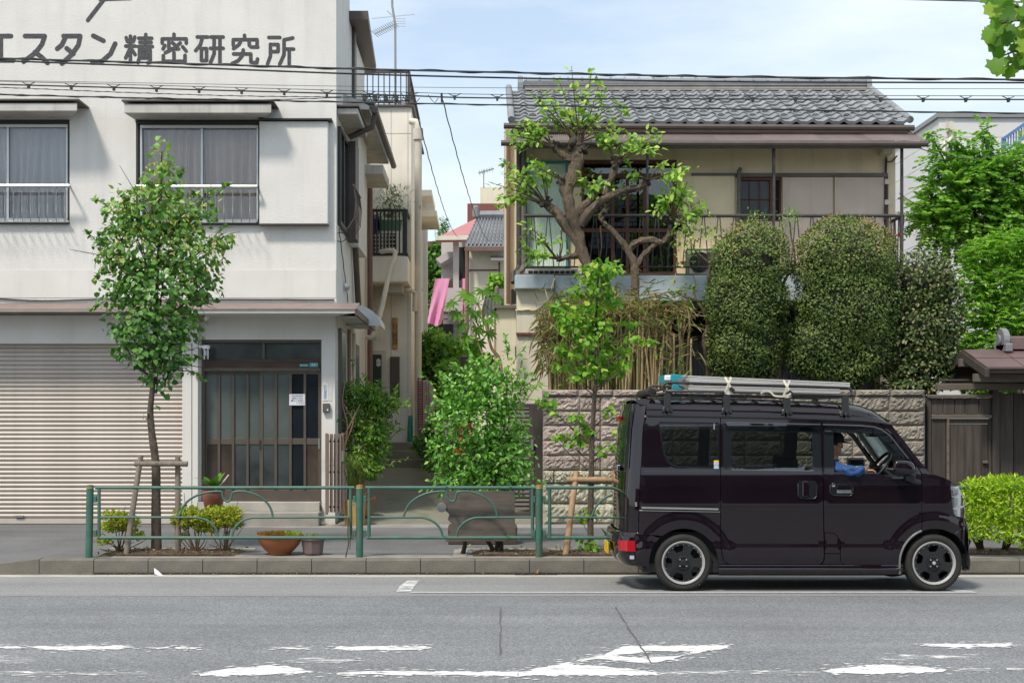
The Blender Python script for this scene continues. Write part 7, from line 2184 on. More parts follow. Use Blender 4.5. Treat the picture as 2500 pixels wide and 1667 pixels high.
cable("thick twisted top cable crossing below the painted lettering",[(-300,132),(0,143),(450,156),(900,169.5),(1400,181),(1800,188),(2500,195),(2800,197)],0.013,14.2,0.42)
cable("plain thick cable just below the twisted top one",[(-300,135),(0,148.5),(450,165),(900,182),(1400,194),(1800,200),(2500,202.6),(2800,203)],0.012,14.25)
cable("hair-thin single wire in the middle of the cable bundle",[(-300,190),(0,197),(900,212),(1400,215.6),(2500,217.5),(2800,218)],0.0035,14.4)
cable("thin messenger wire with hangers carrying the telephone cable",[(-300,192),(0,199),(900,223),(1200,231),(1800,233),(2500,234.7),(2800,235)],0.0045,14.6,None,14,(70,2500,104,.036))
cable("black telephone cable hung under the messenger wire",[(-300,199),(0,206.7),(900,231),(1200,239.7),(1900,242.5),(2500,243.5),(2800,244)],0.010,14.6)
cable("wavy thin twisted pair sagging to the junction above the alley",[(-300,206),(0,214),(300,226),(600,235),(900,238),(1010,240)],0.005,14.5,0.9)
cable("lowest slack cable passing over the window hoods",[(-300,222),(0,231.5),(450,242),(900,250.7),(1400,260),(1800,267),(2500,277),(2800,281)],0.009,14.3,0.5)
cable("second slack wire touching the lowest cable near the corner",[(-300,220),(0,230),(300,240),(600,245),(900,236),(1000,234)],0.005,14.35,0.8)
cable("short cable end at the very top right corner of the view",[(2120,-4),(2250,0),(2500,6),(2800,13)],0.010,14.2)
jx = thing("cable_joint","small black cable joint hanging where the drop wire leaves","junction box",P(1078,235,14.6))
MB().cyl(P(1078,228,14.55),P(1079,250,14.55),.012,8).out("joint_body", M_blackp, jx)
MB().tube([P(1045,232,14.55),P(1055,246,14.55),P(1062,252,14.55),P(1070,240,14.55)],.004,5).out("jumper_wire", M_wire, jx)
jx = thing("cable_joint","knot of wires and clips on the cable bundle above the alley","junction box",P(1005,238,14.6))
b = MB()
for k in range(7): b.tube(smoothpts([P(880+20*k,228,14.5),P(886+20*k,240+4*math.sin(k*2),14.5),P(893+20*k,252,14.5),P(905+20*k,240,14.5)],4),.004,5)
for k in range(5): b.box(P(890+26*k,232,14.5).x-.02,P(890+26*k,232,14.5).x+.02,14.48,14.53,P(0,246,14.5).z,P(0,233,14.5).z)
b.out("wire_knot", M_wire, jx)
def drop(lab, a, Ya, b_, Yb, sag, wav=0.0, r=0.006):
    t = thing("drop_wire", lab, "cable", P(*a,Ya), "drop wires to the alley houses")
    p, q = P(*a,Ya), P(*b_,Yb)
    pts = []
    for i in range(61):
        u_ = i/60; v = p.lerp(q,u_); v.z -= sag*4*u_*(1-u_); v.x += wav*math.sin(i*1.9); pts.append(v)
    MB().tube(pts, r, 5).out("cable_strand", M_wire, t, smooth=True)
drop("left twisted drop wire slanting down to the pink-roofed house",(1012,252),14.6,(1118,578),40,0.3,.004,0.007)
drop("right twisted drop wire slanting down to the grey-tiled house",(1081,246),14.6,(1194,588),38,0.3,.004,0.007)
drop("thin wire from the gate roof across to the pale building",(2248,363),22.0,(2520,342),26,0.25,0,.008)
drop("thin black wire from the tiled house corner toward the trees",(2196,472),22.5,(2330,486),27,0.2,0,.008)

# ================================================================== litter along the gutter
lt = thing("paper_scrap","crumpled white paper scrap leaning on the kerb","litter",P(386,1402,14.8))
b = MB(); b.grid([[P(376,1386,14.84),P(384,1391,14.80),P(390,1398,14.79)],[P(377,1393,14.80),P(386,1397,14.77),P(398,1404,14.75)],[P(378,1402,14.76),P(386,1403,14.75),P(396,1405,14.74)]]); b.out("paper", M_white, lt)
lt = thing("dead_leaf","curled orange-brown dead leaf standing in the gutter by the drain slot","litter",P(1310,1402,14.8))
b = MB(); b.grid([[P(1316,1388,14.82),P(1313,1396,14.80),P(1302,1403,14.78)],[P(1312,1390,14.84),P(1309,1398,14.82),P(1300,1403,14.80)]]); b.tube([P(1316,1388,14.82),P(1312,1400,14.8)],.006,5); b.out("leaf_blade", mat("dead_leaf_brown",(0.28,0.13,0.04),0.8), lt)
b = MB(); b.box(X(1257,14.85),X(1360,14.85),14.80,14.868,-.05,-.03); b.out("drain_slot", M_dark, kerb)
n = 260
pos = np.column_stack([rng.uniform(X(20,14.8),X(1400,14.8),n), rng.uniform(14.74,14.84,n), np.full(n,-.030)])
o = leaves("gutter_debris", None, M_litter, pos, rng.normal(size=(n,3))*[1,1,.2], rng.uniform(.008,.03,n), 'oval'); tag(o, kind='stuff')
# ================================================================== plants
M_bark = mat("grey_brown_bark",(0.135,0.105,0.08),0.95,0.4,6,1.0,26,grain=(6,6,1.6),bdist=0.03,fine=0.3)
M_barkd = mat("dark_bark",(0.055,0.045,0.036),0.95,0.4,8,0.9,30,bdist=0.02)
M_barkl = mat("pale_bark",(0.19,0.145,0.10),0.95,0.4,7,1.0,20,grain=(6,6,1.6),bdist=0.04,patches=0.8,patchcol=(0.05,0.042,0.034),pscale=2.2)
M_twig = mat("twig",(0.12,0.085,0.05),0.9,0.3,10)

def limb(b, pts, r0, r1, n=9, sm=5, rough=0.0):
    q = smoothpts(pts, sm); m = len(q)
    rs = [(r0+(r1-r0)*i/(m-1))*(1+rough*random.uniform(-1,1)) for i in range(m)]
    b.tube(q, rs, n)

def crown(name, parent, m, lobes, n, size, kind, droop=0.3, shell=0.45, rndf=None, out=0.6, jit=0.0):
    pos, u_ = blob_points(lobes, n, shell)
    if jit: pos = pos + rng.normal(0, jit, pos.shape)
    d = u_*out + rng.normal(size=(n,3))*0.7
    sz = rng.uniform(size*0.65, size*1.25, n)
    rnd = rndf(pos) if rndf else None
    return leaves(name, parent, m, pos, d, sz, kind, droop, rnd, u_)
def stray(parent, lobes, m, kind, size, count, length, up=.8):
    """single shoots that leave the crown's outline"""
    b = MB(); pos = []; dirs = []
    for k in range(count):
        c_, r_ = lobes[random.randrange(len(lobes))]
        u_ = Vector(rng.normal(size=3)).normalized()
        s = Vector(c_)+Vector((u_.x*r_[0],u_.y*r_[1],u_.z*r_[2]))*.75
        d = (u_+Vector((0,0,up))+Vector(rng.normal(size=3))*.25).normalized(); ln = length*random.uniform(.5,1.2)
        q = smoothpts([s, s+d*ln*.55, s+d*ln+Vector((0,0,-.12*ln))],4); b.tube(q,[.005,.005]+[.004]*(len(q)-3)+[.002],4)
        for i in range(2,len(q)):
            for sg in range(2): pos.append(q[i]); dirs.append(d*.6+Vector(rng.normal(size=3))*.8)
    tag(b.out("shoots", M_twig, parent), kind='stuff')
    leaves("shoot_leaves", parent, m, np.array(pos), np.array(dirs), rng.uniform(size*.6,size*1.15,len(pos)), kind, .2, None, np.tile([-.2,-.6,.6],(len(pos),1)))
def lob(px, py, Y, rx, rz, ry=None):
    s = Y/FPX
    return (tuple(P(px,py,Y)), (rx*s, (ry if ry else rx)*s, rz*s))

# ---- linden street tree on the left
YL = 15.6
lt = thing("linden_tree","full-leaved linden street tree flowering yellow in front of the roller shutter","tree",P(382,1350,YL))
tr = MB()
limb(tr,[P(382,1352,YL),P(381,1250,YL),P(381,1150,YL),P(378,1110,YL),P(371,1060,YL),P(367,1005,YL),P(372,950,YL),P(376,880,YL),P(380,780,YL),P(385,650,YL),P(392,500,YL),P(395,370,YL)],.062,.008,12,5,.06)
tr.out("trunk", M_bark, lt, smooth=True)
Lb = [lob(394,380,YL,26,52),lob(395,450,YL,58,62),lob(372,520,YL,88,70),lob(300,520,YL,52,70),lob(455,530,YL,60,62),lob(515,500,YL,26,40),lob(345,620,YL,105,75),lob(470,620,YL,88,70),lob(545,585,YL,34,30),
      lob(270,610,YL,45,60),lob(400,700,YL,128,70),lob(300,720,YL,70,45),lob(505,700,YL,42,48),lob(380,790,YL,112,55),lob(285,790,YL,34,40),lob(455,800,YL,46,45),lob(375,855,YL,92,48),lob(300,850,YL,34,30),lob(385,915,YL,48,36),lob(430,880,YL,40,40)]
bb = MB()
for c_, r_ in Lb[1:]:
    c_ = Vector(c_); z0 = max(Z(960,YL), c_.z-0.35); base = Vector((X(380,YL), YL, z0))
    limb(bb,[base, base.lerp(c_,.5)+Vector((0,0,-.05)), c_+Vector((0,0,r_[2]*.5))],.016,.004,6,4)
    for k in range(4):
        e = c_+Vector(rng.normal(size=3))*r_[0]*.7; limb(bb,[base.lerp(c_,.7), base.lerp(e,.85)+Vector((0,0,.03)), e],.006,.002,4,3)
bb.out("branches", M_barkd, lt, smooth=True)
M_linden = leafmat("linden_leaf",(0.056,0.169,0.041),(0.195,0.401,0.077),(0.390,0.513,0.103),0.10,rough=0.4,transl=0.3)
M_bract = leafmat("linden_bract",(0.42,0.42,0.07),(0.70,0.64,0.18),transl=0.4)
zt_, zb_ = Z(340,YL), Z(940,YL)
crown("crown", lt, M_linden, Lb, 4000, .068, 'heart', .5, .25, lambda p: 0.62*np.clip((p[:,2]-zb_)/(zt_-zb_),0,1)**1.2+rng.normal(.22,.2,len(p)), .7)  # leaves lighter upward: partly blossom hue, partly daylight painted into the tone
up = [l for l in Lb if l[0][2] > Z(690,YL)]
stray(lt, Lb, M_linden, 'heart', .07, 45, .2, .3)
crown("blossom", lt, M_bract, up, 1000, .06, 'lance', .7, .6)
pos = np.array([P(355,1010,YL),P(352,1018,YL),P(356,1022,YL),P(392,955,YL),P(405,962,YL),P(382,990,YL)])
leaves("low_leaf", lt, M_linden, pos, rng.normal(size=(6,3)), np.full(6,.09), 'heart', .3)

# ---- slender young tree by the van
YT2 = 15.5
yt = thing("young_tree","slender staked young tree with bright fresh leaves behind the van's rear","tree",P(1441,1347,YT2))
tr = MB()
tpath = [P(1441,1350,YT2),P(1442,1250,YT2),P(1444,1150,YT2),P(1446,1060,YT2),P(1452,960,YT2),P(1458,900,YT2),P(1455,830,YT2),P(1457,750,YT2),P(1460,690,YT2),P(1466,645,YT2)]
limb(tr,tpath,.040,.006,10,5,.05); tr.out("trunk", M_bark, yt, smooth=True)
CL = [(1470,655,58,17),(1445,672,45,18),(1500,662,26,14),(1455,705,60,20),(1402,712,28,14),(1485,735,42,17),(1372,742,34,16),(1440,752,40,18),(1358,760,14,14),(1400,785,48,30),(1462,795,38,34),(1370,795,20,24),(1538,792,26,12),(1425,832,38,18),(1545,828,32,10),(1478,840,32,20),(1585,838,18,14),(1520,855,32,10),(1370,850,24,14),(1450,870,48,20),(1405,862,24,14),(1378,892,32,14),(1440,905,42,14),(1500,902,34,22),(1408,922,30,12),(1530,885,14,14),(1470,925,26,8),
      (1325,978,14,14),(1340,990,24,16),(1355,1005,16,10),(1405,1018,32,10),(1428,1050,28,14),(1425,1072,22,12),(1380,1066,26,10),(1355,1070,12,8),(1400,1082,26,8),(1488,1000,18,10),(1478,1012,8,6),(1508,1058,8,8),(1492,1086,24,9),(1470,1100,10,8),(1440,1255,26,10),(1420,1268,12,10),(1432,1325,22,16),(1450,1335,14,10)]
bb = MB()
def ontrunk(z):
    q = [p for p in tpath]
    for a,c in zip(q,q[1:]):
        if a.z <= z <= c.z: return a.lerp(c,(z-a.z)/(c.z-a.z))
    return q[-1] if z > q[-1].z else q[0]
lobs = []
for px,py,rx,rz in CL:
    Y = YT2+random.uniform(-.25,.25); c_ = P(px,py,Y); dist = abs(px-1450)
    b0 = ontrunk(c_.z-0.0035*dist-0.06); limb(bb,[b0,b0.lerp(c_,.55)+Vector((0,0,-.02)),c_],.009 if dist > 40 else .006,.002,5,4)
    lobs.append(lob(px,py,Y,rx,rz,max(rx*.8,18)))
bb.out("branches", M_bark, yt, smooth=True)
M_young = leafmat("young_leaf",(0.108,0.264,0.026),(0.240,0.480,0.048),(0.432,0.600,0.084),.15,transl=0.42)
crown("crown", yt, M_young, lobs, 1750, .068, 'heart', .6, .2)

# ---- two hard-pruned trees before the balcony
def c5(x,y,Y): return P(1200+x*.3827,100+y*.3827,Y)
YPt = 21.3
K5 = .3827*YPt/FPX
def pruned(lab, limbs, knobs, shoots, nleaf_per):
    t = thing("pruned_tree", lab, "tree", limbs[0][0][0] and c5(limbs[0][0][0],limbs[0][0][1]+330,YPt), "hard-pruned trees before the balcony")
    b = MB()
    for l in limbs:
        q = smoothpts([c5(x,y,YPt+dy) for x,y,r,dy in [(p+(0,))[:4] for p in l]],5)
        rs = np.interp(np.linspace(0,len(l)-1,len(q)), range(len(l)), [p[2]*.82 for p in l])*K5
        n0 = len(b.v); b.tube(q, [r*(1+random.uniform(-.09,.09)) for r in rs], 14)
        for i_ in range(n0, len(b.v)):
            v_ = b.v[i_]; b.v[i_] = tuple(v_[j_]+random.gauss(0,.0075) for j_ in range(3))
    b.out("trunk", M_barkl, t, smooth=True)
    for x,y,r in knobs:
        kb = MB()
        for k in range(9):
            o_ = c5(x+random.uniform(-r,r)*.8,y+random.uniform(-r,r)*.8,YPt+random.uniform(-.08,.08))
            rr = r*K5*random.uniform(.3,.6)
            kb.lathe([(0,-rr),(rr*.7,-rr*.7),(rr,0),(rr*.7,rr*.7),(0,rr)], o_, 8)
        for k in range(5):
            d = Vector((random.uniform(-1,1),random.uniform(-.6,.3),random.uniform(.2,1))).normalized(); o_ = c5(x,y,YPt)
            kb.tube([o_, o_+d*r*K5*1.6],[r*K5*.28,r*K5*.2],7)
        kb.out("pruning_knob", M_barkd, t, smooth=True, angle=60)
    tw = MB(); pos = []; dirs = []; 
    for x0,y0,x1,y1,nl in shoots:
        dy = random.uniform(-.45,.35)
        a_ = c5(x0+random.uniform(-10,10),y0,YPt); e = c5(x1,y1,YPt+dy)
        midp = a_.lerp(e,.5)+Vector((random.uniform(-.05,.05),0,random.uniform(-.02,.10)))
        q = smoothpts([a_,midp,e],7); tw.tube(q,[.012*(1-i/len(q))+.003 for i in range(len(q))],5)
        for k in range(int(nl*1.9)):
            u_ = 1-0.62*random.random()**1.3; i = min(len(q)-1,int(u_*(len(q)-1)))
            d = Vector(rng.normal(size=3))+ (q[i]-q[max(0,i-1)]).normalized()*.8
            pos.append(q[i]+Vector(rng.normal(size=3))*.045); dirs.append(d)
    tag(tw.out("shoots", M_twig, t, smooth=True), kind='stuff')
    leaves("crown", t, M_young2, np.array(pos), np.array(dirs), rng.uniform(.06,.14,len(pos)), 'oval', .35, None, np.tile([-.2,-.6,.5],(len(pos),1)))
    return t
M_young2 = leafmat("spring_leaf",(0.144,0.312,0.042),(0.336,0.576,0.084),(0.552,0.720,0.156),.2,transl=0.42)
big = [[(660,1640,46),(625,1480,42),(575,1340,44),(545,1210,48),(505,1090,42),(485,970,42),(515,870,50),(545,770,50),(550,690,44),(548,650,34)],
       [(520,760,30),(465,735,26),(420,700,24),(398,672,24)],
       [(565,1180,40),(640,1065,34),(740,1000,31),(850,955,27),(940,935,24),(1000,890,20)],
       [(575,1310,36),(480,1200,30),(425,1110,34),(370,1060,34),(340,1040,26)],
       [(505,1140,24),(590,1050,24),(650,1000,20),(680,960,14)],
       [(500,1050,30),(460,960,28),(440,880,24)],
       [(720,985,22),(765,880,24),(790,800,28),(800,760,18)],
       [(565,1370,24),(490,1375,18),(440,1395,16),(420,1380,12)]]
bk = [(545,670,48),(400,680,30),(990,900,28),(345,1045,36),(440,890,26),(795,785,36),(425,1390,20),(580,700,30)]
bs_ = [(545,640,430,255,8),(545,640,535,300,10),(560,640,725,320,14),(560,650,640,470,14),(545,640,350,330,14),(540,640,250,330,12),(550,640,640,180,8),(560,640,510,160,7),(560,640,470,440,14),(570,640,880,420,12),(560,650,800,395,12),(580,650,700,240,9),(545,640,440,420,14),(545,640,330,460,14),(550,640,580,420,10),(560,650,860,565,8),(550,640,640,200,8),(540,640,300,400,10),
       (395,670,110,620,22),(395,670,200,510,18),(395,670,160,680,16),(395,670,250,600,18),(395,680,300,540,12),(395,680,90,600,12),
       (345,1040,50,750,16),(345,1040,90,860,20),(345,1040,40,1000,22),(345,1040,290,770,14),(345,1040,330,850,12),(345,1040,150,930,18),(345,1040,20,1060,12),(345,1040,200,840,16),(345,1040,120,1000,14),(345,1040,-20,900,10),(440,880,560,800,3),(440,880,230,760,10),(440,880,380,850,8),
       (795,780,1100,600,20),(795,780,1060,690,18),(795,780,900,610,16),(795,780,700,620,18),(795,780,650,580,16),(795,780,1020,580,10),(795,790,870,760,8),(795,780,760,600,14),(795,780,960,650,14),
       (990,890,1100,790,8),(990,890,1270,820,16),(990,890,1200,850,16),(990,890,900,860,10),(680,960,560,920,26),(680,960,640,980,18),(680,960,760,950,20),(680,960,700,930,12),(680,960,530,900,16),
       (425,1390,230,1210,12),(425,1390,170,1320,12),(425,1390,250,1385,22),(425,1390,310,1260,8),(425,1390,200,1150,8),(425,1390,300,1380,14),(425,1390,440,1210,5)]
pruned("thick-trunked hard-pruned tree with leafy shoots leaning left before the balcony", big, bk, bs_, 0)
sml = [[(915,1640,30),(915,1500,30),(905,1410,30),(865,1335,26),(795,1235,20),(725,1172,17),(700,1120,18),(722,1075,20)],
       [(868,1345,24),(920,1290,25),(1010,1270,25),(1085,1288,24),(1130,1250,26),(1150,1195,30)],
       [(912,1450,22),(960,1380,23),(1020,1320,21),(1055,1285,18)]]
sk = [(718,1090,24),(1150,1175,40),(1110,1150,24),(1195,1185,24)]
ss_ = [(1150,1160,1110,940,14),(1150,1160,1220,940,16),(1150,1160,1350,1060,12),(1150,1160,1290,1000,14),(1150,1160,1160,830,14),(1150,1160,1090,1000,14),(1150,1160,1250,900,12),(1190,1180,1340,1080,12),(1190,1180,1260,1110,14),(1110,1150,1040,1070,6),(1150,1160,1190,820,12),(720,1080,740,1040,2),(720,1080,850,970,3),(690,1180,680,1440,0),(1150,1160,1130,880,10),(1190,1180,1270,1230,6)]
pruned("smaller forked pruned tree with knobbed right limb before the balcony", sml, sk, ss_, 0)

# ---- clipped conifers and a camellia above the wall
YTp = 20.95
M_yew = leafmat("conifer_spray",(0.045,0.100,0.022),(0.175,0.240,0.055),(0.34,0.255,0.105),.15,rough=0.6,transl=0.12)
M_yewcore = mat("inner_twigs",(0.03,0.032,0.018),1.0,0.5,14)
def topiary(lab, lobes, n, px, size=.037, sat=None):
    t = thing("clipped_conifer", lab, "shrub", P(px,960,YTp), "clipped conifers above the block wall")
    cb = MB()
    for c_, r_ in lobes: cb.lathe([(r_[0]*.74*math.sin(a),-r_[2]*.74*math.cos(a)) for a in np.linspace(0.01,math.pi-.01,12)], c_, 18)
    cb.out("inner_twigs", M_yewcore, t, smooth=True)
    tb = MB(); limb(tb,[P(px,975,YTp),P(px+3,900,YTp),P(px-4,820,YTp)],.07,.05,9,4,.05); limb(tb,[P(px+24,975,YTp),P(px+18,900,YTp+.1),P(px+10,840,YTp)],.05,.03,8,4,.05); tb.out("trunk", M_bark, t, smooth=True)
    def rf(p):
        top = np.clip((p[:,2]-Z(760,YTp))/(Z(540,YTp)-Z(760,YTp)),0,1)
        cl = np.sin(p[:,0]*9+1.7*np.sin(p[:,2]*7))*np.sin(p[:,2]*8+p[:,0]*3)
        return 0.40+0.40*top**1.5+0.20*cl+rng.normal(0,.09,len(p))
    pos, u_ = blob_points(lobes, n, .80)
    pos += rng.normal(0,.018,pos.shape)
    lump = np.sin(pos[:,0]*11+2*np.sin(pos[:,2]*6))+np.sin(pos[:,2]*13+pos[:,0]*4)+np.sin(pos[:,1]*12+pos[:,2]*5)
    pos += u_*(lump*.022)[:,None]
    keep = np.ones(n,bool)
    for c_, r_ in lobes:      # drop sprays that fall inside another lobe
        q = (pos-np.array(c_))/np.array(r_); keep &= (q**2).sum(1) > .60
    for k in range(15):      # hollows where the twigs show
        q = pos[rng.integers(len(pos))]; keep &= (((pos-q)/np.array([1.5,1.2,.8]))**2).sum(1) > rng.uniform(.05,.12)**2
    pos, u_ = pos[keep], u_[keep]
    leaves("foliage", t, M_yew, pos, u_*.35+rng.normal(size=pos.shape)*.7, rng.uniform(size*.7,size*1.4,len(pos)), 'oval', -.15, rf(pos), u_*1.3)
    # rough tufts that break the outline
    k = n//22
    pos, u_ = blob_points(lobes, k, .99)
    keep = np.ones(k,bool)
    for c_, r_ in lobes: keep &= (((pos-np.array(c_))/np.array(r_))**2).sum(1) > .9
    pos, u_ = pos[keep], u_[keep]
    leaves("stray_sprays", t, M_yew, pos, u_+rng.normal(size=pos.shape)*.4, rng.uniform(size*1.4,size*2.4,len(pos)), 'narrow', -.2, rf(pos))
    return t
topiary("left clipped conifer with a rounded top, browned at the crown, above the van's ladder", [lob(1833,640,YTp,96,96),lob(1822,740,YTp,102,110),lob(1805,840,YTp,82,85),lob(1860,830,YTp,60,80),lob(1780,880,YTp,50,50),lob(1850,900,YTp,50,30)], 30000, 1895)
topiary("larger middle clipped conifer with a broad dome between the other two shrubs", [lob(2062,640,YTp,126,112),lob(2068,740,YTp,128,130),lob(2010,830,YTp,95,90),lob(2110,840,YTp,85,90),lob(1965,870,YTp,50,50),lob(2060,900,YTp,90,40)], 38000, 2075)
M_cam = leafmat("camellia_leaf",(0.04,0.085,0.024),(0.15,0.20,0.06),(0.27,0.24,0.12),.12,rough=0.4,transl=0.15,spec=.35)
cm_ = thing("camellia_shrub","loose glossy-leaved camellia shrub right of the clipped conifers","shrub",P(2240,965,20.9))
Lc = [lob(2245,690,20.9,82,80),lob(2285,760,20.9,68,95),lob(2240,800,20.9,90,95),lob(2265,880,20.9,75,70),lob(2205,900,20.9,50,55),lob(2225,945,20.9,80,22),lob(2290,700,20.9,50,60),lob(2310,830,20.9,36,70)]
tb = MB()
for k in range(8): limb(tb,[P(2232+random.uniform(-8,8),980,20.9),P(2235+random.uniform(-30,30),880,20.9+random.uniform(-.2,.2)),P(2245+random.uniform(-80,80),700,20.9+random.uniform(-.3,.3))],.025,.005,6,4)
tb.out("trunk", M_bark, cm_, smooth=True)
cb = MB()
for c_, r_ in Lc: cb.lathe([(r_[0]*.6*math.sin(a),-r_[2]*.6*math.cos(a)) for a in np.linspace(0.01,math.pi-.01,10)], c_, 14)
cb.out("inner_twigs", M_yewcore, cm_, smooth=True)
crown("foliage", cm_, M_cam, Lc, 11000, .06, 'oval', .15, .62)
stray(cm_, Lc, M_cam, 'oval', .06, 40, .2)
# bare knotted branch between the conifers and sprouts over their tops
gb_ = thing("gnarled_plum","gnarled bare-trunked little plum tree with sparse leaves left of the conifers","tree",P(1722,960,21.1))
def c7(x,y,Y=21.1): return P(1200+x*.3827,600+y*.3827,Y)
b = MB(); limb(b,[c7(1375,930),c7(1385,760),c7(1360,600),c7(1385,500),c7(1365,420),c7(1385,330),c7(1400,250),c7(1385,190),c7(1400,100),c7(1380,40)],.055,.025,9,5,.16)
limb(b,[c7(1372,430),c7(1330,380),c7(1300,340),c7(1240,330),c7(1190,305),c7(1150,315)],.030,.010,7,5,.16); limb(b,[c7(1300,340),c7(1290,280),c7(1300,230),c7(1285,190)],.02,.008,6,5,.15); limb(b,[c7(1385,110),c7(1330,60),c7(1290,20),c7(1300,-40)],.025,.008,6,5,.15); limb(b,[c7(1395,160),c7(1450,60),c7(1440,0)],.02,.006,6,4,.15)
b.out("trunk", M_barkl, gb_, smooth=True)
n = 260; pos = np.array([c7(x,y,21.1) for x,y in zip(rng.choice([1180,1200,1290,1300,1270,1380,1250,1200,1440],n)+rng.normal(0,35,n), rng.choice([-170,-100,60,-20,250,300,-60,20,-90],n)+rng.normal(0,35,n))])
leaves("crown", gb_, M_young2, pos+rng.normal(0,.08,pos.shape)*[0,1,0], rng.normal(size=(n,3)), rng.uniform(.04,.08,n), 'oval', .2)
spx = thing("bare_branch","knotted bare branch rising between the two clipped conifers","branch",P(1935,760,21.0))
b = MB(); limb(b,[P(1915,800,20.98),P(1908,720,20.98),P(1918,680,20.98),P(1938,655,20.98),P(1940,620,20.98),P(1932,580,20.98),P(1928,540,20.98)],.030,.010,8,5,.15); b.out("branch_wood", M_barkl, spx, smooth=True)
n = 150; pos = np.array([P(x,y,21.0) for x,y in zip(rng.choice([1840,1860,1925,1918,1935],n)+rng.normal(0,11,n), 535+rng.normal(0,14,n))]); tag(leaves("sprouts", spx, M_young2, pos, rng.normal(size=(n,3))+[0,0,.8], rng.uniform(.04,.09,n), 'lance', 0), kind='stuff')
rp = thing("red_maple_sprig","small sprig of dark red leaves at the balcony's right end","plant",P(2180,610,21.6))
n = 90; pos = np.array([P(x,y,21.6) for x,y in zip(2172+rng.normal(0,10,n), rng.choice([570,585,600,610],n)+rng.normal(0,5,n))]); leaves("red_leaves", rp, leafmat("red_leaf",(0.20,0.025,0.02),(0.42,0.06,0.04),transl=.4), pos, rng.normal(size=(n,3)), rng.uniform(.05,.10,n), 'lance', .2)
MB().tube([P(2176,640,21.6),P(2174,590,21.6),P(2170,568,21.6)],.008,5).out("stem", M_twig, rp)

# ---- trees beyond, right edge
M_loc = leafmat("feathery_leaf",(0.125,0.300,0.044),(0.263,0.512,0.088),(0.450,0.675,0.150),.2,transl=.4)
lc = thing("feathery_tree","tall feathery bright green tree before the pale building at the right","tree",P(2440,700,25.5))
YQ = 25.5
Ll = [lob(2265,510,YQ,44,40),lob(2310,460,YQ,60,60),lob(2300,545,YQ,62,44),lob(2390,430,YQ,70,55),lob(2460,430,YQ,70,80),lob(2380,520,YQ,75,70),lob(2470,560,YQ,80,90),lob(2350,600,YQ,38,60),lob(2545,480,YQ,80,130),lob(2290,400,YQ,22,44),lob(2272,330,YQ,12,24),lob(2335,350,YQ,18,32),lob(2402,330,YQ,22,34),lob(2370,385,YQ,28,24)]
b = MB(); limb(b,[P(2480,1000,YQ),P(2475,800,YQ),P(2460,640,YQ),P(2440,500,YQ),P(2410,380,YQ)],.16,.03,9,4,.08)
for c_, r_ in Ll: limb(b,[P(2462,650,YQ),P(2462,650,YQ).lerp(Vector(c_),.5)+Vector((0,0,-.1)),Vector(c_)],.05,.012,6,4)
b.out("trunk", M_barkd, lc, smooth=True)
# pinnate sprays: rows of leaflets along drooping stalks
pos = []; dirs = []; 
pc, pu = blob_points(Ll, 1350, .35)
for p, u_ in zip(pc, pu):
    d = (Vector(u_)*.8+Vector(rng.normal(size=3))*.6); d.z -= .15; d.normalize(); s = d.cross(Vector((0,0,1))).normalized(); ln = random.uniform(.28,.5)
    for k in range(9):
        q = Vector(p)+d*ln*(k/8-.2)-Vector((0,0,.10*(k/8)**2))
        for sg_ in (-1,1): pos.append(q); dirs.append(s*sg_+d*.45)
leaves("crown", lc, M_loc, np.array(pos), np.array(dirs), rng.uniform(.07,.125,len(pos)), 'oval', .1, np.repeat(rng.random(len(pc)),18)*.7+rng.random(len(pos))*.3)
M_map = leafmat("maple_leaf",(0.134,0.329,0.037),(0.256,0.525,0.061),(0.415,0.659,0.110),.25,transl=.45)
mp_ = thing("green_maple","vivid green maple spreading behind the roofed wooden gate","tree",P(2450,900,22.6))
YM2 = 22.6
Lm = [lob(2390,620,YM2,48,40),lob(2460,600,YM2,60,46),lob(2380,690,YM2,50,46),lob(2450,690,YM2,75,50),lob(2520,640,YM2,60,80),lob(2385,760,YM2,52,44),lob(2460,780,YM2,80,55),lob(2360,830,YM2,36,40),lob(2420,850,YM2,80,44),lob(2530,800,YM2,60,80),lob(2330,900,YM2,40,36),lob(2400,930,YM2,90,36)]
b = MB(); limb(b,[P(2475,1010,YM2),P(2465,880,YM2),P(2450,780,YM2),P(2425,690,YM2),P(2400,630,YM2)],.10,.02,8,4,.08)
for c_, r_ in Lm: limb(b,[P(2458,840,YM2),P(2458,840,YM2).lerp(Vector(c_),.5),Vector(c_)],.035,.008,6,4)
b.out("trunk", M_barkd, mp_, smooth=True)
pos = []; dirs = []
pc, pu = blob_points(Lm, 5600, .35)
for p, u_ in zip(pc, pu):
    f = Vector(u_)*.6+Vector(rng.normal(size=3))*.5; f.z -= .2; f.normalize(); s = f.cross(Vector((0,0,1))).normalized()
    for a_ in (-70,-35,0,35,70): pos.append(p); dirs.append(f*math.cos(R(a_))+s*math.sin(R(a_)))
leaves("crown", mp_, M_map, np.array(pos), np.array(dirs), rng.uniform(.06,.11,len(pos)), 'lance', .1, np.repeat(rng.random(len(pc)),5))
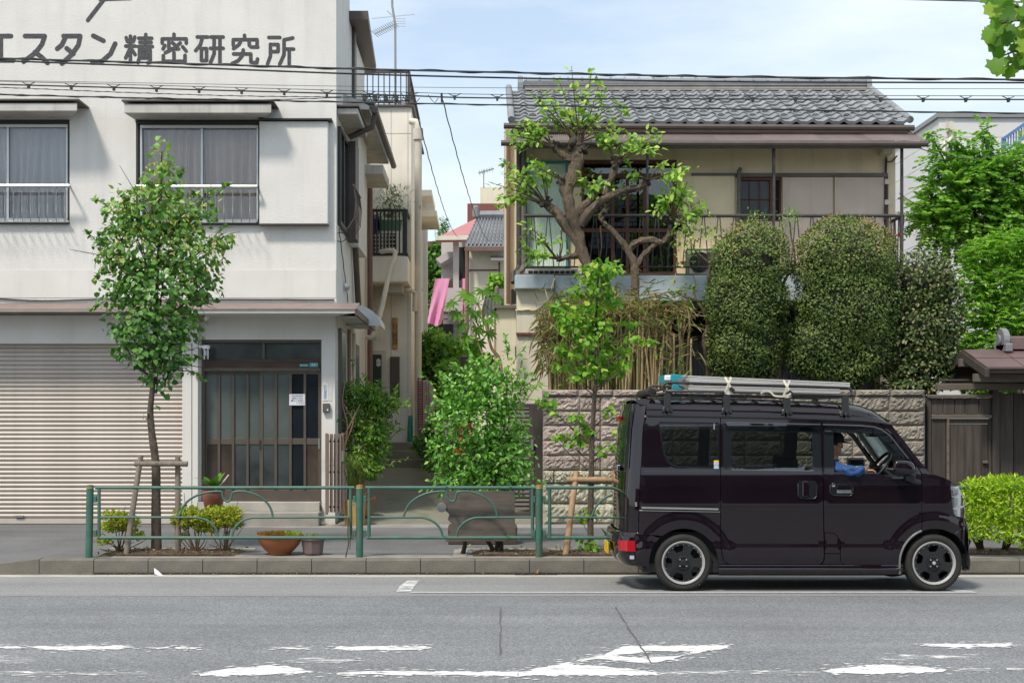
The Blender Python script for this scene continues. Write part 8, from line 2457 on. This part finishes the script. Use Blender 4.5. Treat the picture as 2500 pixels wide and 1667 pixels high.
# big-leaved branch reaching in at the top right corner
tt = thing("tulip_tree","large-leaved street tree outside the frame reaching a branch into the top right corner","tree",P(2900,1300,12.5))
YB2 = 12.5
b = MB(); limb(b,[P(2900,1360,YB2),P(2895,900,YB2),P(2890,400,YB2),P(2900,-200,YB2)],.14,.06,10,4,.05); limb(b,[P(2892,350,YB2),P(2750,200,YB2),P(2600,90,YB2),P(2500,50,YB2),P(2430,60,YB2)],.05,.008,8,5,.05); limb(b,[P(2600,90,YB2),P(2520,110,YB2-.1),P(2440,140,YB2-.1)],.02,.006,6,4); limb(b,[P(2560,75,YB2),P(2480,15,YB2),P(2420,-5,YB2)],.02,.006,6,4)
b.out("trunk", M_bark, tt, smooth=True)
TL = 0
LO = [(0,0),(.16,.20),(.05,.46),(.34,.42),(.50,.56),(.66,.34),(.95,.20),(.86,0)]
M_tulip = leafmat("tulip_leaf",(0.07,0.19,0.02),(0.17,0.36,0.03),(0.30,0.46,0.05),.2,transl=.5)
def bigleaf(p, d, up_, size, parent, m, shape, name="leaf"):
    d = Vector(d).normalized(); s = d.cross(Vector(up_)).normalized(); n_ = s.cross(d)
    vs = [Vector(p)+d*a*size+s*c_*size+n_*(.10*abs(c_)-.10*a*a)*size for a,c_ in shape]+[Vector(p)+d*a*size-s*c_*size+n_*(.10*abs(c_)-.10*a*a)*size for a,c_ in shape[1:-1]]
    k = len(shape); mid = Vector(p)+d*.5*size-n_*.02*size
    vs.append(mid)
    ring = list(range(k))+[k+i for i in range(k-3,-1,-1)]
    me = bpy.data.meshes.new(name); me.from_pydata([tuple(v) for v in vs],[],[(ring[i],ring[(i+1)%len(ring)],len(vs)-1) for i in range(len(ring))])
    at_ = me.attributes.new("rnd",'FLOAT','POINT'); at_.data.foreach_set("value",[random.random()]*len(vs)); me.materials.append(m); me.shade_smooth()
    o = bpy.data.objects.new(name, me); COL.objects.link(o); return adopt(o, parent)
for (px,py) in [(2418,10),(2440,28),(2462,5),(2425,45),(2455,50),(2480,35),(2412,75),(2440,80),(2470,78),(2495,60),(2425,105),(2452,110),(2485,105),(2420,130),(2448,140),(2475,135),(2500,125),(2435,165),(2462,170),(2488,165),(2510,150),(2440,150),(2500,190),(2520,20),(2530,90),(2545,140),(2470,95),(2430,60),(2408,-5),(2485,-8),(2415,150),(2460,150)] + [(random.uniform(2412,2540), random.uniform(-10,175)) for _ in range(70)]:
    d = Vector((random.uniform(-1,.4),random.uniform(-.5,.5),random.uniform(-1,.2)))
    bigleaf(P(px+14,py-10,YB2+random.uniform(-.4,.4)), d, (random.uniform(-.5,.5),-1.0,random.uniform(0,1)), random.uniform(.10,.19), tt, M_tulip, LO)

# ---- azaleas in the bed, hedge at the right
M_azal = leafmat("azalea_leaf",(0.20,0.28,0.018),(0.44,0.50,0.045),(0.48,0.34,0.08),.08,transl=.4)
def azalea(lab, bases, lobes, n, grp):
    t = thing("azalea_bush", lab, "shrub", P(bases[0],1350,15.45), grp)
    b = MB()
    for px in bases:
        for k in range(13):
            c_, r_ = lobes[random.randrange(len(lobes))]; e = Vector(c_)+Vector(rng.normal(size=3))*np.mean(r_)*.8
            s = P(px+random.uniform(-8,8),1350,15.45); limb(b,[s,s.lerp(e,.5)+Vector((random.uniform(-.04,.04),random.uniform(-.04,.04),0)),e],.008,.003,5,3)
    b.out("stems", M_twig, t, smooth=True)
    crown("foliage", t, M_azal, lobes, n*3, .036, 'oval', -.4, .3)
azalea("small yellow-green azalea beside the far left rail post",[292],[lob(280,1258,15.45,32,12),lob(300,1272,15.45,44,16),lob(275,1285,15.45,34,14),lob(318,1288,15.45,24,12),lob(255,1322,15.4,22,8),lob(330,1310,15.4,22,7),lob(345,1305,15.4,8,6),lob(243,1310,15.4,6,6)],620,"azaleas in the planting bed")
azalea("yellow-green azalea just right of the linden's stakes",[474],[lob(460,1250,15.5,34,14),lob(480,1262,15.5,40,18),lob(450,1275,15.5,26,16),lob(425,1268,15.45,10,14),lob(492,1285,15.5,24,12),lob(440,1310,15.5,14,12)],620,"azaleas in the planting bed")
azalea("yellow-green azalea nearest the orange bowl",[547],[lob(530,1250,15.5,36,14),lob(565,1252,15.5,28,16),lob(545,1268,15.5,44,18),lob(520,1285,15.5,24,14),lob(575,1278,15.5,18,14)],660,"azaleas in the planting bed")
M_hedge = leafmat("hedge_leaf",(0.196,0.368,0.014),(0.460,0.667,0.034),(0.644,0.759,0.081),.2,transl=.42)
hd = thing("clipped_hedge","bright yellow-green low hedge growing through the rail in front of the wooden gate","hedge",P(2430,1340,15.5))
Lh = [lob(2375,1205,15.45,50,30,30),lob(2400,1188,15.5,46,22,30),lob(2440,1190,15.5,50,22,30),lob(2500,1192,15.5,50,26,30),lob(2560,1195,15.5,60,26,30),lob(2380,1250,15.45,48,44,34),lob(2440,1245,15.45,60,50,34),lob(2510,1245,15.45,60,52,34),lob(2580,1250,15.45,60,50,34),lob(2400,1300,15.4,36,26,26),lob(2450,1310,15.4,36,24,26),lob(2520,1305,15.4,46,26,26),lob(2330,1240,15.5,36,40,30),lob(2345,1195,15.5,30,22,30),lob(2350,1290,15.4,34,30,26)]
b = MB()
for px in (2352,2395,2452,2510,2570):
    for k in range(7):
        e = P(px+random.uniform(-32,32),random.uniform(1200,1290),15.5+random.uniform(-.15,.1)); s = P(px+random.uniform(-5,5),1345,15.5); limb(b,[s,s.lerp(e,.4)+Vector((random.uniform(-.05,.05),0,0)),e],.022,.006,6,3)
b.out("stems", M_barkd, hd, smooth=True)
crown("foliage", hd, M_hedge, [(( c[0], 15.05+(c[1]-15.45)*.6, c[2]+.045), (r[0],r[1]*1.25,r[2])) for c, r in Lh], 9500, .055, 'lance', -.5, .45)

# ---- big flowering shrub behind the board
M_hib = leafmat("hibiscus_leaf",(0.072,0.234,0.036),(0.234,0.520,0.078),(0.429,0.676,0.195),.14,rough=.35,transl=.35)
YH = 16.9
hb_ = thing("hibiscus_shrub","dense leafy hibiscus shrub with a few red blooms behind the weathered board","shrub",P(1170,1300,YH))
Lh = [lob(1180,910,YH,50,38),lob(1140,960,YH,62,50),lob(1215,960,YH,60,50),lob(1110,1030,YH,55,60),lob(1170,1030,YH,75,70),lob(1235,1040,YH,52,60),lob(1095,1110,YH,48,55),lob(1160,1120,YH,70,60),lob(1235,1120,YH,60,60),lob(1265,1090,YH,30,60),lob(1110,1175,YH,56,36),lob(1190,1180,YH,70,36),lob(1265,1170,YH,34,36),lob(1255,960,YH,26,20),lob(1060,1000,YH,16,22),lob(1240,890,YH,16,22),lob(1075,960,YH,18,30)]
b = MB()
for k in range(16):
    e = Vector(Lh[random.randrange(len(Lh))][0]); s = P(1170+random.uniform(-70,70),1310,YH+random.uniform(-.2,.2)); limb(b,[s,s.lerp(e,.5)+Vector((random.uniform(-.1,.1),0,0)),e],.016,.005,6,4)
b.out("stems", M_twig, hb_, smooth=True)
crown("foliage", hb_, M_hib, Lh, 5400, .066, 'oval', .2, .4, None, .6, .05)
stray(hb_, Lh, M_hib, 'oval', .065, 70, .34)
M_redfl = leafmat("red_petal",(0.36,0.02,0.02),(0.60,0.06,0.05),transl=.4)
for px,py,k in ((1122,1046,9),(1117,1096,12),(1150,1038,5),(1128,1062,4)):
    c_ = np.array(P(px,py,YH-.42)); leaves("red_bloom", hb_, M_redfl, c_+rng.normal(0,.035,(k,3)), rng.normal(size=(k,3)), rng.uniform(.03,.06,k), 'oval', .1)
for k in range(14):
    pass
pbx = thing("planter_box","low dark planter under the hibiscus shrub, mostly hidden by the board","planter",P(1170,1325,YH))
MB().box(X(1095,YH),X(1262,YH),YH-.25,YH+.2,ZS,ZS+.22).out("box_body", M_wood, pbx, bevel=.01)
# stems below the board
b = MB()
for a_ in ((1130,1345,1135,1318),(1205,1345,1188,1320),(1208,1345,1215,1318),(1222,1345,1222,1318)): b.tube([P(a_[0],a_[1]+6,15.35),P((a_[0]+a_[2])/2+2,1332,15.35),P(a_[2],a_[3]-4,15.35)],[.03,.026,.024],7)
stm = thing("cut_stumps","short sawn shrub stumps in the bed under the board","stump",P(1180,1350,15.35)); b.out("stump_wood", M_barkd, stm, smooth=True)

# ---- greenery beside the door and along the alley
M_nand = leafmat("nandina_leaf",(0.056,0.175,0.022),(0.188,0.375,0.044),(0.350,0.525,0.075),.15,transl=.35)
nd = thing("nandina_bush","tall narrow-leaved bush crowding the alley corner beside the folding gate","shrub",P(880,1200,20.6))
YN2 = 20.6
Ln = [lob(870,960,YN2,36,36),lob(905,965,YN2,36,30),lob(930,985,YN2,40,28),lob(865,1020,YN2,36,50),lob(910,1040,YN2,46,50),lob(880,1095,YN2,44,50),lob(925,1085,YN2,30,36),lob(900,1140,YN2,36,30),lob(955,985,YN2,16,14)]
b = MB()
for k in range(12):
    e = Vector(Ln[random.randrange(len(Ln))][0]); s = P(870+random.uniform(-20,30),1215,YN2); limb(b,[s,s.lerp(e,.5)+Vector((random.uniform(-.08,.08),0,0)),e],.014,.004,5,4)
limb(b,[P(838,1110,20.3),P(848,1040,20.3),P(836,985,20.3),P(842,930,20.3)],.016,.006,6,4,.1); limb(b,[P(842,1060,20.3),P(868,1010,20.3),P(880,985,20.3)],.014,.005,6,4,.1); limb(b,[P(840,1090,20.3),P(862,1030,20.3),P(846,1000,20.3),P(828,960,20.3)],.012,.004,6,4,.1)
b.out("stems", M_stakeb, nd, smooth=True)
crown("foliage", nd, M_nand, Ln, 4200, .085, 'lance', .35, .4)
stray(nd, Ln, M_nand, 'lance', .09, 36, .4)
gs_ = thing("grassy_plant","arching grass-like plant in front of the alley bush","plant",P(865,1200,19.9))
n = 420; pos = np.array(P(862,1180,19.9))+rng.normal(size=(n,3))*[.07,.07,.0]; 
b = MB()
for k in range(150):
    a_ = random.uniform(0,6.28); d = Vector((math.cos(a_),math.sin(a_)*.6,0)); s = P(862+random.uniform(-14,16),1190,19.9); ln = random.uniform(.3,.75)
    q = [s, s+d*ln*.15+Vector((0,0,ln*.55)), s+d*ln*.42+Vector((0,0,ln*.72)), s+d*ln*.75+Vector((0,0,ln*.5))]
    q = smoothpts(q,3); w_ = Vector((-d.y,d.x,0))*.008
    b.grid([[p+w_*(1-i/len(q)) for i,p in enumerate(q)],[p-w_*(1-i/len(q)) for i,p in enumerate(q)]])
me = b.mesh("blades", M_grass); at_ = me.attributes.new("rnd",'FLOAT','POINT'); at_.data.foreach_set("value",rng.random(len(me.vertices)).astype(np.float32))
o = bpy.data.objects.new("blades", me); COL.objects.link(o); adopt(o, gs_)
c = P(892,1215,20.4); c.z = ZS+.12
pot("terracotta_pot","plain terracotta pot under the alley bush",c,[(.10,0),(.14,.22),(.155,.22),(.155,.26),(.13,.26)],M_terra,20)
c = P(866,1262,19.75); c.z = ZS
bk_ = thing("barrel_planter","half-barrel wooden planter behind the rail post by the alley","planter",c)
for k in range(16):
    a_ = 2*math.pi*k/16; d = Vector((math.cos(a_),math.sin(a_),0)); MB().bar(c+d*.13,c+d*.15+Vector((0,0,.38)),.062,.02,up=d).out("stave", M_signwood, bk_)
MB().lathe([(.158,.30),(.160,.33)], c, 20, 'z', False).out("hoop", M_alud, bk_)
MB().lathe([(0,.34),(.14,.34)], c, 16, 'z', False).out("potting_soil", M_soil, bk_)
def bush(lab, px, py0, lobes, n, size, m, kind='oval', cat="shrub", name="alley_shrub", grp=None, shell=.45):
    t = thing(name, lab, cat, P(px,py0,lobes[0][0][1]), grp)
    b = MB()
    for c_, r_ in lobes:
        s = P(px,py0,lobes[0][0][1]); e = Vector(c_); limb(b,[s,s.lerp(e,.5)+Vector((random.uniform(-.1,.1),0,0)),e],.02,.006,5,3)
    b.out("stems", M_twig, t, smooth=True)
    crown("foliage", t, m, lobes, n, size, kind, .25, shell)
    return t
M_dkleaf = leafmat("dark_alley_leaf",(0.039,0.130,0.023),(0.130,0.299,0.046),(0.286,0.468,0.091),.12,transl=.3)
bush("dark vine-like shrub climbing beside the cream building's downpipe",1050,1050,[lob(1040,850,29,26,36),lob(1060,880,29,40,36),lob(1030,920,29,22,40),lob(1085,900,29,40,30),lob(1060,960,29,36,50),lob(1095,950,29,24,30)],2300,.13,M_dkleaf)
bush("mid-green shrub along the alley behind the brown post",1110,1060,[lob(1110,905,27,46,30),lob(1150,930,27,40,30),lob(1120,960,27,50,40),lob(1080,985,27,40,40),lob(1175,900,27,26,22)],1700,.11,M_hib)
bush("low leafy plants at the foot of the pale cabinet",1050,1110,[lob(1035,1085,23.5,30,30),lob(1060,1050,23.5,24,40),lob(1075,1110,23,26,30),lob(1055,1130,22.5,22,22)],800,.09,M_dkleaf)
bush("tangle of climbing leaves over the blue shed in the alley",1160,1000,[lob(1100,850,30,30,30),lob(1120,880,30,34,26),lob(1150,850,30.5,26,20),lob(1180,885,30,30,24),lob(1080,870,30,26,30),lob(1060,830,30,30,24)],1500,.12,M_map)
bush("small bright shrub showing above the lean-to roof",1222,760,[lob(1212,690,31,22,18),lob(1225,720,31,20,24),lob(1200,705,31,14,12)],420,.13,M_map)
bush("dense dark green tree filling the far end of the alley",1062,900,[lob(1066,640,50,30,36),lob(1056,700,50,26,60),lob(1075,610,50,24,24),lob(1055,790,50,26,60),lob(1062,860,50,30,50),lob(1040,660,50,14,60)],3000,.22,M_dkleaf,'oval',"tree","far_tree")
bush("pointed conifer tip behind the pink-roofed house",1084,640,[lob(1084,545,56,7,14),lob(1082,565,56,12,14),lob(1086,585,56,16,14)],420,.22,M_dkleaf,'narrow',"tree","far_conifer")
# fatsia with big palm-shaped leaves leaning out over the alley
fs = thing("fatsia_plant","lanky fatsia with big palm-shaped leaves leaning over the alley","plant",P(1228,960,21.2))
YFt = 21.2
b = MB(); limb(b,[P(1226,960,YFt),P(1220,880,YFt),P(1200,850,YFt),P(1188,800,YFt),P(1178,770,YFt),P(1166,742,YFt)],.030,.014,8,5,.08); limb(b,[P(1190,900,YFt),P(1172,850,YFt),P(1150,800,YFt)],.014,.008,6,4); b.out("stem", M_stakeb, fs, smooth=True)
M_fats = leafmat("fatsia_leaf",(0.06,0.19,0.015),(0.15,0.33,0.025),transl=.42,rough=.3)
def palm_leaf(p, d, up_, size, parent, lobes_=8):
    d = Vector(d).normalized(); s = d.cross(Vector(up_)).normalized(); n_ = s.cross(d)
    vs = [Vector(p)]; fs_ = []
    for k in range(lobes_):
        a_ = R(-115+230*k/(lobes_-1)); e = d*math.cos(a_)+s*math.sin(a_); w_ = e.cross(n_); ln = size*(1-.25*abs(k-(lobes_-1)/2)/(lobes_/2)); i = len(vs)
        vs += [Vector(p)+e*ln*.45+w_*ln*.13-n_*.02*ln, Vector(p)+e*ln-n_*.16*ln, Vector(p)+e*ln*.45-w_*ln*.13-n_*.02*ln]; fs_ += [(0,i,i+1),(0,i+1,i+2)]
    me = bpy.data.meshes.new("leaf"); me.from_pydata([tuple(v) for v in vs],[],fs_); at_ = me.attributes.new("rnd",'FLOAT','POINT'); at_.data.foreach_set("value",[random.random()]*len(vs)); me.materials.append(M_fats)
    o = bpy.data.objects.new("leaf", me); COL.objects.link(o); return adopt(o, parent)
top = P(1166,742,YFt); stk = MB()
for (px,py,sz) in [(1140,715,.30),(1180,708,.30),(1105,738,.30),(1208,722,.28),(1160,760,.30),(1130,790,.32),(1205,765,.26),(1150,730,.26),(1120,765,.28),(1165,800,.30),(1190,780,.26),(1140,820,.30),(1170,835,.26),(1195,810,.24)]:
    p = P(px,py,YFt+random.uniform(-.25,.25)); stk.tube([top if py < 780 else P(1180,815,YFt), top.lerp(p,.5)+Vector((0,0,.05)), p],.006,5)
    palm_leaf(p, Vector((p.x-top.x,random.uniform(-.3,.1),-.25)), (random.uniform(-.3,.3),-.6,1), sz*.8, fs)
stk.out("leaf_stalk", M_fats, fs)
fs2 = thing("fatsia_sprig","pair of palm-shaped leaves poking over the metal gate","plant",P(1290,1100,19.8))
stk = MB()
for px,py in ((1292,945),(1312,938),(1275,935)): 
    p = P(px,py,19.8); stk.tube([P(1262,1010,19.8),p],.006,5); palm_leaf(p,(p.x-P(1262,1000,19.8).x,-.2,-.1),(0,-.6,1),.17,fs2,6)
stk.out("leaf_stalk", M_twig, fs2)
# small pots of the alley
c = P(1063,1065,24.5); c.z = 1.0+.25
wp = pot("white_pot","little white pot with a withered plant on a stand in the alley",c,[(.10,0),(.13,.2),(.14,.2),(.14,.23),(.12,.23)],M_white,16)
n = 60; leaves("withered_leaves", wp, M_litter, np.array(c)+[0,0,.25]+rng.normal(0,.09,(n,3)), rng.normal(size=(n,3)), rng.uniform(.06,.13,n), 'lance', 0)
MB().box(c.x-.35,c.x+.25,c.y-.2,c.y+.2,c.z-.03,c.z-.004).out("pot_stand", M_alu, wp)

# ---- dry reeds and bamboo behind the wall
M_cane = mat("dry_cane",(0.40,0.30,0.16),0.8,0.45,3,grain=(12,12,1.5))
M_caneg = mat("green_cane",(0.17,0.17,0.05),0.7,0.4,3,grain=(12,12,1.5))
M_dryleaf = leafmat("dry_reed_leaf",(0.22,0.165,0.08),(0.50,0.42,0.22),(0.18,0.30,0.06),.30,transl=.3)
rd = thing("reed_clump","tall clump of dry straw-coloured bamboo reeds standing behind the block wall","reeds",P(1500,955,20.8))
def canes(n, x0, x1, m, ytop, name):
    b = MB(); tops = []
    for k in range(n):
        px = random.uniform(x0,x1); Y = 20.75+random.uniform(-.3,.45); lean = random.uniform(-16,16)+(-14 if px < 1400 else 0)*random.random(); yt_ = ytop+random.uniform(-20,110)
        q = [P(px,965,Y),P(px+lean*.3,(965+yt_)/2,Y+random.uniform(-.05,.05)),P(px+lean,yt_,Y)]
        b.tube(smoothpts(q,3),random.uniform(.006,.017),4); tops.append(q[-1])
    o = b.out(name, m, rd, smooth=True); tag(o, kind='stuff'); return tops
tops = canes(230,1340,1600,M_cane,745,"dry_canes")+canes(70,1345,1560,M_caneg,735,"green_canes")+canes(26,1590,1690,M_cane,760,"sparse_canes")
pos = []; dirs = []
for p in tops:
    for k in range(6): pos.append(np.array(p)+rng.normal(size=3)*[.10,.1,.16]+[0,0,-.05]); dirs.append(rng.normal(size=3)*[1,.7,.5])
for k in range(380): pos.append(np.array(P(rng.uniform(1318,1400),rng.uniform(740,905),20.6+rng.normal()*.2))); dirs.append(rng.normal(size=3)*[.7,.6,.3]+[-.4,0,-.5])
for k in range(420): pos.append(np.array(P(rng.uniform(1370,1690),745+rng.normal()*22,20.5+rng.normal()*.25))); dirs.append(rng.normal(size=3)*[1,.6,.4])
leaves("reed_leaves", rd, M_dryleaf, np.array(pos), np.array(dirs), rng.uniform(.14,.32,len(pos)), 'blade', .35)
n = 60; pos = np.array([P(x,y,20.4) for x,y in zip(rng.choice([1625,1640,1660,1370,1385,1490,1680],n)+rng.normal(0,12,n),rng.choice([880,900,915,945,770],n)+rng.normal(0,10,n))])
leaves("green_reed_leaves", rd, M_grass, pos, rng.normal(size=(n,3))+[.3,0,.2], rng.uniform(.12,.28,n), 'narrow', .1)
